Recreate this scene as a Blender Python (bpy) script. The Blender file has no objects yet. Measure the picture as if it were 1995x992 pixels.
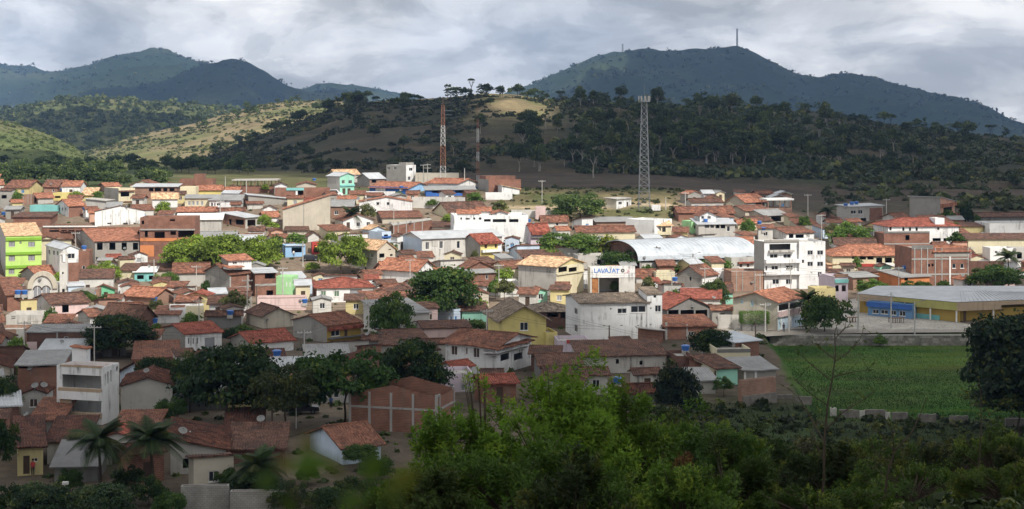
import bpy, math, random
import numpy as np
from mathutils import Matrix, Vector

random.seed(7)
RNG = np.random.default_rng(11)
SC = bpy.context.scene
COL = SC.collection
R = math.radians

# ------------------------------------------------------------------ camera, sky, sun, exposure
FPX, CX, HZ, EYE = 3000.0, 997.5, 250.0, 35.6      # focal length in photo pixels, centre column, horizon row, eye height
cam_data = bpy.data.cameras.new('camera')
cam = bpy.data.objects.new('camera', cam_data)
COL.objects.link(cam)
cam.location = (0, 0, EYE)
cam.rotation_euler = (R(90), 0, 0)
cam_data.sensor_width = 36.0
cam_data.lens = 36.0 * FPX / 1995.0
cam_data.shift_y = -(496.0 - HZ) / 1995.0
cam_data.clip_start = 0.1
cam_data.clip_end = 40000.0
cam_data.dof.use_dof = True
cam_data.dof.focus_distance = 300.0
cam_data.dof.aperture_fstop = 4.0
SC.camera = cam

SUN_AZ, SUN_EL = math.atan2(0.46, -0.68), R(45)     # sun stands behind the camera, to the right
SDIR = Vector((math.sin(SUN_AZ) * math.cos(SUN_EL), math.cos(SUN_AZ) * math.cos(SUN_EL), math.sin(SUN_EL)))
sun_data = bpy.data.lights.new('sun', 'SUN')
sun_data.energy = 4.7
sun_data.angle = R(0.8)
sun_data.color = (1.0, 0.945, 0.86)
sun = bpy.data.objects.new('sun', sun_data)
sun.rotation_euler = SDIR.to_track_quat('Z', 'Y').to_euler()
COL.objects.link(sun)

SC.view_settings.view_transform = 'Standard'
SC.view_settings.look = 'None'
SC.view_settings.exposure = 0.1
SC.view_settings.gamma = 1.0
SC.view_settings.use_curve_mapping = False
SC.cycles.use_denoising = True
SC.cycles.max_bounces = 6
SC.cycles.diffuse_bounces = 3
SC.cycles.transmission_bounces = 3
SC.cycles.volume_bounces = 0
SC.cycles.sample_clamp_indirect = 6.0

world = bpy.data.worlds.new('World')
SC.world = world
world.use_nodes = True
WN, WL = world.node_tree.nodes, world.node_tree.links
WN.clear()
def wn(t, **kw):
    n = WN.new(t)
    for k, v in kw.items():
        setattr(n, k, v)
    return n
w_out = wn('ShaderNodeOutputWorld')
w_bg = wn('ShaderNodeBackground'); w_bg.inputs['Strength'].default_value = 0.1
w_sky = wn('ShaderNodeTexSky', sky_type='NISHITA')
w_sky.sun_disc = False
w_sky.sun_elevation = SUN_EL
w_sky.sun_rotation = SUN_AZ
w_co = wn('ShaderNodeTexCoord')
w_mp = wn('ShaderNodeMapping'); w_mp.inputs['Scale'].default_value = (1.0, 1.0, 2.6)
WL.new(w_co.outputs['Generated'], w_mp.inputs['Vector'])
def wnoise(scale, detail, rough, dist):
    n = wn('ShaderNodeTexNoise')
    n.inputs['Scale'].default_value = scale; n.inputs['Detail'].default_value = detail
    n.inputs['Roughness'].default_value = rough; n.inputs['Distortion'].default_value = dist
    WL.new(w_mp.outputs['Vector'], n.inputs['Vector'])
    return n
def wramp(src, stops):
    r = wn('ShaderNodeValToRGB')
    WL.new(src, r.inputs['Fac'])
    e = r.color_ramp.elements
    while len(e) < len(stops): e.new(0.5)
    for i, (p, c) in enumerate(stops):
        e[i].position = p; e[i].color = (*c, 1)
    r.color_ramp.interpolation = 'EASE'
    return r
n1 = wnoise(11.0, 12.0, 0.58, 0.3)                     # cloud bodies
c1 = wramp(n1.outputs['Fac'], [(0.39, (5.9, 5.95, 5.95)), (0.47, (7.6, 7.6, 7.5)), (0.53, (9.7, 9.6, 9.4)), (0.62, (11.8, 11.6, 11.3))])
n2 = wnoise(4.2, 4.0, 0.5, 0.0)                       # broad grey decks
c2 = wramp(n2.outputs['Fac'], [(0.38, (0.76, 0.77, 0.79)), (0.62, (1.16, 1.15, 1.14))])
w_mul = wn('ShaderNodeMix', data_type='RGBA', blend_type='MULTIPLY')
w_mul.inputs['Factor'].default_value = 1.0
WL.new(c1.outputs['Color'], w_mul.inputs['A']); WL.new(c2.outputs['Color'], w_mul.inputs['B'])
w_mix = wn('ShaderNodeMix', data_type='RGBA')
w_mix.inputs['Factor'].default_value = 0.95           # a closed cloud deck, a little blue sky shining through
WL.new(w_sky.outputs['Color'], w_mix.inputs['A']); WL.new(w_mul.outputs['Result'], w_mix.inputs['B'])
WL.new(w_mix.outputs['Result'], w_bg.inputs['Color'])
WL.new(w_bg.outputs['Background'], w_out.inputs['Surface'])

# ------------------------------------------------------------------ terrain functions
def vnoise(x, y, seed=0):
    x = np.asarray(x, float); y = np.asarray(y, float)
    xi = np.floor(x).astype(np.int64); yi = np.floor(y).astype(np.int64)
    xf = x - xi; yf = y - yi
    def h(a, b):
        n = (a * 374761393 + b * 668265263 + seed * 974634777) & 0x7fffffff
        n = ((n ^ (n >> 13)) * 1274126177) & 0x7fffffff
        return ((n ^ (n >> 16)) & 0xffff) / 65535.0
    u = xf * xf * (3 - 2 * xf); v = yf * yf * (3 - 2 * yf)
    return (h(xi, yi) * (1 - u) + h(xi + 1, yi) * u) * (1 - v) + (h(xi, yi + 1) * (1 - u) + h(xi + 1, yi + 1) * u) * v
def fbm(x, y, octv=4, seed=0):
    s = 0; a = 1; t = 0
    for i in range(octv):
        s = s + a * (vnoise(np.asarray(x) * 2 ** i, np.asarray(y) * 2 ** i, seed + i * 17) - 0.5); t += a; a *= 0.5
    return s / t * 2
def sstep(a, b, x):
    t = np.clip((x - a) / (b - a), 0, 1)
    return t * t * (3 - 2 * t)

LAYERS = [  # name, ridge depth, front length, back length, foot height, ridge line in photo pixels, bump height, bump size
    ('shaded_hill', 1000, 420, 300, 15.0, [(-500, 420), (150, 345), (330, 330), (420, 300), (520, 262), (600, 232), (650, 212), (700, 199), (800, 194), (870, 190), (940, 182), (1000, 184), (1060, 192), (1150, 196), (1230, 201), (1300, 206), (1450, 214), (1580, 217), (1640, 228), (1720, 240), (1820, 252), (1900, 262), (1995, 270), (2600, 300)], 9.0, 75.0),
    ('pasture_hill', 1330, 520, 300, 8.0, [(-600, 400), (60, 345), (130, 305), (200, 283), (300, 256), (380, 240), (440, 222), (500, 206), (560, 197), (640, 196), (700, 200), (800, 230), (1000, 330), (2600, 400)], 7.0, 110.0),
    ('edge_hill', 950, 330, 200, 8.0, [(-700, 200), (-300, 205), (0, 234), (60, 250), (110, 268), (150, 290), (200, 330), (260, 380), (2600, 400)], 4.0, 80.0),
    ('wooded_knoll', 2000, 520, 500, 5.0, [(-700, 215), (0, 218), (60, 203), (130, 190), (220, 193), (300, 198), (380, 203), (450, 214), (520, 235), (620, 290), (2600, 400)], 14.0, 160.0),
    ('spur', 4300, 1500, 900, 5.0, [(-700, 210), (60, 208), (120, 192), (170, 173), (250, 172), (320, 158), (370, 135), (400, 121), (430, 117), (462, 112), (490, 121), (520, 140), (560, 160), (600, 174), (680, 190), (800, 230), (2600, 300)], 55.0, 620.0),
    ('back_mountain', 5400, 2100, 900, 5.0, [(-900, 118), (0, 124), (30, 128), (65, 127), (90, 139), (130, 138), (180, 125), (220, 111), (270, 103), (300, 95), (330, 100), (360, 111), (400, 120), (440, 140), (520, 170), (590, 172), (620, 161), (650, 160), (700, 166), (770, 180), (860, 200), (2600, 300)], 75.0, 800.0),
    ('mast_mountain', 4200, 1700, 1200, 5.0, [(-600, 350), (900, 230), (960, 195), (1000, 182), (1050, 161), (1100, 135), (1150, 115), (1200, 103), (1260, 95), (1320, 100), (1370, 97), (1440, 92), (1470, 105), (1520, 130), (1560, 148), (1600, 153), (1622, 147), (1660, 145), (1700, 155), (1800, 180), (1900, 206), (1995, 247), (2300, 300), (3000, 350)], 60.0, 700.0),
]
def layer_height(L, X, Y):
    name, Yr, Lf, Lb, foot, pts, amp, size = L
    px = CX + FPX * X / np.maximum(Y, 60.0)
    row = np.interp(px, [p[0] for p in pts], [p[1] for p in pts])
    zr = EYE - (row - HZ) * Yr / FPX
    t = Y - Yr
    s = np.where(t < 0, 1 + t / Lf, 1 - t / Lb)
    s = np.clip(s, 0, 1)
    w = 0.55 * s + 0.45 * np.sin(s * math.pi / 2) ** 1.5
    hz = np.maximum(zr - foot, 0)
    fb = fbm(X / size, Y / size, 4, len(name))
    if Yr > 2500: fb = (0.30 - 2.2 * np.abs(fb)) * 1.5           # ribs and gullies
    n = fb * amp * np.sin(np.clip(s, 0, 1) * math.pi) * np.clip(hz / 40, 0, 1)
    return foot + hz * w + n, (s > 0.0) & (hz > 1)

FIELD_PX = [(1492, 690), (1500, 668), (2300, 662), (2500, 900), (1760, 850), (1560, 800), (1520, 770)]
def ground(X, Y, want_layer=False):
    X = np.asarray(X, float); Y = np.asarray(Y, float)
    px = CX + FPX * X / np.maximum(Y, 60.0)
    # town floor, rising towards the back
    top = 17.5 - 4.5 * sstep(1250, 1600, px)
    z = top * sstep(330, 462, Y) * 0.6 + top * 0.4 * np.clip((Y - 335) / 115, 0, 1)
    z = np.where(Y > 640, z * (1 - 0.5 * sstep(640, 1100, Y)), z)
    z = z + fbm(X / 60, Y / 60, 3, 3) * 0.8 * sstep(460, 560, Y)
    # sunken meadow behind its retaining wall
    k = X / np.maximum(Y, 60)
    m = sstep(0.168, 0.176, k + 0.0004 * (Y - 250)) * sstep(268.5, 266.5, Y) * sstep(150, 185, Y)
    z = z - 1.9 * m
    # the slope the camera stands on
    sl = 0.262 - 0.030 * sstep(0.06, 0.14, k)
    hill = EYE - 1.7 - (sl * np.maximum(Y, 0) - 1.7 * np.clip(Y / 40, 0, 1)) + fbm(X / 9, Y / 9, 3, 5) * 0.35
    hill = np.where(Y < 0, EYE - 1.7 + 0.02 * Y, hill)
    z = np.where(hill > z, hill, z)
    lay = np.full(z.shape, -1)
    ymax = float(np.max(Y))
    for i, L in enumerate(LAYERS):
        if ymax < L[1] - L[2]: continue
        h, act = layer_height(L, X, Y)
        up = act & (h > z)
        z = np.where(up, h, z)
        lay = np.where(up, i, lay)
    return (z, lay) if want_layer else z
def gz(x, y):
    return float(ground(np.array([x]), np.array([y]))[0])
def at(px, py, Y):
    return Vector(((px - CX) / FPX * Y, Y, EYE - (py - HZ) / FPX * Y))
_YS = np.concatenate([np.arange(20, 700, 1.0), np.arange(700, 1500, 5.0)])
def ray_ground(px, py, y0=100.0):
    """first point beyond depth y0 where the sight line through a photo pixel meets the ground"""
    ys = _YS[_YS >= y0]
    zz = ground((px - CX) / FPX * ys, ys)
    line = EYE - (py - HZ) / FPX * ys
    hit = np.nonzero(zz >= line)[0]
    Y = float(ys[hit[0]]) if len(hit) else 900.0
    if len(hit) and hit[0] > 0:
        i = hit[0]; d0 = line[i - 1] - zz[i - 1]; d1 = zz[i] - line[i]
        Y = float(ys[i - 1] + (ys[i] - ys[i - 1]) * d0 / max(d0 + d1, 1e-6))
    return Y

# ------------------------------------------------------------------ materials
MATS = {}
def newmat(name):
    m = bpy.data.materials.new(name)
    m.use_nodes = True
    nt = m.node_tree
    nt.nodes.clear()
    return m, nt.nodes, nt.links
def nd(N, t, ins=None, **kw):
    n = N.new(t)
    for k, v in kw.items():
        setattr(n, k, v)
    for k, v in (ins or {}).items():
        n.inputs[k].default_value = v
    return n
def finish(N, L, colour, rough=0.9, height=None, bstr=0.4, bdist=0.05, spec=0.3, metal=0.0):
    b = nd(N, 'ShaderNodeBsdfPrincipled', {'Roughness': rough, 'Specular IOR Level': spec, 'Metallic': metal})
    o = nd(N, 'ShaderNodeOutputMaterial')
    if colour is not None:
        if isinstance(colour, tuple): b.inputs['Base Color'].default_value = (*colour, 1)
        else: L.new(colour, b.inputs['Base Color'])
    if height is not None:
        bp = nd(N, 'ShaderNodeBump', {'Strength': bstr, 'Distance': bdist})
        L.new(height, bp.inputs['Height']); L.new(bp.outputs['Normal'], b.inputs['Normal'])
    L.new(b.outputs['BSDF'], o.inputs['Surface'])
    return b
def noise(N, L, vec, scale, detail=4, rough=0.55, dist=0.0):
    n = nd(N, 'ShaderNodeTexNoise', {'Scale': scale, 'Detail': detail, 'Roughness': rough, 'Distortion': dist})
    if vec is not None: L.new(vec, n.inputs['Vector'])
    return n.outputs['Fac']
def ramp(N, L, fac, stops):
    r = nd(N, 'ShaderNodeValToRGB')
    L.new(fac, r.inputs['Fac'])
    e = r.color_ramp.elements
    while len(e) < len(stops): e.new(0.5)
    for i, (p, c) in enumerate(stops):
        e[i].position = p
        e[i].color = (c, c, c, 1) if not isinstance(c, tuple) else (*c, 1)
    return r.outputs['Color']
def mix(N, L, a, b, fac, mode='MIX'):
    m = nd(N, 'ShaderNodeMix', data_type='RGBA', blend_type=mode)
    for sock, v in (('A', a), ('B', b)):
        if isinstance(v, tuple): m.inputs[sock].default_value = (*v, 1)
        else: L.new(v, m.inputs[sock])
    if isinstance(fac, (int, float)): m.inputs['Factor'].default_value = fac
    else: L.new(fac, m.inputs['Factor'])
    return m.outputs['Result']
def posvec(N, L, scale):
    g = nd(N, 'ShaderNodeNewGeometry')
    mp = nd(N, 'ShaderNodeMapping', {'Scale': scale})
    L.new(g.outputs['Position'], mp.inputs['Vector'])
    return mp.outputs['Vector']

def plaster(name, col, wear=0.35, dirt=(0.10, 0.09, 0.08)):
    """painted or raw render with blotches and run-off streaks"""
    m, N, L = newmat(name)
    big = noise(N, L, posvec(N, L, (0.33, 0.33, 0.33)), 1.0, 5, 0.6, 0.4)
    streak = noise(N, L, posvec(N, L, (1.7, 1.7, 0.16)), 1.0, 5, 0.65, 0.2)
    fine = noise(N, L, posvec(N, L, (6, 6, 6)), 1.0, 3, 0.6)
    v = ramp(N, L, big, [(0.3, 0.84), (0.7, 1.06)])
    c = mix(N, L, col, v, 1.0, 'MULTIPLY')
    s = ramp(N, L, streak, [(0.50, 0.0), (0.74, 1.0)])
    b2 = ramp(N, L, noise(N, L, posvec(N, L, (0.21, 0.21, 0.5)), 1.0, 4, 0.6), [(0.42, 0.0), (0.68, 1.0)])
    k = nd(N, 'ShaderNodeMath', operation='MULTIPLY'); L.new(s, k.inputs[0]); L.new(b2, k.inputs[1])
    k2 = nd(N, 'ShaderNodeMath', operation='MULTIPLY'); L.new(k.outputs[0], k2.inputs[0]); k2.inputs[1].default_value = wear * 2.4
    c = mix(N, L, c, dirt, k2.outputs[0])
    finish(N, L, c, 0.92, fine, 0.25, 0.02, 0.2)
    MATS[name] = m
def bricks(name, c1, c2, mortar, bw=0.30, bh=0.19, ms=0.022):
    m, N, L = newmat(name)
    uv = nd(N, 'ShaderNodeUVMap')
    b = nd(N, 'ShaderNodeTexBrick', {'Color1': (*c1, 1), 'Color2': (*c2, 1), 'Mortar': (*mortar, 1), 'Scale': 1.0, 'Mortar Size': ms, 'Mortar Smooth': 0.2, 'Bias': 0.0, 'Brick Width': bw, 'Row Height': bh})
    L.new(uv.outputs['UV'], b.inputs['Vector'])
    big = noise(N, L, posvec(N, L, (0.5, 0.5, 0.5)), 1.0, 5, 0.65)
    c = mix(N, L, b.outputs['Color'], ramp(N, L, big, [(0.3, 0.62), (0.72, 1.15)]), 1.0, 'MULTIPLY')
    st = ramp(N, L, noise(N, L, posvec(N, L, (1.1, 1.1, 0.2)), 1.0, 4, 0.6), [(0.55, 0.0), (0.8, 0.55)])
    c = mix(N, L, c, (0.23, 0.20, 0.17), st)
    inv = nd(N, 'ShaderNodeMath', operation='SUBTRACT'); inv.inputs[0].default_value = 1.0; L.new(b.outputs['Fac'], inv.inputs[1])
    finish(N, L, c, 0.95, inv.outputs[0], 0.6, 0.02, 0.15)
    MATS[name] = m
def tiles(name, c1, c2, dark, lichen=0.5, pale=None):
    m, N, L = newmat(name)
    uv = nd(N, 'ShaderNodeUVMap')
    b = nd(N, 'ShaderNodeTexBrick', {'Color1': (*c1, 1), 'Color2': (*c2, 1), 'Mortar': (*dark, 1), 'Scale': 1.0, 'Mortar Size': 0.018, 'Mortar Smooth': 0.4, 'Bias': -0.1, 'Brick Width': 0.26, 'Row Height': 0.42})
    b.offset = 0.0
    L.new(uv.outputs['UV'], b.inputs['Vector'])
    rnd = nd(N, 'ShaderNodeTexVoronoi', {'Scale': 1.9, 'Randomness': 1.0})
    L.new(uv.outputs['UV'], rnd.inputs['Vector'])
    c = mix(N, L, b.outputs['Color'], ramp(N, L, nd_sep(N, L, rnd.outputs['Color']), [(0.0, 0.5), (1.0, 1.5)]), 1.0, 'MULTIPLY')
    big = noise(N, L, posvec(N, L, (0.45, 0.45, 0.45)), 1.0, 6, 0.68, 0.3)
    c = mix(N, L, c, dark, ramp(N, L, big, [(0.44, 0.0), (0.70, lichen)]))
    if pale:
        sp = noise(N, L, posvec(N, L, (1.6, 1.6, 1.6)), 1.0, 3, 0.7)
        c = mix(N, L, c, pale, ramp(N, L, sp, [(0.62, 0.0), (0.72, 0.7)]))
    wv = nd(N, 'ShaderNodeTexWave', {'Scale': 1.0 / 0.26 / 2 / math.pi * 3.1416 * 1.0}, wave_type='BANDS', bands_direction='X', wave_profile='SIN')
    L.new(uv.outputs['UV'], wv.inputs['Vector'])
    finish(N, L, c, 0.9, wv.outputs['Fac'], 0.7, 0.06, 0.2)
    MATS[name] = m
def nd_sep(N, L, colour):
    s = nd(N, 'ShaderNodeSeparateColor')
    L.new(colour, s.inputs['Color'])
    return s.outputs['Red']
def sheetmetal(name, col, rough=0.5, rust=0.2, metal=0.0, period=0.18):
    m, N, L = newmat(name)
    uv = nd(N, 'ShaderNodeUVMap')
    wv = nd(N, 'ShaderNodeTexWave', {'Scale': 0.5 / period}, wave_type='BANDS', bands_direction='X')
    L.new(uv.outputs['UV'], wv.inputs['Vector'])
    big = noise(N, L, posvec(N, L, (0.4, 0.4, 0.4)), 1.0, 5, 0.65)
    c = mix(N, L, col, ramp(N, L, big, [(0.35, 0.78), (0.7, 1.08)]), 1.0, 'MULTIPLY')
    st = ramp(N, L, noise(N, L, posvec(N, L, (1.2, 1.2, 1.2)), 1.0, 5, 0.7), [(0.55, 0.0), (0.75, rust)])
    c = mix(N, L, c, (0.12, 0.085, 0.065), st)
    finish(N, L, c, rough, wv.outputs['Fac'], 0.5, 0.04, 0.4, metal)
    MATS[name] = m
def plain(name, col, rough=0.6, spec=0.4, metal=0.0, var=0.12):
    m, N, L = newmat(name)
    big = noise(N, L, posvec(N, L, (1.3, 1.3, 1.3)), 1.0, 4, 0.6)
    c = mix(N, L, col, ramp(N, L, big, [(0.3, 1 - var), (0.7, 1 + var)]), 1.0, 'MULTIPLY')
    finish(N, L, c, rough, None, spec=spec, metal=metal)
    MATS[name] = m

WALLS = {
    'white': ((0.77, 0.77, 0.76), 0.65), 'offwhite': ((0.60, 0.585, 0.545), 0.5), 'cream': ((0.66, 0.60, 0.42), 0.30), 'dirty': ((0.50, 0.48, 0.44), 0.7),
    'grey': ((0.33, 0.315, 0.285), 0.45), 'palegrey': ((0.47, 0.455, 0.42), 0.4), 'darkgrey': ((0.20, 0.195, 0.185), 0.5), 'concrete': ((0.36, 0.35, 0.33), 0.35),
    'yellow': ((0.66, 0.56, 0.22), 0.2), 'paleyellow': ((0.62, 0.53, 0.27), 0.3), 'ochre': ((0.46, 0.32, 0.085), 0.35), 'kioskblue': ((0.15, 0.28, 0.46), 0.3), 'blue': ((0.32, 0.52, 0.76), 0.2), 'deepblue': ((0.05, 0.14, 0.42), 0.25),
    'paleblue': ((0.55, 0.65, 0.76), 0.25), 'lime': ((0.48, 0.68, 0.20), 0.12), 'darklime': ((0.22, 0.42, 0.05), 0.1), 'green': ((0.20, 0.56, 0.33), 0.25), 'palegreen': ((0.40, 0.70, 0.36), 0.2),
    'mint': ((0.34, 0.66, 0.52), 0.2), 'teal': ((0.22, 0.52, 0.50), 0.2), 'pink': ((0.66, 0.50, 0.48), 0.3), 'salmon': ((0.60, 0.36, 0.26), 0.3), 'orange': ((0.62, 0.24, 0.10), 0.25),
    'tan': ((0.43, 0.33, 0.23), 0.3), 'red': ((0.42, 0.06, 0.05), 0.3), 'lilac': ((0.60, 0.52, 0.58), 0.35), 'beige': ((0.54, 0.49, 0.40), 0.35), 'olive': ((0.40, 0.38, 0.13), 0.25)}
for k, (c, wr) in WALLS.items():
    plaster(k, c, wr)
bricks('brick', (0.31, 0.115, 0.065), (0.22, 0.075, 0.045), (0.27, 0.235, 0.20))
bricks('brickpale', (0.37, 0.19, 0.12), (0.30, 0.145, 0.09), (0.36, 0.31, 0.27))
bricks('brickdark', (0.19, 0.082, 0.055), (0.135, 0.058, 0.04), (0.17, 0.145, 0.13))
bricks('block', (0.40, 0.38, 0.35), (0.34, 0.325, 0.30), (0.27, 0.25, 0.23), 0.40, 0.20)
tiles('clay', (0.285, 0.122, 0.075), (0.185, 0.078, 0.050), (0.080, 0.052, 0.042), 0.8, (0.34, 0.25, 0.19))
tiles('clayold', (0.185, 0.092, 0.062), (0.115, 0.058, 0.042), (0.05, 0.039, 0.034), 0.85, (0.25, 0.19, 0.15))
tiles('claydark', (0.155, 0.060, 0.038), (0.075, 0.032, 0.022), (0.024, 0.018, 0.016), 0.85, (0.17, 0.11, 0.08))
tiles('claynew', (0.43, 0.19, 0.115), (0.34, 0.140, 0.082), (0.20, 0.085, 0.058), 0.65)
tiles('clayred', (0.32, 0.098, 0.065), (0.25, 0.075, 0.05), (0.14, 0.05, 0.038), 0.5)
tiles('claypale', (0.68, 0.46, 0.28), (0.60, 0.38, 0.22), (0.42, 0.26, 0.16), 0.35)
tiles('claygrey', (0.30, 0.235, 0.175), (0.22, 0.17, 0.13), (0.11, 0.09, 0.075), 0.7)
sheetmetal('fibre', (0.30, 0.30, 0.295), 0.85, 0.55)
sheetmetal('fibredark', (0.17, 0.17, 0.17), 0.85, 0.6)
sheetmetal('zinc', (0.50, 0.52, 0.54), 0.45, 0.3, 0.0)
sheetmetal('zincwhite', (0.50, 0.54, 0.58), 0.5, 0.12, 0.0, 0.4)
plain('slab', (0.40, 0.38, 0.35), 0.9, 0.2, 0.0, 0.25)
plain('white_slab', (0.72, 0.72, 0.70), 0.85, 0.2, 0.0, 0.12)
plain('glass', (0.022, 0.026, 0.032), 0.12, 0.5, 0.0, 0.3)
plain('dark_wood', (0.07, 0.042, 0.028), 0.7)
plain('shutter_green', (0.10, 0.17, 0.11), 0.6)
plain('shutter_grey', (0.26, 0.27, 0.29), 0.5, 0.4)
plain('shutter_blue', (0.06, 0.20, 0.42), 0.5)
plain('door_teal', (0.10, 0.36, 0.30), 0.5)
plain('rust', (0.34, 0.15, 0.06), 0.85, 0.2, 0.0, 0.4)
plain('trim_white', (0.72, 0.71, 0.69), 0.7)
plain('timber', (0.16, 0.10, 0.065), 0.85)
plain('pole_concrete', (0.46, 0.445, 0.41), 0.9, 0.2)
plain('pole_wood', (0.13, 0.10, 0.08), 0.9, 0.2)
plain('steel', (0.20, 0.21, 0.225), 0.5, 0.4, 0.2)
plain('mast_red', (0.30, 0.13, 0.08), 0.7)
plain('mast_white', (0.60, 0.59, 0.57), 0.6)
plain('tank_blue', (0.035, 0.13, 0.40), 0.35, 0.5)
plain('dish_grey', (0.22, 0.22, 0.21), 0.6)
plain('cable', (0.02, 0.02, 0.02), 0.7)
plain('bark', (0.065, 0.05, 0.038), 0.95, 0.1, 0.0, 0.35)
plain('bark_pale', (0.30, 0.27, 0.23), 0.95, 0.1, 0.0, 0.3)
plain('stone', (0.19, 0.175, 0.155), 0.95, 0.15, 0.0, 0.35)
plain('stone_pale', (0.30, 0.28, 0.25), 0.95, 0.15, 0.0, 0.35)
plain('kerb', (0.42, 0.40, 0.37), 0.9, 0.2, 0.0, 0.2)
plain('car_white', (0.72, 0.72, 0.72), 0.25, 0.6)
plain('car_dark', (0.03, 0.033, 0.04), 0.25, 0.6)
plain('rubber', (0.02, 0.02, 0.02), 0.8)
plain('cloth_red', (0.45, 0.06, 0.06), 0.9)
plain('cloth_orange', (0.75, 0.30, 0.06), 0.9)
plain('cloth_white', (0.70, 0.70, 0.70), 0.9)
plain('cloth_blue', (0.06, 0.12, 0.30), 0.9)
plain('cloth_dark', (0.04, 0.04, 0.05), 0.9)
plain('skin', (0.27, 0.15, 0.10), 0.6)
plain('hair', (0.02, 0.015, 0.012), 0.7)
plain('paint_blue', (0.10, 0.22, 0.55), 0.7)
plain('paint_black', (0.025, 0.025, 0.025), 0.7)
plain('paint_red', (0.50, 0.10, 0.10), 0.7)
plain('paint_white', (0.75, 0.75, 0.74), 0.7)

def foliage(name, trans=0.35):
    """leaf colour is the object's own colour, varied leaf by leaf"""
    m, N, L = newmat(name)
    oi = nd(N, 'ShaderNodeObjectInfo')
    at_ = nd(N, 'ShaderNodeAttribute', attribute_name='tint')
    v = ramp(N, L, at_.outputs['Fac'], [(0.0, 0.55), (0.6, 1.0), (1.0, 1.5)])
    c = mix(N, L, oi.outputs['Color'], v, 1.0, 'MULTIPLY')
    yel = ramp(N, L, at_.outputs['Fac'], [(0.75, 0.0), (1.0, 0.35)])
    c = mix(N, L, c, (0.30, 0.26, 0.03), yel)
    hs = nd(N, 'ShaderNodeHueSaturation')
    mr = nd(N, 'ShaderNodeMapRange', {'To Min': 0.8, 'To Max': 1.2}); L.new(oi.outputs['Random'], mr.inputs['Value'])
    L.new(mr.outputs['Result'], hs.inputs['Value']); L.new(c, hs.inputs['Color'])
    b = nd(N, 'ShaderNodeBsdfPrincipled', {'Roughness': 0.6, 'Specular IOR Level': 0.25})
    L.new(hs.outputs['Color'], b.inputs['Base Color'])
    t = nd(N, 'ShaderNodeBsdfTranslucent'); L.new(hs.outputs['Color'], t.inputs['Color'])
    ms = nd(N, 'ShaderNodeMixShader', {'Fac': trans})
    L.new(b.outputs['BSDF'], ms.inputs[1]); L.new(t.outputs['BSDF'], ms.inputs[2])
    o = nd(N, 'ShaderNodeOutputMaterial'); L.new(ms.outputs['Shader'], o.inputs['Surface'])
    MATS[name] = m
foliage('leaf')

def ground_material():
    m, N, L = newmat('earth')
    a = nd(N, 'ShaderNodeAttribute', attribute_name='cover')
    n1_ = noise(N, L, posvec(N, L, (0.05, 0.05, 0.05)), 1.0, 8, 0.65, 0.5)
    n2_ = noise(N, L, posvec(N, L, (0.6, 0.6, 0.6)), 1.0, 5, 0.7)
    c = mix(N, L, a.outputs['Color'], ramp(N, L, n1_, [(0.3, 0.62), (0.7, 1.35)]), 1.0, 'MULTIPLY')
    c = mix(N, L, c, ramp(N, L, n2_, [(0.3, 0.72), (0.7, 1.25)]), 1.0, 'MULTIPLY')
    finish(N, L, c, 1.0, n2_, 0.5, 0.5, 0.05)
    MATS['earth'] = m
ground_material()

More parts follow.
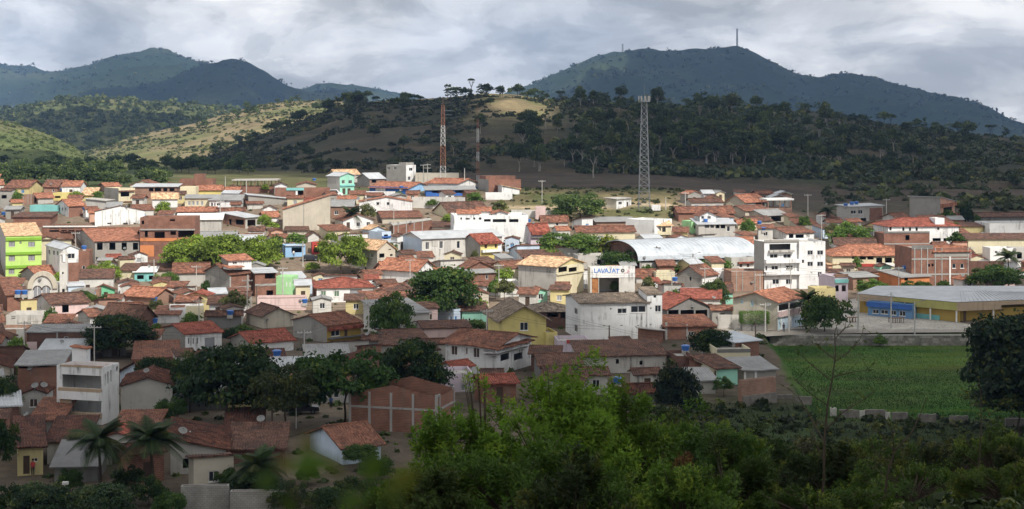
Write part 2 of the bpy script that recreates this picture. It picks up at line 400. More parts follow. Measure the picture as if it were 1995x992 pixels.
# ------------------------------------------------------------------ mesh helpers
class MB:
    """collects polygons and links them as one mesh object"""
    def __init__(self):
        self.v, self.f, self.m, self.uv, self.slots = [], [], [], [], []
    def slot(self, mat):
        if mat not in self.slots: self.slots.append(mat)
        return self.slots.index(mat)
    def poly(self, pts, mat):
        pts = [Vector(p) for p in pts]
        n = Vector((0, 0, 0))
        for i in range(len(pts)):
            n += pts[i].cross(pts[(i + 1) % len(pts)])
        n = n.normalized() if n.length > 1e-9 else Vector((0, 0, 1))
        if abs(n.z) > 0.97: ua, va = Vector((1, 0, 0)), Vector((0, 1, 0))
        else:
            ua = Vector((0, 0, 1)).cross(n).normalized(); va = n.cross(ua)
        i0 = len(self.v)
        self.v += [tuple(p) for p in pts]
        self.f.append(tuple(range(i0, i0 + len(pts))))
        self.m.append(self.slot(mat))
        self.uv += [(p.dot(ua), p.dot(va)) for p in pts]
    def box(self, a, b, mat):
        (x0, y0, z0), (x1, y1, z1) = a, b
        if x0 > x1: x0, x1 = x1, x0
        if y0 > y1: y0, y1 = y1, y0
        if z0 > z1: z0, z1 = z1, z0
        P = lambda x, y, z: (x, y, z)
        self.poly([P(x0, y0, z0), P(x1, y0, z0), P(x1, y0, z1), P(x0, y0, z1)], mat)
        self.poly([P(x1, y1, z0), P(x0, y1, z0), P(x0, y1, z1), P(x1, y1, z1)], mat)
        self.poly([P(x0, y1, z0), P(x0, y0, z0), P(x0, y0, z1), P(x0, y1, z1)], mat)
        self.poly([P(x1, y0, z0), P(x1, y1, z0), P(x1, y1, z1), P(x1, y0, z1)], mat)
        self.poly([P(x0, y0, z1), P(x1, y0, z1), P(x1, y1, z1), P(x0, y1, z1)], mat)
        self.poly([P(x0, y1, z0), P(x1, y1, z0), P(x1, y0, z0), P(x0, y0, z0)], mat)
    def bar(self, p, q, r, mat, n=4, r2=None):
        p, q = Vector(p), Vector(q); d = q - p
        if d.length < 1e-6: return
        d.normalize(); s = d.orthogonal().normalized(); t = d.cross(s)
        r2 = r if r2 is None else r2
        A = [p + (s * math.cos(i * 2 * math.pi / n + 0.785) + t * math.sin(i * 2 * math.pi / n + 0.785)) * r for i in range(n)]
        B = [q + (s * math.cos(i * 2 * math.pi / n + 0.785) + t * math.sin(i * 2 * math.pi / n + 0.785)) * r2 for i in range(n)]
        for i in range(n):
            j = (i + 1) % n
            self.poly([A[i], A[j], B[j], B[i]], mat)
        self.poly(A[::-1], mat); self.poly(B, mat)
    def lathe(self, prof, mat, n=14, centre=(0, 0, 0)):
        cx, cy, cz = centre
        for (r0, z0), (r1, z1) in zip(prof, prof[1:]):
            for i in range(n):
                a, b = 2 * math.pi * i / n, 2 * math.pi * (i + 1) / n
                pts = []
                for r_, z_, an in ((r0, z0, a), (r0, z0, b), (r1, z1, b), (r1, z1, a)):
                    q = (cx + r_ * math.cos(an), cy + r_ * math.sin(an), cz + z_)
                    if not pts or (Vector(q) - Vector(pts[-1])).length > 1e-5: pts.append(q)
                if len(pts) > 2 and (Vector(pts[0]) - Vector(pts[-1])).length < 1e-5: pts.pop()
                if len(pts) > 2: self.poly(pts, mat)
    def mesh(self, name, xf=None):
        me = bpy.data.meshes.new(name)
        v = [tuple(xf @ Vector(p)) for p in self.v] if xf is not None else self.v
        me.from_pydata(v, [], self.f)
        me.uv_layers.new(name='UVMap')
        me.uv_layers[0].data.foreach_set('uv', np.array(self.uv, dtype=np.float32).ravel())
        for s in self.slots: me.materials.append(MATS[s])
        me.polygons.foreach_set('material_index', np.array(self.m, dtype=np.int32))
        me.update()
        return me
    def build(self, name, parent=None, xf=None):
        if not self.f: return None
        o = bpy.data.objects.new(name, self.mesh(name, xf))
        COL.objects.link(o)
        if parent is not None: o.parent = parent
        return o
def tag(o, label=None, cat=None, group=None, kind=None):
    if label: o['label'] = label
    if cat: o['category'] = cat
    if group: o['group'] = group
    if kind: o['kind'] = kind
    return o
def empty(name, loc, rz=0.0):
    o = bpy.data.objects.new(name, None)
    COL.objects.link(o)
    o.location = loc; o.rotation_euler = (0, 0, rz)
    o.empty_display_size = 0.5
    return o
def np_mesh(name, verts, faces_n, mat, tint=None):
    """quads or tris from a numpy array: verts (nf*k,3)"""
    k = faces_n
    nf = len(verts) // k
    me = bpy.data.meshes.new(name)
    me.vertices.add(len(verts)); me.vertices.foreach_set('co', verts.astype(np.float32).ravel())
    me.loops.add(nf * k); me.loops.foreach_set('vertex_index', np.arange(nf * k, dtype=np.int32))
    me.polygons.add(nf); me.polygons.foreach_set('loop_start', np.arange(0, nf * k, k, dtype=np.int32))
    me.polygons.foreach_set('loop_total', np.full(nf, k, dtype=np.int32))
    if tint is not None:
        at_ = me.attributes.new('tint', 'FLOAT', 'FACE')
        at_.data.foreach_set('value', tint.astype(np.float32))
    me.materials.append(MATS[mat])
    me.update(calc_edges=True)
    return me
def obj(name, me, parent=None, loc=None, scale=None, rz=0.0):
    o = bpy.data.objects.new(name, me)
    COL.objects.link(o)
    if parent is not None: o.parent = parent
    if loc is not None: o.location = loc
    if scale is not None: o.scale = scale
    o.rotation_euler = (0, 0, rz)
    return o

# ------------------------------------------------------------------ terrain, roads, clouds, haze
def build_terrain():
    ys = np.concatenate([np.arange(-320, -20, 25), np.arange(-20, 150, 6), np.arange(150, 300, 2.0), np.arange(300, 520, 4), np.arange(520, 1100, 8), np.arange(1100, 1500, 11), np.arange(1500, 2300, 20), np.arange(2300, 6800, 42)])
    nu = 420
    us = np.linspace(-0.62, 0.62, nu)
    Yg, Ug = np.meshgrid(ys, us, indexing='ij')
    Xg = Ug * np.maximum(Yg, 170) * np.where(Yg < 0, 1.6, 1.0)
    Z, lay = ground(Xg, Yg, True)
    far = Yg > 2300
    Z = Z + np.where(far & (lay >= 0), fbm(Xg / 46, Yg / 46, 3, 9) * 8.0, 0)
    V = np.stack([Xg, Yg, Z], -1).reshape(-1, 3)
    nr = len(ys)
    idx = np.arange(nr * nu).reshape(nr, nu)
    F = np.stack([idx[:-1, :-1], idx[:-1, 1:], idx[1:, 1:], idx[1:, :-1]], -1).reshape(-1, 4)
    me = bpy.data.meshes.new('ground')
    me.vertices.add(len(V)); me.vertices.foreach_set('co', V.astype(np.float32).ravel())
    me.loops.add(F.size); me.loops.foreach_set('vertex_index', F.astype(np.int32).ravel())
    me.polygons.add(len(F)); me.polygons.foreach_set('loop_start', np.arange(0, F.size, 4, dtype=np.int32))
    me.polygons.foreach_set('loop_total', np.full(len(F), 4, dtype=np.int32))
    # land cover
    px = CX + FPX * Xg / np.maximum(Yg, 60)
    C = np.zeros(Xg.shape + (3,))
    def put(mask, col):
        mm = np.clip(mask, 0, 1)[..., None]
        C[:] = C * (1 - mm) + np.array(col) * mm
    n_a = fbm(Xg / 40, Yg / 40, 4, 21); n_b = fbm(Xg / 130, Yg / 130, 4, 22); n_c = fbm(Xg / 14, Yg / 14, 3, 23)
    C[:] = (0.20, 0.155, 0.115)
    put(sstep(300, 255, Yg), (0.115, 0.092, 0.070))
    put(sstep(150, 135, Yg), (0.055, 0.06, 0.025))
    put(sstep(0.09, 0.15, Xg / np.maximum(Yg, 60)) * sstep(215, 190, Yg), (0.036, 0.052, 0.022))
    k = Xg / np.maximum(Yg, 60)
    fld = sstep(0.166, 0.172, k + 0.0004 * (Yg - 250) + n_c * 0.006) * sstep(269, 267, Yg) * sstep(196, 201, Yg)
    put(fld, (0.042, 0.112, 0.018))
    put(fld * np.clip(n_a * 2.2, 0, 0.75), (0.080, 0.118, 0.032)); put(fld * np.clip(fbm(Xg / 30, Yg / 7, 4, 77) * 2.0, 0, 0.7), (0.030, 0.066, 0.018)); put(fld * np.clip(fbm(Xg / 18, Yg / 5, 3, 78) * 2.0 - 0.55, 0, 0.7), (0.095, 0.082, 0.045))
    knoll = sstep(960, 1000, px) * sstep(1340, 1300, px) * sstep(405, 414, Yg)
    put(knoll, (0.17, 0.14, 0.075)); put(knoll * np.clip(0.35 + n_c * 1.8, 0, 1), (0.085, 0.105, 0.038))
    trk = np.abs(Yg - (424 + (px - 1000) * 0.010 + n_a * 2)); put(knoll * sstep(3.0, 1.6, trk), (0.42, 0.33, 0.22))
    slope = sstep(440, 460, Yg) * (1 - knoll * sstep(470, 450, Yg))
    put(slope, (0.125, 0.118, 0.055))
    put(slope * np.clip(0.5 + n_a * 1.2, 0, 1), (0.075, 0.088, 0.036)); put(slope * sstep(360, 310, px), (0.065, 0.082, 0.034))
    put(sstep(0.11, 0.14, k) * sstep(425, 445, Yg), (0.085, 0.075, 0.055))
    put(sstep(640, 700, px) * sstep(462, 476, Yg + n_a * 8), (0.075, 0.060, 0.046))
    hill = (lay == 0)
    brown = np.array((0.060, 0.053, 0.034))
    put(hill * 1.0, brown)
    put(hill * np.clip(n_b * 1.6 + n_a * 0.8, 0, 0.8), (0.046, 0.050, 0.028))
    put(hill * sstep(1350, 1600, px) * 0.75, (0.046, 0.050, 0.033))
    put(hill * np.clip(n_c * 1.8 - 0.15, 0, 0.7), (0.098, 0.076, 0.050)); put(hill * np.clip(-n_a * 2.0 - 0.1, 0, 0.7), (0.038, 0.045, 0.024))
    patch = hill * sstep(880, 940, px + n_a * 30) * sstep(1120, 1040, px + n_a * 30) * sstep(720, 860, Yg)  # sunlit part of the crest, its brightness put into a tanner ground colour
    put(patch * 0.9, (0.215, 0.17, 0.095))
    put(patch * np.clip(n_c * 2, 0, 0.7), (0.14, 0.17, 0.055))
    past = (lay == 1) * 1.0
    put(past, (0.235, 0.19, 0.11))
    put(past * np.clip(0.25 + n_b * 1.5 + n_a + sstep(380, 150, px) * 0.6, 0, 0.85), (0.125, 0.14, 0.055))
    edge = (lay == 2) * 1.0
    put(edge, (0.13, 0.125, 0.06))
    put(edge * np.clip(0.4 + n_b * 1.6, 0, 0.9), (0.10, 0.125, 0.045))
    put((lay == 3) * 1.0, (0.10, 0.115, 0.045))
    put((lay == 3) * np.clip(n_b * 2, 0, 0.8), (0.16, 0.15, 0.07))
    mt = (lay >= 4) * 1.0
    nn = fbm(Xg / 260, Yg / 260, 5, 31)
    put(mt, (0.026, 0.042, 0.022))
    put(mt * np.clip(nn * 1.8, 0, 0.75), (0.07, 0.085, 0.04))
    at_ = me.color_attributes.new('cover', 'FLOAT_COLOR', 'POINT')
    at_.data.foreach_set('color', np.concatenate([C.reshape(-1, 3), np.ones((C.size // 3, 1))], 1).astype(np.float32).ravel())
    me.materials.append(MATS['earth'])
    me.update(calc_edges=True)
    me.polygons.foreach_set('use_smooth', np.ones(len(F), dtype=bool))
    tag(obj('ground', me), 'town floor, meadows, hills and far mountains in one sheet', kind='structure')
build_terrain()

def flat_sheet(name, pix, mat, lift, kind='structure', z=0.0):
    """a paved sheet on the level town floor, outlined in photo pixels"""
    mb = MB()
    pts = []
    for x, y in pix:
        Y = (EYE - z) * FPX / (y - HZ)
        p = at(x, y, Y); pts.append((p.x, p.y, z + lift))
    mb.poly(pts, mat)
    return tag(mb.build(name), kind=kind)
def pavement_mat(name, col, scale):
    m, N, L = newmat(name)
    v = nd(N, 'ShaderNodeTexVoronoi', {'Scale': 1.0}, feature='DISTANCE_TO_EDGE')
    L.new(posvec(N, L, (scale, scale, scale)), v.inputs['Vector'])
    big = noise(N, L, posvec(N, L, (0.3, 0.3, 0.3)), 1.0, 6, 0.65)
    c = mix(N, L, col, ramp(N, L, big, [(0.3, 0.68), (0.7, 1.22)]), 1.0, 'MULTIPLY')
    c = mix(N, L, c, (0.13, 0.11, 0.09), ramp(N, L, v.outputs['Distance'], [(0.0, 0.8), (0.07, 0.0)]))
    finish(N, L, c, 0.9, v.outputs['Distance'], 0.4, 0.03, 0.2)
    MATS[name] = m
pavement_mat('cobble', (0.33, 0.30, 0.26), 4.0)
pavement_mat('court', (0.45, 0.42, 0.37), 1.4)
pavement_mat('sand', (0.19, 0.15, 0.105), 0.8)
flat_sheet('road', [(1395, 640), (1470, 657), (1560, 652), (1700, 649), (2400, 644), (2400, 640), (1900, 634), (1660, 588), (1600, 600), (1575, 640), (1440, 640)], 'cobble', 0.03)
flat_sheet('market_yard', [(1590, 642), (1648, 585), (1690, 578), (1700, 600), (1790, 618), (1880, 632), (2400, 636), (2400, 643)], 'court', 0.036)
flat_sheet('pavement', [(1430, 644), (1505, 645), (1580, 641), (1580, 638), (1500, 640), (1430, 640)], 'kerb', 0.12)
flat_sheet('square', [(360, 850), (345, 800), (430, 775), (690, 790), (690, 812), (560, 852)], 'sand', 0.03)
flat_sheet('dirt_road', [(548, 858), (660, 826), (690, 826), (640, 860), (660, 905), (600, 940), (560, 930)], 'sand', 0.036)

SHX, SHY = SDIR.x / SDIR.z, SDIR.y / SDIR.z
def cloud_material():
    m, N, L = newmat('cloud_vapour')
    d = nd(N, 'ShaderNodeBsdfDiffuse', {'Color': (0.92, 0.93, 0.95, 1)})
    t = nd(N, 'ShaderNodeBsdfTranslucent', {'Color': (0.92, 0.93, 0.95, 1)})
    s = nd(N, 'ShaderNodeMixShader', {'Fac': 0.5})
    L.new(d.outputs['BSDF'], s.inputs[1]); L.new(t.outputs['BSDF'], s.inputs[2])
    o = nd(N, 'ShaderNodeOutputMaterial'); L.new(s.outputs['Shader'], o.inputs['Surface'])
    MATS['cloud_vapour'] = m
cloud_material()
def poly_sd(px_, py_, poly):
    """signed distance to a polygon (inside positive)"""
    d = np.full(px_.shape, 1e18); ins = np.zeros(px_.shape, bool)
    n = len(poly)
    for i in range(n):
        ax, ay = poly[i]; bx, by = poly[(i + 1) % n]
        ex, ey = bx - ax, by - ay
        wx, wy = px_ - ax, py_ - ay
        t = np.clip((wx * ex + wy * ey) / (ex * ex + ey * ey), 0, 1)
        d = np.minimum(d, (wx - ex * t) ** 2 + (wy - ey * t) ** 2)
        c = ((ay > py_) != (by > py_)) & (px_ < (bx - ax) * (py_ - ay) / (by - ay + 1e-12) + ax)
        ins ^= c
    return np.where(ins, 1, -1) * np.sqrt(d)
def cloud(poly, alt, step, rough, thick, ref_z=0.0, seed=0, holes=()):
    """a cumulus bank above the patch of ground that lies in its shade; poly is that patch in ground coordinates"""
    P = np.array(poly, float)
    x0, y0 = P.min(0) - step * 3; x1, y1 = P.max(0) + step * 3
    xs, ys = np.arange(x0, x1, step), np.arange(y0, y1, step)
    Xg, Yg = np.meshgrid(xs, ys, indexing='ij')
    sd = poly_sd(Xg, Yg, poly)
    for h in holes:
        sd = np.minimum(sd, -poly_sd(Xg, Yg, h))
    sd = sd + fbm(Xg / (step * 9), Yg / (step * 9), 4, seed) * rough
    t = np.clip(sd / (thick * 2.2), 0, 1) ** 0.5
    lump = 0.75 + 0.5 * fbm(Xg / (step * 5), Yg / (step * 5), 3, seed + 5)
    dz = alt - ref_z
    top = alt + thick * t * lump; bot = alt - 0.22 * thick * t * (0.6 + 0.6 * lump)
    ins = sd > 0
    nx, ny = Xg.shape
    cell = ins[:-1, :-1] | ins[1:, :-1] | ins[:-1, 1:] | ins[1:, 1:]
    idx = np.arange(nx * ny).reshape(nx, ny)
    q = np.stack([idx[:-1, :-1], idx[1:, :-1], idx[1:, 1:], idx[:-1, 1:]], -1)[cell]
    V = np.concatenate([np.stack([Xg + SHX * dz, Yg + SHY * dz, top], -1).reshape(-1, 3), np.stack([Xg + SHX * dz, Yg + SHY * dz, bot], -1).reshape(-1, 3)])
    F = np.concatenate([q, q[:, ::-1] + nx * ny])
    used = np.unique(F); remap = np.zeros(len(V), int); remap[used] = np.arange(len(used))
    V, F = V[used], remap[F]
    me = bpy.data.meshes.new('cloud')
    me.vertices.add(len(V)); me.vertices.foreach_set('co', V.astype(np.float32).ravel())
    me.loops.add(F.size); me.loops.foreach_set('vertex_index', F.astype(np.int32).ravel())
    me.polygons.add(len(F)); me.polygons.foreach_set('loop_start', np.arange(0, F.size, 4, dtype=np.int32))
    me.polygons.foreach_set('loop_total', np.full(len(F), 4, dtype=np.int32))
    me.materials.append(MATS['cloud_vapour'])
    me.update(calc_edges=True)
    me.polygons.foreach_set('use_smooth', np.ones(len(F), dtype=bool))
    tag(obj('cloud', me), 'broken cumulus cloud drifting high over the valley', kind='structure')
def GP(px, Y):
    return ((px - CX) / FPX * Y, Y)
# shade over the near side of town and the slope below the camera
cloud([(-420, -260), (420, -260), GP(2700, 330), GP(2000, 330), GP(1720, 318), GP(1640, 292), GP(1590, 256), GP(1420, 252), GP(1370, 256), GP(1290, 258), GP(1130, 256), GP(1000, 285), GP(860, 268), GP(720, 276), GP(560, 288), GP(330, 290), GP(240, 262), GP(0, 252), GP(-700, 250)], 560, 9.0, 9, 45, 2.0, 3)
# shade over the brown hill and the wood, with a gap over the crest
cloud([GP(-200, 700), GP(120, 640), GP(330, 600), GP(620, 590), GP(660, 560), GP(900, 540), GP(985, 480), GP(1030, 458), GP(1250, 448), GP(1500, 440), GP(1700, 400), GP(1990, 395), GP(2900, 400), GP(2900, 1150), GP(1500, 1120), GP(1060, 1120), GP(640, 1045), GP(520, 1000), GP(440, 960), GP(330, 900)], 600, 11.0, 22, 50, 25.0, 8,
      holes=[[GP(925, 850), GP(1075, 840), GP(1050, 1100), GP(560, 1100), GP(640, 1010), GP(900, 985)]])
cloud([GP(40, 1560), GP(200, 1480), GP(400, 1500), GP(420, 1800), GP(250, 1905), GP(60, 1850)], 620, 20.0, 50, 50, 20.0, 12)
cloud([GP(100, 2600), GP(700, 2600), GP(700, 4900), GP(420, 4900), GP(330, 4400), GP(150, 4250)], 1000, 50.0, 90, 120, 100.0, 14)
cloud([GP(1180, 2400), GP(2400, 2400), GP(2400, 5200), GP(1230, 5200), GP(1210, 4000), GP(1130, 3600)], 1000, 50.0, 120, 120, 120.0, 15)

def build_haze():
    mb = MB()
    mb.box((-4600, -420, -12), (4600, 7000, 470), 'haze_air')
    tag(mb.build('haze'), kind='stuff')
def haze_material(dens):
    m, N, L = newmat('haze_air')
    v = nd(N, 'ShaderNodeVolumePrincipled', {'Color': (0.34, 0.56, 1.0, 1), 'Density': dens, 'Anisotropy': 0.0})
    o = nd(N, 'ShaderNodeOutputMaterial'); L.new(v.outputs['Volume'], o.inputs['Volume'])
    m.cycles.homogeneous_volume = True
    MATS['haze_air'] = m
haze_material(0.000085)
build_haze()

# ------------------------------------------------------------------ house builder
LAND = []          # landmarks: dict(px box, Y, short name) used for wording and for keeping gaps free
FOOT = []          # footprints (root x, y, angle, Lu, Lv)

def slope_sheet(mb, a, b, c, d, t, mat, corr=0.0):
    """roof sheet: a-b along the eave, d-c along the ridge"""
    a, b, c, d = map(Vector, (a, b, c, d))
    for p_ in (a, b, c, d): p_.z += random.uniform(-0.06, 0.05)
    dn = Vector((0, 0, -t))
    if corr > 0:
        n = max(2, int(round((b - a).length / corr)))
        up = Vector((0, 0, 0.075))
        E = []; G = []
        for i in range(n + 1):
            s = i / n
            E.append((a.lerp(b, s), d.lerp(c, s)))
        sag = random.uniform(0.02, 0.13); ph = random.uniform(0, 6)
        def along(pq, t):                                  # old rafters sag and the eave runs ragged
            p, q = pq; s_ = math.sin(math.pi * t)
            return p.lerp(q, t) - Vector((0, 0, sag * s_))
        dirs = (a - d).normalized()
        E = [(p + dirs * random.uniform(-0.05, 0.09) + Vector((0, 0, 0.05 * math.sin(ph + i * 0.45))), q) for i, (p, q) in enumerate(E)]
        for i in range(n):
            p0, q0 = E[i]; p1, q1 = E[i + 1]
            lift = up * random.uniform(0.75, 1.25)
            pm = (p0 + p1) / 2 + lift
            for t0, t1 in ((0, 0.35), (0.35, 0.7), (0.7, 1.0)):
                l0, l1, r0, r1 = along(E[i], t0), along(E[i], t1), along(E[i + 1], t0), along(E[i + 1], t1)
                m0, m1 = (l0 + r0) / 2 + lift, (l1 + r1) / 2 + lift
                mb.poly([l0, m0, m1, l1], mat); mb.poly([m0, r0, r1, m1], mat)
            mb.poly([p0 + dn, p1 + dn, p1, pm, p0], mat)
    else:
        mb.poly([a, b, c, d], mat)
        mb.poly([a + dn, b + dn, b, a], mat)
    mb.poly([d + dn, c + dn, b + dn, a + dn], mat)
    mb.poly([b + dn, c + dn, c, b], mat)
    mb.poly([c + dn, d + dn, d, c], mat)
    mb.poly([d + dn, a + dn, a, d], mat)

def roof_poly(mb, pts, t, mat):
    pts = [Vector(p) for p in pts]; dn = Vector((0, 0, -t))
    mb.poly(pts, mat); mb.poly([p + dn for p in pts][::-1], mat)
    for i in range(len(pts)):
        p, q = pts[i], pts[(i + 1) % len(pts)]
        mb.poly([p + dn, q + dn, q, p], mat)

def face_grid(mb, org, du, L, zb, zt, holes, mat, inward, depth):
    """upright wall face from org along du, with rectangular openings and their reveals"""
    us = sorted({0.0, L} | {h[0] for h in holes} | {h[1] for h in holes})
    for u0, u1 in zip(us, us[1:]):
        if u1 - u0 < 1e-4: continue
        um = (u0 + u1) / 2
        cuts = sorted([(h[2], h[3]) for h in holes if h[0] < um < h[1]])
        z = zb
        spans = []
        for c0, c1 in cuts:
            if c0 > z: spans.append((z, c0))
            z = max(z, c1)
        if z < zt: spans.append((z, zt))
        for z0, z1 in spans:
            P = lambda u, zz: org + du * u + Vector((0, 0, zz))
            mb.poly([P(u0, z0), P(u1, z0), P(u1, z1), P(u0, z1)], mat)
    for u0, u1, z0, z1 in holes:
        P = lambda u, zz, k=0.0: org + du * u + Vector((0, 0, zz)) + inward * k
        for (a, b) in (((u0, z0), (u1, z0)), ((u1, z0), (u1, z1)), ((u1, z1), (u0, z1)), ((u0, z1), (u0, z0))):
            mb.poly([P(*a), P(*b), P(*b, depth), P(*a, depth)], mat)

class Block:
    """one box of a building, placed by the photo columns of its near corner and of its two visible ends"""
    def __init__(self, x0, xc, x1, yb, ye, a, Y=None, d=None, zb=None, sink=True, dr=None):
        self.a = a = R(a)
        if Y is None: Y = ray_ground(xc, yb, 130)
        self.Y = Y
        p = at(xc, yb, Y)
        self.P0 = p
        ca, sa = math.cos(a), math.sin(a)
        self.ca, self.sa = ca, sa
        k = (x1 - CX) / FPX
        self.Lu = (k * p.y - p.x) / (ca - k * sa) if x1 > xc + 0.5 else (dr or 7.0)
        if x0 < xc - 0.5:
            k = (x0 - CX) / FPX
            self.Lv = (k * p.y - p.x) / (-sa - k * ca)
            if d is not None: self.Lv = d
        else:
            self.Lv = d if d is not None else 7.0
        self.Lu = min(max(self.Lu, 0.8), 60.0); self.Lv = min(max(self.Lv, 0.8), 34.0)
        self.ze = EYE - (ye - HZ) / FPX * Y - p.z       # eave height above the corner base
        if self.ze < 1.6 and zb is None and sink: self.ze = 1.6
        self.zb = -2.5 if zb is None else zb
        self.M = Matrix.Translation(p) @ Matrix.Rotation(a, 4, 'Z')
    def pix(self, face, px, py):
        """photo pixel -> (distance along the face, height above the base)"""
        k = (px - CX) / FPX
        p = self.P0
        if face == 'R':
            t = (k * p.y - p.x) / (self.ca - k * self.sa); Yp = p.y + t * self.sa
        else:
            t = (k * p.y - p.x) / (-self.sa - k * self.ca); Yp = p.y + t * self.ca
        return t, EYE - (py - HZ) / FPX * Yp - p.z
    def rect(self, face, x0, y0, x1, y1):
        L = self.Lu if face == 'R' else self.Lv
        xm = (x0 + x1) / 2
        u0, u1 = sorted((self.pix(face, x0, y1)[0], self.pix(face, x1, y1)[0]))
        z0, z1 = self.pix(face, xm, y1)[1], self.pix(face, xm, y0)[1]
        u0, u1 = max(u0, 0.12), min(u1, L - 0.12)
        z1 = min(z1, self.ze - 0.08)
        return u0, u1, z0, z1
    def row_height(self, py, u, v):
        """height above the base of the photo row py at local point (u, v)"""
        Yp = self.P0.y + u * self.sa + v * self.ca
        return EYE - (py - HZ) / FPX * Yp - self.P0.z

def add_block(root, b, wall, roof, rmat, wins=(), opens=(), doors=(), bands=(), yr=None, slope=0.32, ov=0.45, wallL=None, split=None, th=0.13, gmat=None, open_frame=0, parapet=0.5, wframe='trim_white', pane='glass', thin_walls=True, ncol=3, railing=None, hipped=False):
    """walls (with openings), roof, windows, doors, ledges of one box, all parts of root"""
    inv = root.matrix_basis.inverted()
    xf = inv @ b.M
    Lu, Lv, ze, zb = b.Lu, b.Lv, b.ze, b.zb
    wallL = wallL or wall
    hol = {'R': [], 'L': []}
    for lst, kind in ((wins, 'w'), (doors, 'd'), (opens, 'o')):
        for w in lst:
            u0, u1, z0, z1 = b.rect(*w[:5])
            if u1 - u0 > 0.15 and z1 - z0 > 0.12:
                hol[w[0]].append((u0, u1, z0, z1, kind, w[5] if len(w) > 5 else None))
    # ridge height
    noroof = roof == 'UN'
    if noroof: roof = 'U'
    if roof in ('U', 'H'): u_, v_ = Lu / 2, Lv / 2
    elif roof == 'V': u_, v_ = Lu / 2, 0.0
    elif roof == 'SB': u_, v_ = Lu / 2, Lv
    else: u_, v_ = 0.0, 0.0
    half = {'U': Lv / 2, 'V': Lu / 2, 'H': min(Lu, Lv) / 2, 'SB': Lv, 'SF': Lv, 'SL': Lu, 'SR': Lu}.get(roof, 1)
    if yr is not None and roof in ('U', 'V', 'H', 'SB'):
        rise = b.row_height(yr, u_, v_) - ze
        rise = min(max(rise, half * 0.10), half * 0.95)
    else:
        rise = half * slope
    V3 = Vector
    mb = MB()
    N = 0.16
    if not open_frame:
        face_grid(mb, V3((0, 0, 0)), V3((1, 0, 0)), Lu, zb, ze, [h[:4] for h in hol['R']], wall, V3((0, 1, 0)), N)
        face_grid(mb, V3((0, 0, 0)), V3((0, 1, 0)), Lv, zb, ze, [h[:4] for h in hol['L']], wallL, V3((1, 0, 0)), N)
        mb.poly([(Lu, 0, zb), (Lu, Lv, zb), (Lu, Lv, ze), (Lu, 0, ze)], wallL)
        mb.poly([(Lu, Lv, zb), (0, Lv, zb), (0, Lv, ze), (Lu, Lv, ze)], wall)
        g = gmat or wallL
        if roof == 'U':
            for u in (0, Lu): mb.poly([(u, 0, ze), (u, Lv, ze), (u, Lv / 2, ze + rise)], g)
        elif roof == 'V':
            for v in (0, Lv): mb.poly([(0, v, ze), (Lu, v, ze), (Lu / 2, v, ze + rise)], gmat or wall)
        elif roof == 'SB':
            for u in (0, Lu): mb.poly([(u, 0, ze), (u, Lv, ze), (u, Lv, ze + rise)], g)
            mb.poly([(0, Lv, ze), (Lu, Lv, ze), (Lu, Lv, ze + rise), (0, Lv, ze + rise)], wall)
        elif roof == 'SF':
            for u in (0, Lu): mb.poly([(u, 0, ze), (u, Lv, ze), (u, 0, ze + rise)], g)
            mb.poly([(0, 0, ze), (Lu, 0, ze), (Lu, 0, ze + rise), (0, 0, ze + rise)], wall)
        elif roof in ('SL', 'SR'):
            q = 0 if roof == 'SL' else Lu
            for v in (0, Lv): mb.poly([(0, v, ze), (Lu, v, ze), (q, v, ze + rise)], wall)
            mb.poly([(q, 0, ze), (q, Lv, ze), (q, Lv, ze + rise), (q, 0, ze + rise)], g)
    else:
        # posts on a low wall
        pw = open_frame
        mb.box((0, 0, zb), (Lu, 0.14, pw), wall); mb.box((0, 0.14, zb), (0.14, Lv, pw), wallL)
        mb.box((Lu - 0.14, 0.14, zb), (Lu, Lv, pw), wallL); mb.box((0.14, Lv - 0.14, zb), (Lu - 0.14, Lv, pw), wall)
        mb.box((0.14, 0.14, pw - 0.35), (Lu - 0.14, Lv - 0.14, pw - 0.3), 'slab')
        for i in range(ncol + 1):
            u = (Lu - 0.24) * i / ncol
            for v in (0.002, Lv - 0.24):
                pm = MB(); pm.box((u, v, pw), (u + 0.22, v + 0.22, ze), 'trim_white' if wall in ('white', 'offwhite') else wall); pm.build('post', root, xf)
    if roof == 'F':
        e = max(ze - parapet, zb + 0.5)
        mb.poly([(0, 0, e), (Lu, 0, e), (Lu, Lv, e), (0, Lv, e)], rmat)
        # parapet thickness and coping
        w = 0.14
        for p, q in (((0, 0), (Lu, w)), ((0, Lv - w), (Lu, Lv)), ((0, w), (w, Lv - w)), ((Lu - w, w), (Lu, Lv - w))):
            mb.poly([(p[0], p[1], ze + 0.002), (q[0], p[1], ze + 0.002), (q[0], q[1], ze + 0.002), (p[0], q[1], ze + 0.002)], wall)
        for (p, q) in (((w, w), (Lu - w, w)), ((Lu - w, w), (Lu - w, Lv - w)), ((Lu - w, Lv - w), (w, Lv - w)), ((w, Lv - w), (w, w))):
            mb.poly([(p[0], p[1], e), (q[0], q[1], e), (q[0], q[1], ze), (p[0], p[1], ze)], wall)
    wo = mb.build('wall', root, xf)
    # roof
    dice = (b.P0.x * 7.13 + b.Y * 3.7) % 1.0                  # clay roofs closer to the camera take darker tiles
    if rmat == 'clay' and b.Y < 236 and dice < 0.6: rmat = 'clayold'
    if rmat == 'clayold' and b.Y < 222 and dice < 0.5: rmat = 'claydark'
    corr = 0.30 if (b.Y < 265 and rmat.startswith('clay')) else (0.36 if b.Y < 265 and rmat in ('fibre', 'zinc') else 0)
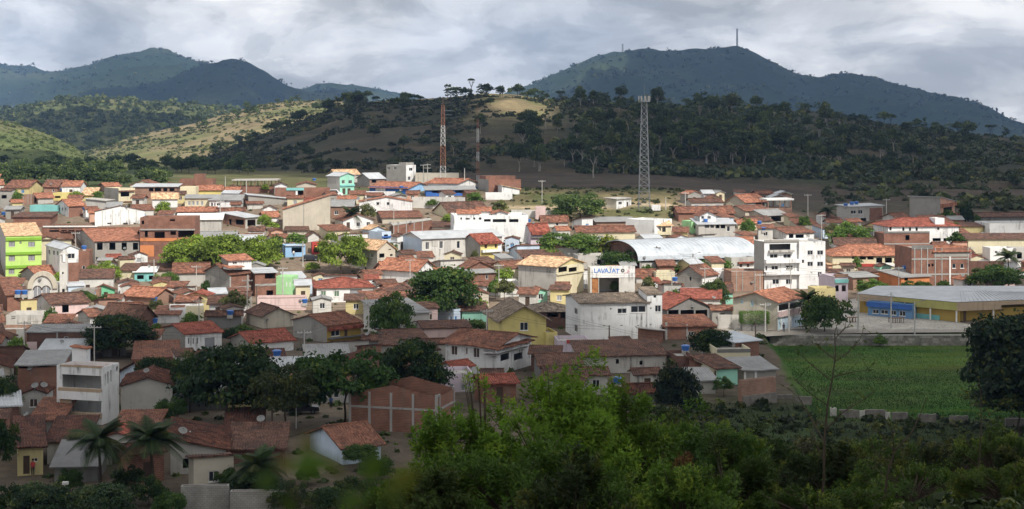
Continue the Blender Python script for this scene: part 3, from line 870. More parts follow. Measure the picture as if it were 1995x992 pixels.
    if roof != 'F' and not noroof:
        rb = MB()
        o = ov
        zo = ze + th * 0.9
        def slz(dist): return zo + rise * dist / half
        if roof == 'U':
            lo = zo - rise * o / half; hi = zo + rise
            slope_sheet(rb, (-o, -o, lo), (Lu + o, -o, lo), (Lu + o, Lv / 2, hi), (-o, Lv / 2, hi), th, rmat, corr)
            slope_sheet(rb, (Lu + o, Lv + o, lo), (-o, Lv + o, lo), (-o, Lv / 2 + 0.002, hi), (Lu + o, Lv / 2 + 0.002, hi), th, rmat, corr)
            rb.bar((-o, Lv / 2, hi + 0.03), (Lu + o, Lv / 2, hi + 0.03), 0.12, rmat)
        elif roof == 'V':
            lo = zo - rise * o / half; hi = zo + rise
            slope_sheet(rb, (-o, Lv + o, lo), (-o, -o, lo), (Lu / 2, -o, hi), (Lu / 2, Lv + o, hi), th, rmat, corr)
            slope_sheet(rb, (Lu + o, -o, lo), (Lu + o, Lv + o, lo), (Lu / 2 + 0.002, Lv + o, hi), (Lu / 2 + 0.002, -o, hi), th, rmat, corr)
            rb.bar((Lu / 2, -o, hi + 0.03), (Lu / 2, Lv + o, hi + 0.03), 0.12, rmat)
        elif roof == 'H':
            lo = zo - rise * o / half; hi = zo + rise; h = half
            A, B_, C_, D = (-o, -o, lo), (Lu + o, -o, lo), (Lu + o, Lv + o, lo), (-o, Lv + o, lo)
            if Lu >= Lv: r1, r2 = (h, Lv / 2, hi), (max(Lu - h, h + 0.01), Lv / 2, hi); polys = [[A, B_, r2, r1], [C_, D, r1, r2], [D, A, r1], [B_, C_, r2]]
            else: r1, r2 = (Lu / 2, h, hi), (Lu / 2, max(Lv - h, h + 0.01), hi); polys = [[A, B_, r1], [C_, D, r2], [D, A, r1, r2], [B_, C_, r2, r1]]
            for pl in polys: rb.poly(pl, rmat)
            rb.poly([A, D, C_, B_], 'timber')
            for p, q in ((A, r1), (B_, r2 if Lu >= Lv else r1), (r1, r2), (C_, r2), (D, r1 if Lu >= Lv else r2)):
                rb.bar(Vector(p) + Vector((0, 0, 0.03)), Vector(q) + Vector((0, 0, 0.03)), 0.1, rmat)
            for p, q in ((A, B_), (B_, C_), (C_, D), (D, A)):
                rb.bar(Vector(p) - Vector((0, 0, 0.06)), Vector(q) - Vector((0, 0, 0.06)), 0.06, rmat)
        else:
            k = rise / half
            if roof == 'SB': z = lambda u, v: zo + k * v
            elif roof == 'SF': z = lambda u, v: zo + k * (Lv - v)
            elif roof == 'SL': z = lambda u, v: zo + k * (Lu - u)
            elif roof == 'SR': z = lambda u, v: zo + k * u
            else: z = lambda u, v: zo
            q = [(-o, -o), (Lu + o, -o), (Lu + o, Lv + o), (-o, Lv + o)]
            if roof in ('SL',): q = [q[1], q[2], q[3], q[0]]
            if roof in ('SR',): q = [q[3], q[0], q[1], q[2]]
            if roof == 'SF': q = [q[2], q[3], q[0], q[1]]
            pts = [(u, v, z(u, v)) for u, v in q]
            slope_sheet(rb, pts[0], pts[1], pts[2], pts[3], th, rmat, corr if roof in ('SB', 'SF', 'SL', 'SR') else 0)
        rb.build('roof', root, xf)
    # windows and doors
    for face in 'RL':
        for (u0, u1, z0, z1, kind, mat) in hol[face]:
            if kind == 'o': continue
            def T(u, dd, z): return (u, dd, z) if face == 'R' else (dd, u, z)
            def bx(mb_, u0_, u1_, d0, d1, z0_, z1_, m_): mb_.box(T(u0_, d0, z0_), T(u1_, d1, z1_), m_)
            wb = MB()
            e = 0.07 if kind == 'w' else 0.06
            pn = mat or (pane if kind == 'w' else 'dark_wood')
            bx(wb, u0 + e, u1 - e, 0.115, 0.15, z0 + e, z1 - e, pn)
            fm = wframe if kind == 'w' else 'timber'
            bx(wb, u0, u1, 0.07, 0.155, z1 - e, z1, fm); bx(wb, u0, u1, 0.07, 0.155, z0, z0 + e, fm)
            bx(wb, u0, u0 + e, 0.07, 0.155, z0 + e, z1 - e, fm); bx(wb, u1 - e, u1, 0.07, 0.155, z0 + e, z1 - e, fm)
            if kind == 'w' and u1 - u0 > 0.9:
                um = (u0 + u1) / 2
                bx(wb, um - 0.03, um + 0.03, 0.09, 0.118, z0 + e, z1 - e, fm)
            wo_ = wb.build('window' if kind == 'w' else 'door', root, xf)
            if kind == 'w' and u1 - u0 > 0.7 and b.Y < 420:
                sb = MB(); bx(sb, u0 - 0.08, u1 + 0.08, -0.09, 0.06, z0 - 0.07, z0 + 0.004, 'trim_white')
                s_ = sb.build('sill', wo_, xf)
    for bd in bands:
        face, x0_, y0_, x1_, y1_, mat = bd[:6]
        proud = bd[6] if len(bd) > 6 else 0.06
        nm = bd[7] if len(bd) > 7 else 'ledge'
        L = b.Lu if face == 'R' else b.Lv
        u0, u1 = sorted((b.pix(face, x0_, y1_)[0], b.pix(face, x1_, y1_)[0]))
        u0, u1 = max(u0, -0.004), min(u1, L + 0.004)
        xm = (x0_ + x1_) / 2
        z0, z1 = b.pix(face, xm, y1_)[1], b.pix(face, xm, y0_)[1]
        mb2 = MB()
        if face == 'R': mb2.box((u0, -proud, z0), (u1, 0.0 - 0.003, z1), mat)
        else: mb2.box((-proud, u0, z0), (-0.003, u1, z1), mat)
        mb2.build(nm, root, xf)
    return xf

def auto_windows(b, face, x0, x1, rows, n, w=0.9, h=1.0):
    return [(face, x0 + (x1 - x0) * (i + 0.5) / n - w * FPX / b.Y / 2, r - h * FPX / b.Y / 2, x0 + (x1 - x0) * (i + 0.5) / n + w * FPX / b.Y / 2, r + h * FPX / b.Y / 2) for r in rows for i in range(n)]

def H(label, x0, xc, x1, yb, ye, a, roof, wall, rmat, short=None, name='house', cat='house', group=None, Y=None, d=None, dr=None, ytop=None, **kw):
    b = Block(x0, xc, x1, yb, ye, a, Y=Y, d=d, dr=dr)
    root = empty(name, b.P0, b.a)
    root.matrix_basis = b.M
    tag(root, label, cat, group)
    add_block(root, b, wall, roof, rmat, **kw)
    LAND.append(dict(x0=x0, x1=x1, y0=(kw.get('yr') or ye - 8) if ytop is None else ytop, y1=yb, Y=b.Y, short=short, cx=(x0 + x1) / 2, P=b.P0))
    FOOT.append((b.P0.x, b.P0.y, b.a, b.Lu, b.Lv))
    root_b[root.name] = b
    return root
root_b = {}
def P(root, x0, xc, x1, yb, ye, a, roof, wall, rmat, dy=0.0, d=None, dr=None, zb=0.0, **kw):
    """a further box of the same building, dy metres behind its near corner; yb is the row of its own foot"""
    B0 = root_b[root.name]
    b = Block(x0, xc, x1, yb, ye, a, Y=B0.Y + dy, d=d, dr=dr, zb=zb, sink=False)
    add_block(root, b, wall, roof, rmat, **kw)
    return b

# ------------------------------------------------------------------ the town, building by building (photo pixel columns and rows)
def w_(f, *boxes): return [(f,) + b for b in boxes]
# --- upper left
h = H('lime green three storey apartment block with darker green ledges', -22, 11, 81, 541, 460, 22, 'U', 'lime', 'claypale', 'lime green apartment block', 'apartment_block', 'apartment block', yr=445, wallL='palegrey', ov=0.2,
  wins=w_('R', (17, 471, 29, 480), (55, 471, 68, 480), (17, 498, 29, 508), (55, 497, 68, 507), (17, 524, 28, 533), (57, 524, 69, 533), (38, 471, 42, 475)), pane='shutter_grey', wframe='dark_wood',
  bands=[('R', 11, 463, 81, 468, 'darklime', 0.3), ('R', 11, 491, 81, 496, 'darklime', 0.3), ('R', 11, 517, 81, 522, 'darklime', 0.3)])
H('long brick hall with open bays under a thin pale roof edge', 81, 81, 276, 464, 443, 3, 'F', 'brick', 'slab', 'long brick hall', 'brick_hall', 'building', d=14, parapet=0.7,
  opens=w_('R', (96, 445, 115, 452), (119, 445, 130, 452), (133, 445, 145, 452), (148, 445, 162, 452), (165, 445, 185, 452)), bands=[('R', 84, 440, 190, 442.5, 'trim_white', 0.25)])
H('unfinished grey two storey building with a new orange roof', 130, 185, 277, 514, 470, 24, 'U', 'grey', 'claynew', 'grey two storey building with orange roof', 'unfinished_building', 'building', yr=456, wallL='palegrey',
  opens=w_('R', (189, 473, 200, 487), (213, 473, 225, 487), (237, 473, 247, 487), (259, 473, 269, 487), (187, 501, 194, 514), (215, 499, 229, 503), (233, 499, 245, 503)), wins=w_('R', (255, 499, 272, 509)))
h = H('tall narrow white house with brick ground floor and grey metal roof', 90, 122, 153, 556, 486, 30, 'V', 'white', 'zinc', 'tall narrow white house', yr=478, slope=0.2, ov=0.3,
  wins=w_('R', (132, 494, 146, 504)) + w_('L', (94, 487, 98, 496), (103, 488, 107, 497), (110, 489, 114, 498)), bands=[('R', 122, 512, 153, 556, 'brick', 0.05, 'brick_panel')])
P(h, 153, 153, 174, 556, 489, 8, 'F', 'brick', 'slab', dy=2.0, d=6, wins=w_('R', (160, 518, 166, 526)))
# church
h = H('small white church with arched gable facade and two arched windows', 54, 54, 112, 584, 557, 6, 'F', 'offwhite', 'slab', 'small white church', 'church', 'church', d=9, parapet=0.1, ytop=543)
CHURCH = h
H('small house with orange roof and grey gable before the lime block', 41, 73, 113, 553, 537, 40, 'U', 'offwhite', 'claynew', 'orange roofed house before the lime block', yr=519, wallL='grey')
h = H('half built red brick building with dark upper floor openings', 273, 273, 380, 507, 424, 4, 'F', 'brick', 'slab', 'half built red brick building', 'unfinished_building', 'building', d=9, ytop=420,
  opens=w_('R', (282, 450, 288, 462), (301, 452, 321, 466), (332, 451, 343, 458), (347, 448, 378, 462), (276, 430, 281, 437), (331, 427, 341, 431)), bands=[('R', 273, 446, 345, 448.5, 'concrete', 0.35), ('R', 345, 446, 380, 449, 'concrete', 0.2), ('R', 273, 464, 380, 470, 'orange', 0.12), ('R', 273, 478, 300, 500, 'orange', 0.05)])
H('white warehouse with ribbed front and shallow brown roof', 172, 185, 282, 441, 412, 14, 'V', 'white', 'clayold', 'white warehouse', 'warehouse', 'warehouse', yr=401, ov=0.2, ytop=401,
  opens=w_('R', (209, 434, 217, 437), (240, 434, 249, 438), (260, 434, 268, 438)), bands=[('R', x, 408, x + 1.6, 440, 'offwhite', 0.18, 'pilaster') for x in (199, 219, 234, 250, 265)])
H('small house with white gable, brick side and bright orange roof', 111, 134, 165, 424, 401, 38, 'U', 'brick', 'claynew', 'white gabled orange roofed house', yr=389, wallL='white', wins=w_('L', (114, 404, 117, 411), (120, 404, 123, 411), (126, 404, 129, 411)))
H('brown brick house with old tile roof left of the small white gable', 26, 26, 98, 443, 423, 3, 'SB', 'brick', 'clayold', 'brown brick house', yr=414, d=8)
H('low wall hung with green netting before a dark shed', 58, 58, 111, 417, 400, -4, 'F', 'teal', 'slab', 'green netting wall', d=4)
H('raw grey cement block at the far edge of town', -12, 0, 26, 406, 377, 20, 'F', 'grey', 'slab', 'raw grey cement block', d=6, opens=w_('R', (3, 380, 13, 387)))
H('low brick house with concrete posts showing in its wall', 33, 33, 62, 399, 380, 4, 'F', 'brickpale', 'slab', None, d=5, bands=[('R', x, 379, x + 1.2, 399, 'concrete', 0.08, 'post') for x in (36, 45, 54, 60)])
H('low grey house with bright orange tile roof near the treeline', 62, 74, 104, 398, 386, 25, 'U', 'palegrey', 'claynew', 'low orange roofed house near the treeline', yr=377)
H('tiny brick house with a dish on its roof by the woods', 85, 85, 112, 382, 364, 5, 'SB', 'brickpale', 'clay', 'tiny brick house', d=5, wins=w_('R', (102, 369, 106, 374)))
H('bright yellow wall house half hidden by a round tree', 103, 103, 133, 391, 376, 2, 'F', 'yellow', 'slab', 'bright yellow wall house', d=5, opens=w_('R', (107, 382, 118, 386)))
H('low yellow house between two bushes', 160, 160, 184, 391, 380, 2, 'SB', 'yellow', 'claypale', None, d=5)
H('cream balcony house with a raw cement side wall', 203, 231, 263, 399, 367, 40, 'F', 'cream', 'slab', 'cream balcony house', wallL='grey', opens=w_('R', (235, 374, 252, 383)), bands=[('R', 231, 371, 262, 373.5, 'clay', 0.5), ('R', 231, 392, 262, 394, 'clay', 0.3)])
H('small brick gable house with orange roof at the back row', 193, 206, 235, 374, 364, 30, 'U', 'brickpale', 'claynew', None, yr=357)
H('long open terrace with pale metal roof on slim posts', 259, 259, 345, 388, 364, 2, 'SB', 'brickpale', 'zinc', 'long open terrace', d=6, slope=0.1, opens=w_('R', (290, 366, 299, 373), (301, 366, 314, 373), (318, 366, 326, 373), (330, 366, 340, 373)))
H('white house with pale slab roof by a leafy tree', 289, 297, 346, 406, 385, 12, 'SB', 'white', 'claypale', 'white house with pale slab roof', yr=376)
H('grey windowless wall house under the cream balcony house', 167, 167, 205, 411, 391, -6, 'SL', 'palegrey', 'slab', None, slope=0.08, d=6)
# --- upper middle left
h = H('red brick shell with a raised centre at the field edge', 350, 350, 415, 367, 349, 2, 'F', 'brick', 'slab', 'red brick shell', 'unfinished_building', 'building', d=6, ytop=338)
P(h, 378, 378, 397, 360, 339, 2, 'F', 'brick', 'slab', dy=-0.1, d=4)
H('yellow house with orange roof and a small front gable', 380, 384, 433, 381, 370, 8, 'U', 'yellow', 'claynew', 'yellow house with orange roof', yr=362, d=6)
H('weathered cream cube house below the brick shell', 351, 351, 381, 389, 364, 3, 'F', 'cream', 'slab', None, d=6)
h = H('grey concrete frame with a flat slab on columns over brick', 455, 455, 538, 377, 352, 2, 'slab', 'brick', 'slab', 'concrete frame on columns', 'unfinished_building', 'building', d=7, open_frame=2.0, ncol=6, th=0.35)
H('long cream house with four plain windows and grey roof', 360, 360, 409, 408, 386, 3, 'SB', 'cream', 'fibre', 'long cream house', yr=380, d=6, wins=w_('R', (366, 392, 371, 400), (374, 392, 379, 400), (382, 392, 387, 400), (391, 392, 396, 400)), pane='shutter_grey')
H('white house with blue framed windows and weathered grey roof', 408, 408, 469, 410, 390, 4, 'SB', 'white', 'fibre', None, yr=380, d=7, wins=w_('R', (411, 395, 415, 402), (417, 395, 420, 402), (422, 396, 430, 401), (459, 394, 462, 398)))
H('grey warehouse with pale shallow metal roof', 471, 484, 563, 402, 388, 16, 'SL', 'grey', 'zinc', 'grey warehouse', 'warehouse', 'warehouse', slope=0.10, d=10, ytop=377)
h = H('long brick wall with turquoise shop portal', 500, 535, 643, 391, 367, 6, 'F', 'brick', 'slab', 'long brick wall with turquoise portal', d=6, wallL='palegrey', opens=w_('R', (580, 372, 591, 381)), bands=[('R', 558, 366, 592, 371, 'teal', 0.25), ('R', 576, 371, 580, 383, 'white', 0.1)])
H('tall windowless cream wall house with sloping orange roof edge', 546, 551, 643, 450, 408, 6, 'SR', 'beige', 'claynew', 'tall windowless cream house', d=9, slope=0.30, ytop=385, ov=0.35, bands=[('R', 591, 395, 592.5, 450, 'grey', 0.05, 'joint')])
H('white gable front among brown tile roofs', 508, 511, 540, 418, 410, 6, 'V', 'white', 'clayold', 'white gable among brown roofs', yr=400)
H('brown tiled house with small white front left of the cream wall', 478, 482, 512, 408, 399, 12, 'U', 'offwhite', 'clay', None, yr=390)
H('long low brick house with bright orange roof', 342, 346, 418, 424, 412, 5, 'U', 'brickpale', 'claynew', 'long low orange roofed house', yr=404, d=7)
H('grey house with broad white roof slab', 334, 345, 431, 455, 428, 8, 'SB', 'palegrey', 'white_slab', 'grey house with white roof slab', d=8, slope=0.12, ov=0.5)
H('white cottage with brown tile roof by a lamp post', 419, 424, 476, 424, 409, 10, 'U', 'white', 'clay', None, yr=400, wins=w_('R', (429, 412, 434, 418), (441, 412, 446, 418)))
H('grey terrace house with metal roof and square openings', 431, 478, 508, 446, 424, 50, 'SB', 'palegrey', 'zinc', 'grey terrace house', slope=0.1, wallL='brickpale', opens=w_('L', (446, 427, 451, 441), (459, 428, 475, 438)) + w_('R', (482, 428, 498, 441)))
H('white cottage with orange roof beside the cream wall', 507, 515, 543, 434, 423, 22, 'U', 'white', 'claynew', None, yr=413, wins=w_('R', (520, 426, 526, 431)))
H('pale blue bar with dark doorway on the upper square', 548, 556, 595, 502, 479, 15, 'F', 'blue', 'white_slab', 'pale blue bar', 'bar', 'building', d=6, opens=w_('R', (568, 482, 588, 492)), bands=[('R', 556, 476, 594, 479, 'paleblue', 0.4)])
H('white gable cottage behind the pale blue bar', 594, 600, 621, 472, 462, 30, 'V', 'offwhite', 'clayold', None, yr=452)
H('tan house with old tiled roof under the cream wall', 555, 560, 600, 462, 450, 10, 'U', 'beige', 'clayold', None, yr=440)
H('red stall building with turquoise door on the upper square', 604, 608, 637, 496, 474, 10, 'F', 'red', 'slab', 'red stall building', 'kiosk', 'building', d=5, opens=w_('R', (612, 478, 622, 492)))
# --- top middle
h = H('mint green two storey house with pale window frames', 638, 662, 690, 381, 343, 45, 'V', 'mint', 'zinc', 'mint green house', yr=337, wallL='palegrey', ov=0.4, wins=w_('R', (666, 351, 672, 358), (679, 351, 686, 358)), doors=w_('R', (667, 367, 673, 379), (677, 367, 683, 379)), bands=[('R', 662, 360, 690, 363, 'teal', 0.35)])
H('grey house with cream tiled top behind the mint house', 641, 655, 700, 356, 340, 25, 'U', 'palegrey', 'claypale', None, yr=331)
H('grey cement house with zinc roof beside the mint house', 696, 720, 749, 362, 348, 40, 'U', 'brickpale', 'zinc', None, yr=338, wallL='grey', opens=w_('R', (724, 349, 733, 356)))
h = H('three storey block with white front and grey cement side', 753, 791, 810, 357, 322, 55, 'F', 'white', 'slab', 'three storey white and grey block', 'apartment_block', 'apartment block', wallL='grey', ytop=317, wins=w_('R', (797, 327, 804, 333), (795, 344, 800, 351)) + w_('L', (754, 325, 759, 331), (767, 325, 772, 331)))
P(h, 777, 791, 806, 325, 317, 55, 'F', 'grey', 'slab', dy=3, zb=-0.5)
H('long bare beige wall building below the red mast', 809, 809, 894, 358, 338, 2, 'F', 'beige', 'slab', 'long beige wall', d=8, parapet=0.2)
h = H('blue school hall with long orange roof', 720, 795, 838, 379, 367, 62, 'V', 'blue', 'claynew', 'blue school hall', 'school_hall', 'school', yr=356, ov=0.5, ytop=353, wallL='white', wins=w_('R', (813, 370, 820, 376)), bands=[('L', 720, 364, 795, 379, 'deepblue', 0.05, 'plinth'), ('L', 732, 366, 751, 372, 'white', 0.1, 'wall_panel')])
H('white school wing with blue plinth and orange roof', 829, 892, 931, 375, 358, 60, 'V', 'white', 'claynew', 'white school wing', 'school_wing', 'school', yr=349, ov=0.5, ytop=344, bands=[('R', 892, 366, 931, 375, 'deepblue', 0.05, 'plinth')])
H('grey roofed school porch along the brick base', 824, 830, 925, 383, 370, 8, 'SB', 'deepblue', 'fibre', None, name='school_porch', cat='school', d=5, slope=0.15, opens=w_('R', (842, 371, 858, 376), (862, 371, 884, 376), (887, 371, 905, 376)))
H('white boundary wall before the blue school', 690, 690, 770, 385, 373, -2, 'F', 'white', 'slab', None, name='boundary_wall', cat='wall', d=0.8)
H('beige retaining wall below the school', 802, 802, 905, 405, 384, -8, 'F', 'offwhite', 'slab', 'beige retaining wall', name='retaining_wall', cat='wall', d=1.0)
H('long white house with shallow gable and two small windows', 696, 700, 803, 414, 393, 5, 'V', 'white', 'claynew', 'long white gabled house', yr=384, ov=0.3, d=7, wins=w_('R', (733, 394, 739, 400), (753, 394, 759, 400)))
h = H('raw brick block on the crest with grey side wall', 934, 952, 1015, 375, 350, 22, 'F', 'brick', 'slab', 'raw brick block on the crest', 'unfinished_building', 'building', ytop=343, d=9, wallL='grey')
P(h, 946, 946, 1004, 352, 343, 22, 'F', 'brick', 'slab', dy=2.5, d=5, zb=-0.5)
H('low white yard wall below the brick block', 946, 946, 998, 389, 375, -3, 'F', 'white', 'slab', None, name='yard_wall', cat='wall', d=0.8)
H('white shed with tiled slope below the brick block', 973, 978, 1012, 380, 368, 14, 'SL', 'white', 'claypale', None, slope=0.2, d=5)
H('old cream house with broad brown roof', 845, 874, 952, 427, 413, 32, 'U', 'cream', 'clayold', 'old cream house with brown roof', yr=394, wins=w_('L', (847, 404, 851, 409)))
h = H('large white villa with roof terraces and long blank walls', 880, 884, 1029, 478, 420, 6, 'F', 'white', 'white_slab', 'large white villa', 'villa', 'house', d=12, ytop=410, opens=w_('R', (897, 424, 900, 428), (907, 425, 915, 428), (922, 424, 926, 428), (933, 424, 938, 428), (943, 427, 956, 432), (960, 427, 986, 433), (992, 427, 1010, 433)))
P(h, 889, 893, 934, 424, 416, 6, 'U', 'white', 'claynew', dy=1.5, d=5, yr=410, zb=-0.3)
P(h, 927, 931, 956, 420, 411, 6, 'U', 'white', 'claynew', dy=4, d=5, yr=405, zb=-0.3)
P(h, 957, 960, 990, 424, 416, 6, 'V', 'white', 'claynew', dy=1.5, d=5, yr=411, zb=-0.3)
h = H('white hotel with grey metal roof and tall shuttered windows', 781, 822, 978, 511, 465, 28, 'U', 'offwhite', 'zinc', 'white hotel', 'hotel', 'hotel', yr=450, d=11, wallL='paleblue', gmat='offwhite', ov=0.5, wins=w_('R', (856, 470, 863, 484), (890, 470, 896, 484), (845, 470, 849, 476), (829, 472, 836, 486)), bands=[('R', 866, 466, 878, 495, 'palegrey', 0.08), ('R', 842, 466, 853, 480, 'palegrey', 0.08)])
h = H('yellow balcony house with dark red roof and grey gable', 898, 936, 976, 509, 475, 38, 'U', 'yellow', 'clayred', 'yellow balcony house', yr=456, wallL='grey', doors=w_('R', (944, 476, 949, 484), (964, 476, 968, 483), (944, 499, 952, 507), (963, 499, 968, 507)), bands=[('R', 937, 470, 974, 475, 'clayred', 0.7), ('R', 937, 486, 975, 491, 'white', 0.8), ('R', 970, 475, 976, 508, 'white', 0.1, 'pilaster')])
H('long brick workshop with slanting concrete top', 760, 766, 841, 456, 440, 8, 'SR', 'brick', 'slab', 'long brick workshop', 'workshop', 'building', slope=0.14, d=8, ov=0.1, ytop=428, bands=[('R', x, 430, x + 1.6, 456, 'concrete', 0.08, 'post') for x in (775, 791, 806, 822)])
H('house with dark brown tile roof beside the brick workshop', 840, 842, 881, 454, 447, 5, 'SB', 'beige', 'clayold', None, yr=436, d=8)
H('white cottage with pink gable before the workshop', 706, 720, 749, 459, 447, 35, 'V', 'paleblue', 'claypale', None, yr=440)
H('brown tiled row house with satellite dishes behind the workshop', 732, 745, 822, 436, 424, 10, 'U', 'beige', 'clay', None, yr=414)
H('white and purple corner shop by the large tree', 718, 744, 762, 478, 452, 40, 'F', 'paleblue', 'slab', 'white and purple corner shop', opens=w_('R', (748, 457, 756, 466)), bands=[('R', 744, 460, 761, 463, 'deepblue', 0.3)])
h = H('cream two storey house with pale orange roof', 682, 735, 770, 534, 486, 40, 'V', 'beige', 'claypale', 'cream two storey house', yr=470, wallL='palegrey', ov=0.4, ytop=469, opens=w_('R', (739, 494, 749, 502), (757, 482, 762, 487), (760, 495, 765, 499)) + w_('L', (710, 521, 714, 526)), wins=w_('L', (687, 491, 692, 499), (708, 493, 713, 501), (722, 494, 727, 502)), pane='shutter_green')
# --- centre right, top
H('white washed boundary wall with painted lettering marks', 996, 996, 1044, 424, 409, 0, 'F', 'offwhite', 'slab', None, name='painted_wall', cat='wall', d=0.6)
h = H('pink gate pillar in the painted wall', 1043, 1043, 1063, 428, 402, 0, 'F', 'pink', 'slab', 'pink gate pillar', name='gate_pillar', cat='wall', d=1.2)
H('painted wall beyond the pink gate', 1064, 1064, 1098, 424, 410, 0, 'F', 'offwhite', 'slab', None, name='painted_wall', cat='wall', d=0.6)
H('red tiled house below the painted wall', 1052, 1056, 1106, 443, 432, 8, 'U', 'offwhite', 'clay', 'red tiled house below the painted wall', yr=421, wins=w_('R', (1083, 434, 1088, 440)))
H('dark stacked house with layered tile roofs beside the villa', 1026, 1034, 1068, 478, 449, 18, 'U', 'lilac', 'clayred', 'dark stacked house', yr=433, bands=[('R', 1034, 452, 1067, 457, 'clayred', 0.9), ('R', 1034, 461, 1067, 463, 'darkgrey', 0.6)])
H('long cream house with brown tile roof before the grey shed', 1119, 1125, 1237, 477, 452, 4, 'U', 'cream', 'clay', 'long cream house with brown roof', yr=441, d=8, wins=w_('R', (1148, 459, 1160, 468), (1164, 459, 1176, 468)), pane='shutter_grey')
H('long tan shed with grey sheet roof', 1158, 1162, 1237, 444, 436, 5, 'SB', 'brickpale', 'fibre', 'long tan shed', 'shed', 'shed', yr=430, d=7)
h = H('bright white modern house with straw coloured terrace roof', 1237, 1275, 1309, 462, 429, 50, 'F', 'white', 'white_slab', 'bright white modern house', ytop=424, d=9)
P(h, 1276, 1278, 1308, 458, 439, 12, 'U', 'cream', 'claypale', dy=1.0, d=6, yr=431, opens=w_('R', (1281, 441, 1288, 450), (1290, 442, 1297, 452)))
H('white hut with a small dark door near the grey mast', 1180, 1201, 1230, 408, 388, 50, 'SB', 'white', 'slab', 'white hut near the mast', 'hut', 'hut', slope=0.05, wallL='beige', wins=w_('R', (1205, 393, 1212, 399)), doors=w_('R', (1221, 394, 1224, 405)))
H('brick house with clay roof and posts on the skyline', 1318, 1322, 1398, 432, 414, 5, 'U', 'brick', 'clay', 'brick house with posts on its roof', yr=403, d=8)
H('brick gable house behind the green house', 1376, 1388, 1430, 428, 414, 25, 'U', 'brick', 'clay', None, yr=402)
h = H('tall cream gable house with bright orange roof at the town edge', 1414, 1452, 1493, 410, 394, 48, 'U', 'palegrey', 'claynew', 'tall cream gable house', yr=379, wallL='beige', opens=w_('R', (1472, 393, 1490, 403)))
H('white roof terrace frame above a brick wall', 1493, 1496, 1543, 420, 390, 8, 'slab', 'brickpale', 'white_slab', 'white terrace frame', open_frame=2.1, ncol=2, d=6, th=0.45)
H('cream house with red awning below the tall gable house', 1417, 1452, 1500, 428, 411, 30, 'U', 'beige', 'clay', None, yr=401)
H('pale green house with small white upper room', 1335, 1347, 1397, 455, 432, 14, 'F', 'palegreen', 'slab', 'pale green house', ytop=416, opens=w_('R', (1337, 437, 1347, 448), (1352, 439, 1358, 446)), d=7)
H('white upper room with two windows and tiled cap', 1361, 1364, 1395, 444, 420, 10, 'V', 'white', 'clay', None, Y=396, yr=412, d=5, wins=w_('R', (1366, 421, 1372, 427), (1378, 421, 1385, 427)))
H('grey terrace house with row of square openings behind the gym', 1357, 1361, 1432, 462, 437, 6, 'SB', 'palegrey', 'zinc', 'grey terrace house behind the gym', d=8, slope=0.12, opens=w_('R', (1373, 437, 1382, 444), (1384, 437, 1391, 444), (1394, 438, 1402, 445), (1404, 438, 1413, 445)), wins=w_('R', (1416, 441, 1422, 451)))
H('orange tiled house right of the green house', 1432, 1438, 1475, 446, 437, 12, 'U', 'cream', 'claynew', None, yr=428)
H('brown tiled house with broad roof and dark eaves', 1440, 1462, 1503, 442, 432, 20, 'U', 'beige', 'clayold', None, yr=422)
H('open shed with grey sheet roof and dark bay', 1450, 1490, 1534, 436, 420, 40, 'U', 'beige', 'fibre', 'open grey shed', 'shed', 'shed', yr=409, opens=w_('R', (1502, 421, 1522, 432)))
H('low tiled cottage with stone front near the palm', 1540, 1552, 1590, 449, 436, 20, 'SB', 'beige', 'clay', None, yr=427)
H('white rooftop house with open tiled veranda', 1485, 1532, 1586, 472, 454, 26, 'U', 'white', 'clay', 'white rooftop house', yr=443, opens=w_('R', (1537, 456, 1546, 464), (1550, 457, 1566, 464)))
h = H('white four storey apartment building with balconies', 1469, 1489, 1557, 565, 471, 14, 'F', 'white', 'slab', 'white four storey apartment building', 'apartment_building', 'apartment block', wallL='grey', parapet=0.6, ytop=466,
  opens=w_('R', (1499, 475, 1540, 487)), wins=w_('R', (1500, 495, 1515, 503), (1526, 495, 1541, 503), (1503, 518, 1516, 526), (1531, 517, 1545, 526), (1505, 544, 1518, 554), (1531, 544, 1543, 554), (1491, 518, 1495, 528)),
  bands=[('R', 1489, 505, 1556, 512, 'white', 1.1, 'balcony'), ('R', 1489, 529, 1556, 535, 'white', 1.1, 'balcony'), ('R', 1497, 487, 1545, 491, 'dirty', 0.9, 'balcony'), ('R', 1489, 467, 1556, 471, 'grey', 0.3)])
P(h, 1557, 1557, 1608, 565, 471, 8, 'F', 'white', 'slab', dy=1.2, d=11, wins=w_('R', (1573, 488, 1584, 497), (1592, 488, 1604, 497), (1573, 510, 1584, 519), (1592, 510, 1604, 519), (1562, 506, 1567, 513), (1593, 530, 1601, 540), (1579, 530, 1582, 533)))
H('grey white house with narrow balcony beside the apartment building', 1409, 1425, 1470, 532, 502, 20, 'F', 'palegrey', 'slab', 'grey balcony house', wallL='cream', d=8, bands=[('R', 1437, 510, 1469, 513, 'clayred', 0.6), ('R', 1438, 521, 1469, 526, 'white', 0.5, 'balcony')], doors=w_('R', (1441, 514, 1446, 521), (1455, 514, 1460, 521)))
H('plain brick wall house below the grey balcony house', 1417, 1425, 1487, 568, 529, 6, 'F', 'brickpale', 'slab', 'plain brick wall house', d=7, bands=[('R', x, 529, x + 1.5, 567, 'concrete', 0.08, 'post') for x in (1434, 1446, 1470)])
h = H('grey gabled house on stilts with red tile roof', 1320, 1368, 1397, 565, 537, 52, 'U', 'white', 'clay', 'grey gabled house on stilts', yr=517, wallL='grey', opens=w_('L', (1343, 540, 1347, 547), (1344, 563, 1357, 572)))
H('white plaster annex beside the grey gabled house', 1390, 1392, 1418, 556, 526, 5, 'F', 'white', 'slab', None, d=5, wins=w_('R', (1402, 542, 1408, 547)))
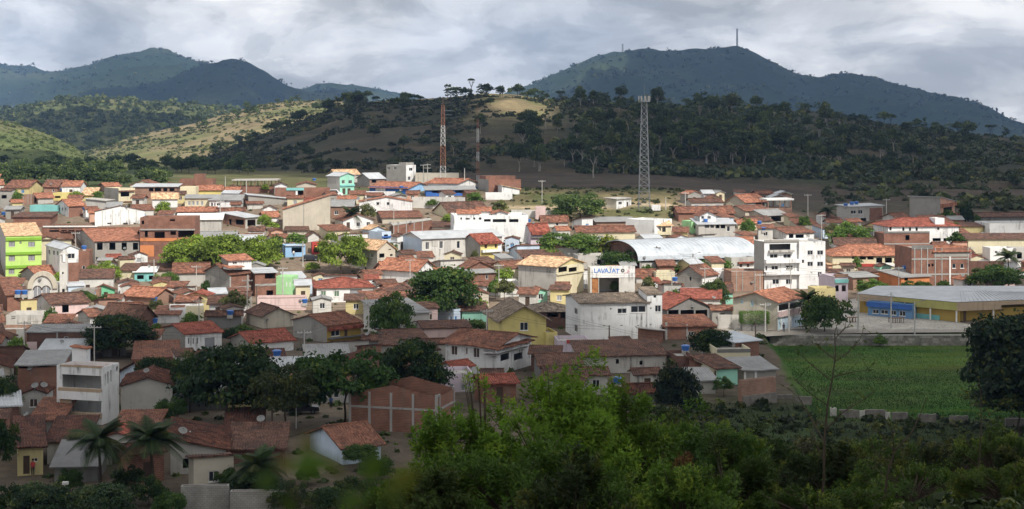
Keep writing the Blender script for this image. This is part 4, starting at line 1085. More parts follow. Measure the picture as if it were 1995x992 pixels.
h = H('corner house with orange roof, veranda and glass shopfront', 1429, 1515, 1569, 645, 588, 52, 'U', 'white', 'claynew', 'corner house with glass shopfront', yr=565, wallL='beige', ov=0.5,
  opens=w_('R', (1517, 590, 1562, 602)), wins=w_('R', (1516, 618, 1521, 641), (1523, 618, 1539, 642), (1543, 617, 1565, 642)) + w_('L', (1443, 584, 1448, 592), (1463, 586, 1468, 597)), pane='paleblue', wframe='teal', bands=[('R', 1515, 603, 1569, 613, 'pink', 0.35, 'balcony')])
H('low garden wall with peeling paint by the hedge', 1398, 1398, 1450, 640, 614, -4, 'F', 'dirty', 'slab', 'peeling garden wall', name='garden_wall', cat='wall', d=0.8)
H('open sided tiled house with chairs on its porch', 1278, 1300, 1386, 628, 602, 20, 'V', 'darkgrey', 'clayred', 'open sided tiled house', yr=579, opens=w_('R', (1302, 604, 1322, 618), (1326, 604, 1352, 618), (1355, 604, 1378, 617)), d=9)
H('brick house with tiled lean-to under the open porch', 1290, 1296, 1392, 662, 636, 8, 'SB', 'brick', 'clay', 'brick house with tiled lean-to', yr=615, d=8, wins=w_('R', (1341, 646, 1352, 654)), bands=[('R', 1296, 628, 1300, 662, 'concrete', 0.08, 'post'), ('R', 1337, 632, 1340, 662, 'concrete', 0.08, 'post')])
# --- upper right
h = H('grey cement block with orange balcony awning', 1772, 1832, 1860, 428, 396, 58, 'SL', 'salmon', 'zinc', 'grey cement block with orange awning', wallL='grey', slope=0.12, ytop=386, opens=w_('R', (1838, 404, 1855, 412)), bands=[('R', 1832, 396, 1859, 402, 'claynew', 0.8, 'awning')])
h = H('grey and brick two storey house with blue roof tanks', 1630, 1655, 1720, 436, 403, 35, 'SB', 'palegrey', 'zinc', 'grey and brick house with tanks', slope=0.08, wins=w_('R', (1658, 410, 1668, 417), (1672, 409, 1681, 417)), opens=w_('R', (1697, 408, 1712, 420), (1677, 425, 1688, 432)), bands=[('R', 1694, 405, 1719, 433, 'brick', 0.04, 'brick_panel')])
h = H('white hall with hipped clay roof and arched windows', 1722, 1730, 1868, 486, 441, 6, 'H', 'white', 'clayred', 'white hall with hipped roof', 'hall', 'building', yr=425, d=11, ytop=424, opens=w_('R', (1733, 442, 1737, 449), (1758, 443, 1762, 450), (1771, 443, 1775, 450), (1784, 443, 1788, 450), (1826, 443, 1830, 448), (1817, 464, 1833, 470), (1838, 464, 1851, 470)))
P(h, 1821, 1822, 1840, 440, 425, 6, 'F', 'white', 'slab', dy=2, d=4, zb=-0.4)
H('bare brick shell with arched openings and dark top', 1717, 1722, 1811, 500, 455, 6, 'F', 'brick', 'slab', 'bare brick shell', 'unfinished_building', 'building', d=7, opens=w_('R', (1764, 458, 1772, 468), (1764, 479, 1769, 490)), bands=[('R', 1717, 451, 1811, 454.5, 'darkgrey', 0.12), ('R', 1720, 474, 1811, 476, 'concrete', 0.1)])
h = H('tall brick building with concrete posts and orange terrace roof', 1770, 1776, 1888, 560, 483, 7, 'F', 'brick', 'slab', 'tall brick building', 'unfinished_building', 'building', d=10, ytop=476, wins=w_('R', (1855, 514, 1862, 523), (1871, 514, 1878, 523)), opens=w_('R', (1808, 514, 1812, 520), (1815, 514, 1819, 519), (1823, 490, 1866, 499)),
  bands=[('R', x, 483, x + 1.8, 558, 'concrete', 0.1, 'post') for x in (1781, 1794, 1806, 1821, 1834, 1885)] + [('R', 1849, 500, 1852, 556, 'trim_white', 0.14, 'post'), ('R', 1776, 503, 1888, 506, 'concrete', 0.08), ('R', 1776, 533, 1888, 536, 'concrete', 0.08), ('R', 1776, 478, 1818, 486, 'darkgrey', 0.08)])
P(h, 1818, 1820, 1889, 498, 490, 7, 'U', 'grey', 'claynew', dy=0.6, d=5, yr=481, zb=-0.3, ov=0.4)
h = H('pale yellow arcade building with arched windows and tile roof', 1620, 1622, 1770, 528, 498, 5, 'H', 'cream', 'claynew', 'pale yellow arcade building', 'arcade_building', 'building', yr=477, d=10, opens=w_('R', (1660, 499, 1671, 505), (1675, 499, 1687, 506), (1690, 499, 1702, 506), (1707, 502, 1719, 512), (1724, 502, 1738, 512), (1742, 502, 1755, 512), (1763, 502, 1768, 510)), bands=[('R', 1705, 514, 1757, 519, 'trim_white', 0.25), ('R', 1707, 512, 1719, 514, 'trim_white', 0.2), ('R', 1724, 512, 1738, 514, 'trim_white', 0.2), ('R', 1742, 512, 1755, 514, 'trim_white', 0.2), ('R', 1673, 514, 1703, 519, 'red', 0.7, 'awning')])
H('big white blank walled building at the frame edge', 1925, 1928, 2040, 466, 435, 5, 'F', 'white', 'slab', 'big white blank building', d=10, ytop=430)
H('long pale yellow wall building under the white block', 1883, 1886, 2060, 494, 466, 3, 'SB', 'cream', 'clayold', 'long pale yellow building', d=6, slope=0.15, ytop=461)
H('small white house with satellite dish by the tall palm', 1927, 1929, 1978, 508, 483, 4, 'F', 'white', 'slab', 'small white house by the palm', d=5, wins=w_('R', (1938, 489, 1943, 494)))
H('grey house with dark garage door at the frame edge', 1978, 1980, 2040, 510, 484, 4, 'F', 'palegrey', 'slab', None, d=6, opens=w_('R', (1981, 492, 1991, 504)))
H('long brick yard wall below the small white house', 1888, 1888, 1956, 547, 509, -3, 'F', 'brickdark', 'slab', 'long brick yard wall', name='yard_wall', cat='wall', d=0.6)
H('long brown tiled row at the foot of the hill', 1885, 1890, 2040, 434, 424, 4, 'U', 'darkgrey', 'clayold', 'long brown tiled row', yr=415, d=8)
H('yellow garden house behind a clipped hedge', 1872, 1876, 1916, 462, 441, 8, 'SB', 'paleyellow', 'clayold', None, yr=434, d=6)
H('brown roofed white cottage left of the brick shell', 1674, 1690, 1718, 468, 452, 30, 'V', 'white', 'clayold', None, yr=443)
H('orange painted house with grey sheet roof beside the brick tower', 1722, 1756, 1811, 566, 541, 24, 'SB', 'orange', 'fibre', 'orange painted house', yr=526, wallL='orange', d=8, opens=w_('R', (1762, 541, 1769, 547)))
H('grey sheet roofed house with white porch posts', 1640, 1662, 1708, 566, 541, 22, 'SB', 'brickpale', 'fibre', 'grey sheet roofed house', yr=531, opens=w_('R', (1670, 545, 1681, 556)))
H('salmon tiled house right of the apartment building', 1609, 1614, 1645, 528, 516, 10, 'SB', 'salmon', 'claypale', None, yr=504, d=6)
H('white column balcony house with turquoise rail by the palm', 1622, 1626, 1652, 588, 540, 8, 'F', 'lilac', 'slab', 'white column balcony house', d=8, opens=w_('R', (1627, 556, 1634, 568), (1640, 556, 1648, 568)), bands=[('R', 1626, 544, 1652, 551, 'teal', 0.4, 'balcony'), ('R', 1626, 534, 1652, 540, 'brickpale', 0.2)])
H('lilac house with small dark window left of the columns', 1606, 1608, 1624, 572, 538, 5, 'F', 'lilac', 'slab', None, d=5, wins=w_('R', (1612, 543, 1618, 553)))
H('pale yellow wall house behind the mango tree', 1584, 1588, 1628, 596, 562, 6, 'F', 'paleyellow', 'slab', None, d=5, wins=w_('R', (1613, 575, 1617, 582)))
# --- middle left
H('ruined house with collapsed mossy tile roof', 69, 100, 173, 620, 592, 32, 'U', 'pink', 'clayold', 'ruined mossy roofed house', yr=572, wallL='offwhite', opens=w_('R', (121, 594, 134, 609)), wins=w_('L', (72, 596, 74, 602), (78, 597, 80, 603)))
H('narrow brick house with blue tank beside the church', 0, 14, 43, 607, 575, 25, 'SB', 'brick', 'clay', 'narrow brick house by the church', slope=0.2, opens=w_('R', (32, 580, 36, 583), (4, 580, 14, 590)))
H('long peeling white wall with raw cement end', 10, 12, 93, 640, 614, 5, 'F', 'dirty', 'slab', 'peeling white wall house', d=7, opens=w_('R', (22, 616, 30, 621)))
H('dark brick house with rusty sheet roof and a white dish', 49, 52, 178, 694, 648, 6, 'SB', 'brickdark', 'fibre', 'dark brick house with rusty roof', slope=0.06, d=6, ov=0.25, wins=w_('R', (125, 656, 133, 663)), bands=[('R', 52, 666, 72, 694, 'pink', 0.03, 'wall_panel'), ('R', 110, 648, 113, 692, 'concrete', 0.08, 'post')])
H('narrow grey gable house with white washed side', 152, 176, 198, 642, 616, 40, 'U', 'white', 'clay', 'narrow grey gable house', yr=603, wallL='palegrey')
H('low house with wide bright orange roof near the church', 240, 300, 340, 594, 583, 62, 'V', 'brickpale', 'claynew', 'low orange roofed house near the church', yr=562, slope=0.25)
H('bright green walled cottage among brown roofs', 174, 178, 223, 580, 564, 8, 'V', 'green', 'clay', 'bright green cottage', yr=555, doors=w_('R', (202, 569, 210, 578)))
H('bare grey wall house left of the green cottage', 139, 139, 171, 589, 565, -8, 'F', 'grey', 'slab', None, d=5)
H('small brick hut with blue window beside the grey wall', 170, 172, 193, 586, 564, 8, 'F', 'brickpale', 'slab', None, d=4, wins=w_('R', (182, 567, 187, 574)), pane='shutter_blue')
H('turquoise shop with white awning beyond the square tree', 234, 262, 302, 549, 530, 8, 'SB', 'teal', 'white_slab', 'turquoise shop', name='shop', cat='shop', d=6, slope=0.08, opens=w_('R', (267, 536, 280, 544), (290, 537, 300, 545)), wallL='cream')
H('cream house with long brown roof beside the turquoise shop', 230, 233, 262, 548, 527, 3, 'SB', 'cream', 'clayold', None, yr=514, d=8)
H('long brown tiled house behind the turquoise shop', 262, 264, 345, 540, 526, 3, 'SB', 'beige', 'clayold', None, yr=513, d=8)
H('dark brick gable house behind the shaded round tree', 198, 268, 301, 655, 620, 62, 'V', 'brickdark', 'clayold', 'dark brick gable house', yr=596)
H('white walled cottage right of the dark brick gable', 300, 303, 348, 630, 613, 6, 'SB', 'white', 'clay', None, yr=600, d=7)
H('pink walled hut with white posts at the frame edge', -10, -6, 48, 674, 642, 5, 'F', 'brickpale', 'slab', None, d=6, bands=[('R', 32, 642, 48, 674, 'dirty', 0.06, 'wall_panel')])
H('low white house above the church with tiled roof', 0, 6, 40, 568, 556, 10, 'SB', 'white', 'clay', None, yr=545, d=6)
# --- middle
h = H('tall brick house with raw grey gable and rooftop room', 400, 447, 491, 580, 534, 45, 'U', 'brick', 'clay', 'tall brick house with rooftop room', yr=513, wallL='grey', ytop=496, opens=w_('R', (451, 564, 458, 577), (460, 563, 482, 572)), wins=w_('R', (449, 525, 470, 535)), bands=[('R', 447, 534, 449.5, 579, 'concrete', 0.1, 'post'), ('R', 481, 530, 484, 579, 'concrete', 0.1, 'post'), ('R', 447, 558, 491, 561, 'concrete', 0.08)])
P(h, 432, 445, 490, 524, 508, 30, 'SB', 'white', 'claynew', dy=0.8, d=4.5, yr=497, zb=-0.3, wins=w_('R', (453, 510, 462, 515)), wallL='grey')
P(h, 443, 446, 471, 528, 522, 45, 'SB', 'white', 'claynew', dy=-0.8, d=2.0, yr=517, zb=0.3, open_frame=0)
H('long grey house with orange roof and bare cement wall', 333, 338, 406, 560, 531, 10, 'U', 'palegrey', 'clay', 'long grey house with orange roof', yr=513, d=9)
H('brick house with sheet roof and open upper veranda', 487, 497, 538, 578, 532, 22, 'SB', 'brick', 'zinc', 'brick house with open veranda', slope=0.1, opens=w_('R', (516, 533, 536, 543), (519, 566, 532, 576)), bands=[('R', 495, 553, 538, 557, 'concrete', 0.08), ('L', 487, 535, 497, 578, 'brickdark', 0.03, 'wall_panel')], ytop=521)
h = H('square bright green wall with white painted letters', 537, 537, 570, 574, 539, -6, 'F', 'palegreen', 'slab', 'square bright green wall', name='green_house', d=5, ytop=537)
GREENWALL = h
h = H('white house with dark red hipped roof and shuttered windows', 572, 617, 727, 590, 561, 12, 'H', 'white', 'clayred', 'white house with dark red roof', yr=541, d=11, wallL='brick', wins=w_('R', (625, 567, 635, 578), (651, 567, 661, 578)), doors=w_('R', (682, 564, 705, 579, 'shutter_grey')), pane='shutter_green')
H('low pink house with old tile roof in the middle of town', 493, 500, 596, 605, 582, 6, 'F', 'pink', 'clayold', 'low pink house', d=6)
H('wide tiled house with mossy roof and blue tank', 396, 404, 470, 640, 612, 10, 'U', 'darkgrey', 'clayold', 'wide mossy tiled house', yr=597)
H('tan gable house with dark tile roof left of the grey gable', 480, 512, 572, 640, 616, 30, 'V', 'beige', 'clayold', 'tan gable house', yr=600)
h = H('white cottage with red tile roof and three slit windows', 318, 361, 432, 686, 651, 33, 'U', 'white', 'clayred', 'white cottage with slit windows', yr=630, wallL='grey', ov=0.35, wins=w_('R', (366, 658, 369.5, 671), (375, 658, 378.5, 671), (383, 658, 386.5, 671)), doors=w_('R', (399, 658, 418, 681, 'shutter_grey')))
H('white walled house with broad red roof behind the square trees', 450, 490, 572, 690, 668, 35, 'U', 'white', 'clayred', 'white walled house with broad red roof', yr=645, wallL='grey')
H('low white house with cream wing among brown roofs', 318, 330, 397, 626, 600, 12, 'F', 'white', 'slab', 'low white house with cream wing', d=6, doors=w_('R', (336, 613, 345, 622)), bands=[('R', 362, 596, 397, 622, 'cream', 0.05, 'wall_panel')])
h = H('grey gable house with yellow front and red tile roof', 571, 637, 703, 668, 634, 42, 'U', 'ochre', 'clay', 'grey gable house with yellow front', yr=611, wallL='grey', ov=0.35, doors=w_('R', (671, 642, 677, 656)), wins=w_('R', (645, 643, 662, 655)), bands=[('R', 637, 634, 703, 641, 'clayred', 0.9, 'awning'), ('R', 638, 655, 703, 656.5, 'steel', 0.9, 'rail')])
H('open sided house with white gable and orange roof', 738, 812, 848, 555, 527, 60, 'V', 'white', 'claynew', 'white house with orange roof', yr=507, opens=w_('R', (814, 528, 845, 535)), ov=0.6, wins=w_('L', (775, 523, 783, 530), (785, 523, 791, 530), (794, 525, 800, 531), (803, 526, 809, 532)))
H('small brick house with orange roof by the cream house', 732, 748, 773, 545, 523, 40, 'U', 'brickpale', 'claynew', None, yr=510, opens=w_('R', (752, 524, 765, 530)))
h = H('red brick house with grey sheet roofs in two steps', 894, 908, 965, 556, 533, 20, 'SB', 'brick', 'fibre', 'red brick house with sheet roofs', slope=0.1, wins=w_('R', (946, 536, 951, 544)), d=6, ytop=508)
P(h, 896, 910, 960, 533, 522, 20, 'V', 'brick', 'clay', dy=5, d=6, yr=509, zb=-1.5)
H('white low wall house right of the brick house', 965, 970, 1010, 566, 548, 6, 'F', 'white', 'slab', None, d=5)
H('brown tiled cottage between the brick house and the cream car wash', 950, 975, 1012, 580, 566, 30, 'V', 'offwhite', 'clay', None, yr=553)
H('tiny blue and white house with flat front', 870, 884, 897, 630, 603, 45, 'F', 'paleblue', 'slab', 'tiny blue house', d=5, wins=w_('R', (886, 616, 891, 625)) + w_('L', (876, 616, 880, 625)), pane='shutter_blue')
H('mint and white low house with three dark windows', 897, 900, 948, 628, 606, 6, 'SB', 'mint', 'clayold', 'mint and white low house', d=6, slope=0.12, wins=w_('R', (901, 618, 904, 623), (912, 620, 917, 626), (921, 622, 926, 628)))
h = H('yellow two storey house with broad grey brown gable roof', 945, 977, 1064, 684, 622, 12, 'V', 'yellow', 'claygrey', 'yellow two storey house', yr=596, ov=0.8, wins=w_('R', (1013, 628, 1029, 644)), d=11)
P(h, 1062, 1064, 1086, 686, 648, 12, 'F', 'yellow', 'slab', dy=0.4, d=6)
h = H('white house with broad clay roof and shaded veranda', 868, 967, 1035, 732, 674, 62, 'V', 'white', 'clay', 'white house with shaded veranda', yr=650, ov=0.75, wins=w_('L', (879, 674, 891, 692), (907, 677, 911, 691), (922, 678, 934, 697)), pane='dark_wood', opens=w_('R', (975, 686, 992, 702), (1001, 688, 1018, 701)), ytop=640)
P(h, 966, 967, 1034, 690, 681, 62, 'SB', 'white', 'clay', dy=-1.6, d=2.4, dr=9, yr=672, zb=0.2, open_frame=0.05, ncol=2)
H('pink low house with two blue shutters by the big bush', 858, 862, 921, 765, 728, 8, 'F', 'lilac', 'slab', 'pink low house with blue shutters', d=6, wins=w_('R', (875, 748, 884, 762), (898, 748, 906, 762)), pane='shutter_grey')
H('small white gable annex with clay roof beside the veranda house', 860, 885, 920, 742, 716, 40, 'U', 'white', 'clayred', None, yr=704)
H('long dark tiled row with pink end wall', 792, 826, 915, 664, 640, 12, 'U', 'pink', 'clayold', 'long dark tiled row', yr=626, d=9)
H('mossy tiled house among the dark trees', 735, 760, 830, 682, 664, 14, 'U', 'grey', 'clayold', None, yr=645)
# car wash block
h = H('cream car wash building with pale orange roof and stained walls', 1010, 1084, 1137, 577, 519, 56, 'V', 'cream', 'claypale', 'cream car wash building', 'car_wash', 'building', yr=503, wallL='dirty', gmat='paleyellow', ov=0.5, ytop=490, opens=w_('R', (1088, 520, 1105, 530), (1108, 521, 1124, 530)), wins=w_('L', (1029, 513, 1035, 520)), bands=[('R', 1084, 530, 1137, 533, 'cream', 0.3)])
h = H('white sign wall reading LAVA JATO over the open wash bay', 1137, 1150, 1237, 574, 522, 4, 'F', 'offwhite', 'slab', 'car wash sign wall', 'sign_wall', 'sign wall', d=5, opens=w_('R', (1167, 539, 1206, 571)), doors=w_('R', (1153, 541, 1166, 571, 'rust')), bands=[('R', 1148, 519, 1237, 541, 'white', 0.1, 'sign_board')], ytop=518)
SIGN = h
H('grey plastered house behind the sign wall', 1120, 1126, 1200, 528, 498, 8, 'F', 'palegrey', 'slab', 'grey house behind the sign', d=7, opens=w_('R', (1163, 506, 1172, 515)), ytop=494)
H('brown tiled low house right of the sign wall', 1236, 1240, 1277, 552, 537, 6, 'U', 'dirty', 'clay', None, yr=522)
H('cream walled house with brown roof by the wash bay', 1274, 1278, 1315, 556, 530, 5, 'F', 'cream', 'slab', None, d=5)
h = H('large white two storey building with grey brown roof and tower', 1111, 1131, 1262, 664, 591, 10, 'U', 'white', 'claygrey', 'large white two storey building', 'large_house', 'house', yr=573, d=12, ov=0.5, wins=w_('R', (1203, 601, 1221, 611), (1229, 596, 1258, 609), (1188, 600, 1192, 604), (1175, 633, 1179, 637), (1208, 633, 1214, 636), (1241, 633, 1246, 636)) + w_('L', (1119, 600, 1125, 613), (1119, 633, 1125, 647)))
P(h, 1259, 1261, 1290, 662, 574, 10, 'SB', 'white', 'claygrey', dy=1.8, d=6, slope=0.1, ov=0.15, wins=w_('R', (1273, 575, 1279, 581), (1276, 595, 1288, 608), (1266, 599, 1270, 603), (1266, 631, 1269, 635)))
H('open pavilion with grey brown roof beside the yellow house', 1030, 1036, 1112, 640, 607, 6, 'H', 'brickdark', 'claygrey', 'open roofed pavilion', 'pavilion', 'pavilion', yr=590, d=8, opens=w_('R', (1066, 609, 1088, 618), (1092, 608, 1108, 620)))
H('low lilac shop with red sign at the street corner', 1085, 1088, 1150, 694, 664, 5, 'F', 'lilac', 'slab', 'low lilac shop', 'shop', 'shop', d=6, bands=[('R', 1104, 662, 1120, 669, 'red', 0.15, 'sign_board')], opens=w_('R', (1120, 668, 1128, 690)))
# --- front middle
H('long stained grey house with dark clay roof', 1128, 1130, 1296, 728, 694, 5, 'SB', 'dirty', 'clayold', 'long stained grey house', yr=674, d=9, opens=w_('R', (1200, 700, 1206, 709), (1246, 703, 1252, 711)))
H('red brick yard wall stepping down beside the white building', 1243, 1245, 1292, 668, 645, 6, 'SL', 'brick', 'slab', None, name='yard_wall', cat='wall', d=1.0, slope=0.12)
H('dark brick block with blue tank and white corner pipe', 1314, 1318, 1353, 734, 694, 8, 'F', 'brickdark', 'slab', 'dark brick block', d=6, bands=[('R', 1351, 692, 1353, 732, 'trim_white', 0.1, 'pipe')])
H('weathered cream deck house with dark openings below', 1394, 1397, 1462, 712, 680, 5, 'F', 'cream', 'slab', 'weathered cream deck house', d=7, opens=w_('R', (1400, 702, 1418, 710), (1422, 701, 1436, 709), (1441, 701, 1459, 710)), bands=[('R', 1397, 680, 1462, 687, 'darkgrey', 0.05)])
H('brick kiosk with pale sheet roof beside the meadow', 1409, 1432, 1479, 702, 667, 32, 'SB', 'brick', 'zincwhite', 'brick kiosk', 'kiosk', 'building', slope=0.1, wallL='palegrey', d=6, ytop=657)
H('turquoise walled house at the meadow edge', 1370, 1396, 1437, 752, 718, 20, 'SB', 'mint', 'clayold', 'turquoise walled house', wallL='cream', slope=0.1, d=7, doors=w_('L', (1391, 722, 1395, 734)))
H('grey sheet roofed shed with white posts beside the meadow', 1446, 1449, 1511, 744, 722, 14, 'SB', 'grey', 'fibre', 'grey shed beside the meadow', 'shed', 'shed', slope=0.12, d=6, bands=[('R', 1449, 720, 1453, 742, 'trim_white', 0.1, 'post'), ('R', 1470, 722, 1474, 740, 'trim_white', 0.1, 'post')])
H('long tan brick garden wall on a dark stone base', 1444, 1446, 1512, 792, 742, 32, 'F', 'brickpale', 'slab', 'tan brick garden wall', name='garden_wall', cat='wall', d=0.8, bands=[('R', 1446, 768, 1512, 792, 'stone', 0.2, 'stone_base')])
H('small shed with grey sheet roof below the turquoise house', 1350, 1354, 1394, 768, 742, 8, 'SB', 'palegrey', 'fibre', None, name='shed', cat='shed', slope=0.15, d=5)
H('brick lean-to with slanted white coping by the dark block', 1352, 1354, 1392, 742, 724, 6, 'SL', 'brick', 'clayold', None, slope=0.35, d=5)
H('clay roofed shack behind the dense dark tree', 1195, 1200, 1278, 786, 764, 10, 'U', 'darkgrey', 'clay', 'clay roofed shack', yr=738)
# --- front left
h = H('white three storey tower house with open balconies', 117, 199, 232, 828, 716, 74, 'F', 'white', 'claynew', 'white tower house', 'tower_house', 'house', parapet=0.5, d=6.2, dr=9.5, ytop=678,
  opens=w_('L', (121, 731, 197, 756), (139, 780, 198, 810)) + w_('R', (204, 728, 207, 752), (209, 724, 212, 748), (215, 721, 218, 744), (226, 714, 230, 723)),
  bands=[('L', 117, 756, 199, 762, 'tan', 0.5), ('L', 117, 762, 199, 778, 'white', 0.5, 'balcony'), ('L', 117, 778, 139, 812, 'tan', 0.06, 'wall_panel'), ('L', 139, 803, 199, 812, 'tan', 0.5, 'balcony'), ('L', 117, 712, 199, 716, 'tan', 0.05)])
P(h, 150, 168, 176, 702, 680, 74, 'SB', 'white', 'claynew', dy=5.5, d=2.0, dr=2.0, zb=-0.5, slope=0.1, ov=0.2)
H('bare grey gable house behind the tower house', 222, 236, 336, 815, 752, 8, 'V', 'palegrey', 'clay', 'bare grey gable house', yr=736, d=9, ov=0.35)
H('brick house with grey sheet porch left of the tower house', 24, 35, 118, 776, 712, 8, 'SB', 'brick', 'fibre', 'brick house with sheet porch', slope=0.08, d=8, opens=w_('R', (37, 708, 60, 718), (72, 704, 95, 716)), ytop=700)
H('sheet roofed shack with tarpaulin above the brick porch house', 70, 76, 160, 708, 686, 6, 'SB', 'darkgrey', 'zinc', 'sheet roofed shack', slope=0.12, d=7)
H('long clay roofed house with turquoise yard wall', 232, 262, 345, 722, 704, 12, 'SB', 'grey', 'clay', 'clay roofed house with turquoise wall', yr=676, d=11)
H('brown tiled house with blue painted yard wall', 232, 300, 366, 768, 748, 38, 'U', 'paleblue', 'clay', 'tiled house with blue yard wall', yr=702, d=11)
H('clay tiled house wedged below the tower house', 55, 60, 118, 846, 824, 6, 'SB', 'darkgrey', 'clay', 'clay house below the tower house', yr=795, d=9)
H('pale yellow house with dark door and brown roof', 20, 34, 84, 928, 872, 18, 'SB', 'paleyellow', 'clayold', 'pale yellow house with dark door', yr=822, d=11, doors=w_('R', (45, 888, 58, 924)), wins=w_('R', (66, 892, 74, 900)), pane='dark_wood')
H('brown tiled house among the palms', 86, 92, 165, 905, 862, 8, 'SB', 'offwhite', 'clayold', 'brown tiled house among palms', yr=836, d=9)
H('red tiled house between the two palms', 205, 212, 292, 880, 852, 4, 'SB', 'grey', 'clay', None, yr=818, d=10)
H('clay tiled house with pale gable near the square', 320, 332, 440, 925, 878, 10, 'SL', 'palegrey', 'clay', 'clay house with pale gable', slope=0.22, d=11, opens=w_('R', (356, 893, 392, 912)), wins=w_('R', (404, 886, 416, 898)), ytop=832)
H('low tiled house with skylight wall beside the square', 432, 440, 508, 870, 852, 8, 'SB', 'offwhite', 'clay', 'low tiled house beside the square', yr=829, d=9, wins=w_('R', (470, 853, 482, 864)))
H('narrow tiled house behind the small coconut palm', 430, 446, 552, 905, 882, 6, 'SB', 'brickdark', 'clay', None, yr=860, d=9)
h = H('unfinished red brick gable building with concrete columns', 680, 852, 887, 846, 775, 74, 'UN', 'brick', 'brickdark', 'unfinished brick gable building', 'unfinished_building', 'building', slope=0.22, ov=0.02, dr=9, wallL='brick', ytop=757)
h2 = H('tumbledown clay shack with pale plank walls and white tarp', 632, 668, 742, 906, 872, 30, 'U', 'paleblue', 'clay', 'tumbledown clay shack', 'shack', 'shack', yr=828, d=9, ov=0.5)
H('dark tiled shed under the square trees', 340, 350, 440, 800, 772, 6, 'SB', 'darkgrey', 'fibredark', None, name='shed', cat='shed', d=7, slope=0.12)
H('pale yellow house end glimpsed under the square trees', 440, 444, 520, 800, 765, 4, 'SB', 'paleyellow', 'clayold', None, d=6, slope=0.2)
H('white row house glimpsed behind the square trees', 560, 566, 680, 786, 756, 3, 'SB', 'offwhite', 'clay', 'white row house behind the square', d=7, slope=0.2, wins=w_('R', (590, 765, 600, 775), (625, 765, 635, 775), (650, 765, 660, 775)))
H('grey block yard wall at the foot of the slope', 350, 352, 445, 1000, 948, 4, 'F', 'block', 'slab', 'grey yard wall', name='yard_wall', cat='wall', d=0.5)
H('long dim grey yard wall beside the steps', 446, 448, 585, 1002, 958, 2, 'F', 'block', 'slab', None, name='yard_wall', cat='wall', d=0.5)
H('dark thatched lean-to with timber posts', 100, 106, 190, 940, 912, 6, 'SB', 'darkgrey', 'fibredark', 'dark lean-to', name='lean_to', cat='shed', d=6, slope=0.2, opens=w_('R', (120, 916, 150, 935)))

# ------------------------------------------------------------------ special buildings
def child(mb, name, root, world=True):
    """link a mesh given in world coordinates as a part of root"""
    return mb.build(name, root, root.matrix_basis.inverted() if world else None)

def arched(mb, b, face, xs, y0, y1, n, mat, dd=-0.02, dd2=-0.10):
    pass

def church_extras():
    root = CHURCH; b = root_b[root.name]
    inv = root.matrix_basis.inverted(); xf = inv @ b.M
    L = b.Lu
    # arched gable over the facade
    mb = MB(); n = 16; rr = L / 2 - 0.3; cz = b.ze - 0.6
    out = [(L / 2 - (L / 2) * math.cos(math.pi * i / n), cz + 3.6 * math.sin(math.pi * i / n)) for i in range(n + 1)]
    inn = [(L / 2 - (rr - 0.6) * math.cos(math.pi * i / n), cz + 2.7 * math.sin(math.pi * i / n)) for i in range(n + 1)]
    for i in range(n):
        (a0, z0), (a1, z1) = out[i], out[i + 1]; (c0, y0), (c1, y1) = inn[i], inn[i + 1]
        mb.poly([(c0, -0.35, y0), (c1, -0.35, y1), (a1, -0.35, z1), (a0, -0.35, z0)], 'beige')
        mb.poly([(a0, -0.35, z0), (a1, -0.35, z1), (a1, 0.6, z1), (a0, 0.6, z0)], 'beige')
        mb.poly([(c1, -0.35, y1), (c0, -0.35, y0), (c0, 0.2, y0), (c1, 0.2, y1)], 'beige')
    mb.build('arch_gable', root, xf)
    mb = MB()
    mb.poly([(x, 0.01, z) for x, z in inn], 'offwhite'); mb.poly([(x, 0.6, z) for x, z in out][::-1], 'beige')
    mb.build('tympanum', root, xf)
    # two arched windows
    for uc in (L * 0.33, L * 0.62):
        mb = MB(); r_ = 0.85; zc = b.ze - 0.9
        pts = [(uc - r_, -0.05, zc - 1.7)] + [(uc - r_ * math.cos(math.pi * i / 10), -0.05, zc + r_ * math.sin(math.pi * i / 10)) for i in range(11)] + [(uc + r_, -0.05, zc - 1.7)]
        mb.poly(pts[::-1], 'shutter_grey')
        for i in range(10):
            a0, a1 = math.pi * i / 10, math.pi * (i + 1) / 10
            mb.bar((uc - r_ * math.cos(a0), -0.08, zc + r_ * math.sin(a0)), (uc - r_ * math.cos(a1), -0.08, zc + r_ * math.sin(a1)), 0.1, 'dark_wood')
        for s in (-r_, 0, r_): mb.bar((uc + s, -0.08, zc - 1.7), (uc + s, -0.08, zc + (0 if s else r_)), 0.07, 'trim_white')
        mb.build('window', root, xf)
    # bell tower
    bb = Block(113, 116, 131, 584, 512, 10, Y=b.Y + 1.0, d=1.9)
    add_block(root, bb, 'offwhite', 'F', 'slab', opens=[('R', 121, 530, 124, 534), ('R', 121, 563, 126, 572)], parapet=0.05)
    xb = inv @ bb.M
    mb = MB(); w, v, z = bb.Lu, bb.Lv, bb.ze
    for (x, y) in ((0.05, 0.05), (w - 0.4, 0.05), (0.05, v - 0.4), (w - 0.4, v - 0.4)):
        mb.box((x, y, z), (x + 0.35, y + 0.35, z + 1.7), 'offwhite')
    mb.build('belfry', root, xb)
    mb = MB(); cxx, cyy = w / 2, v / 2
    for p, q in (((-0.1, -0.1), (w + 0.1, -0.1)), ((w + 0.1, -0.1), (w + 0.1, v + 0.1)), ((w + 0.1, v + 0.1), (-0.1, v + 0.1)), ((-0.1, v + 0.1), (-0.1, -0.1))):
        mb.poly([(*p, z + 1.7), (*q, z + 1.7), (cxx, cyy, z + 2.7)], 'dirty')
    mb.poly([(-0.1, -0.1, z + 1.7), (-0.1, v + 0.1, z + 1.7), (w + 0.1, v + 0.1, z + 1.7), (w + 0.1, -0.1, z + 1.7)], 'dirty')
    mb.build('cap', root, xb)
church_extras()

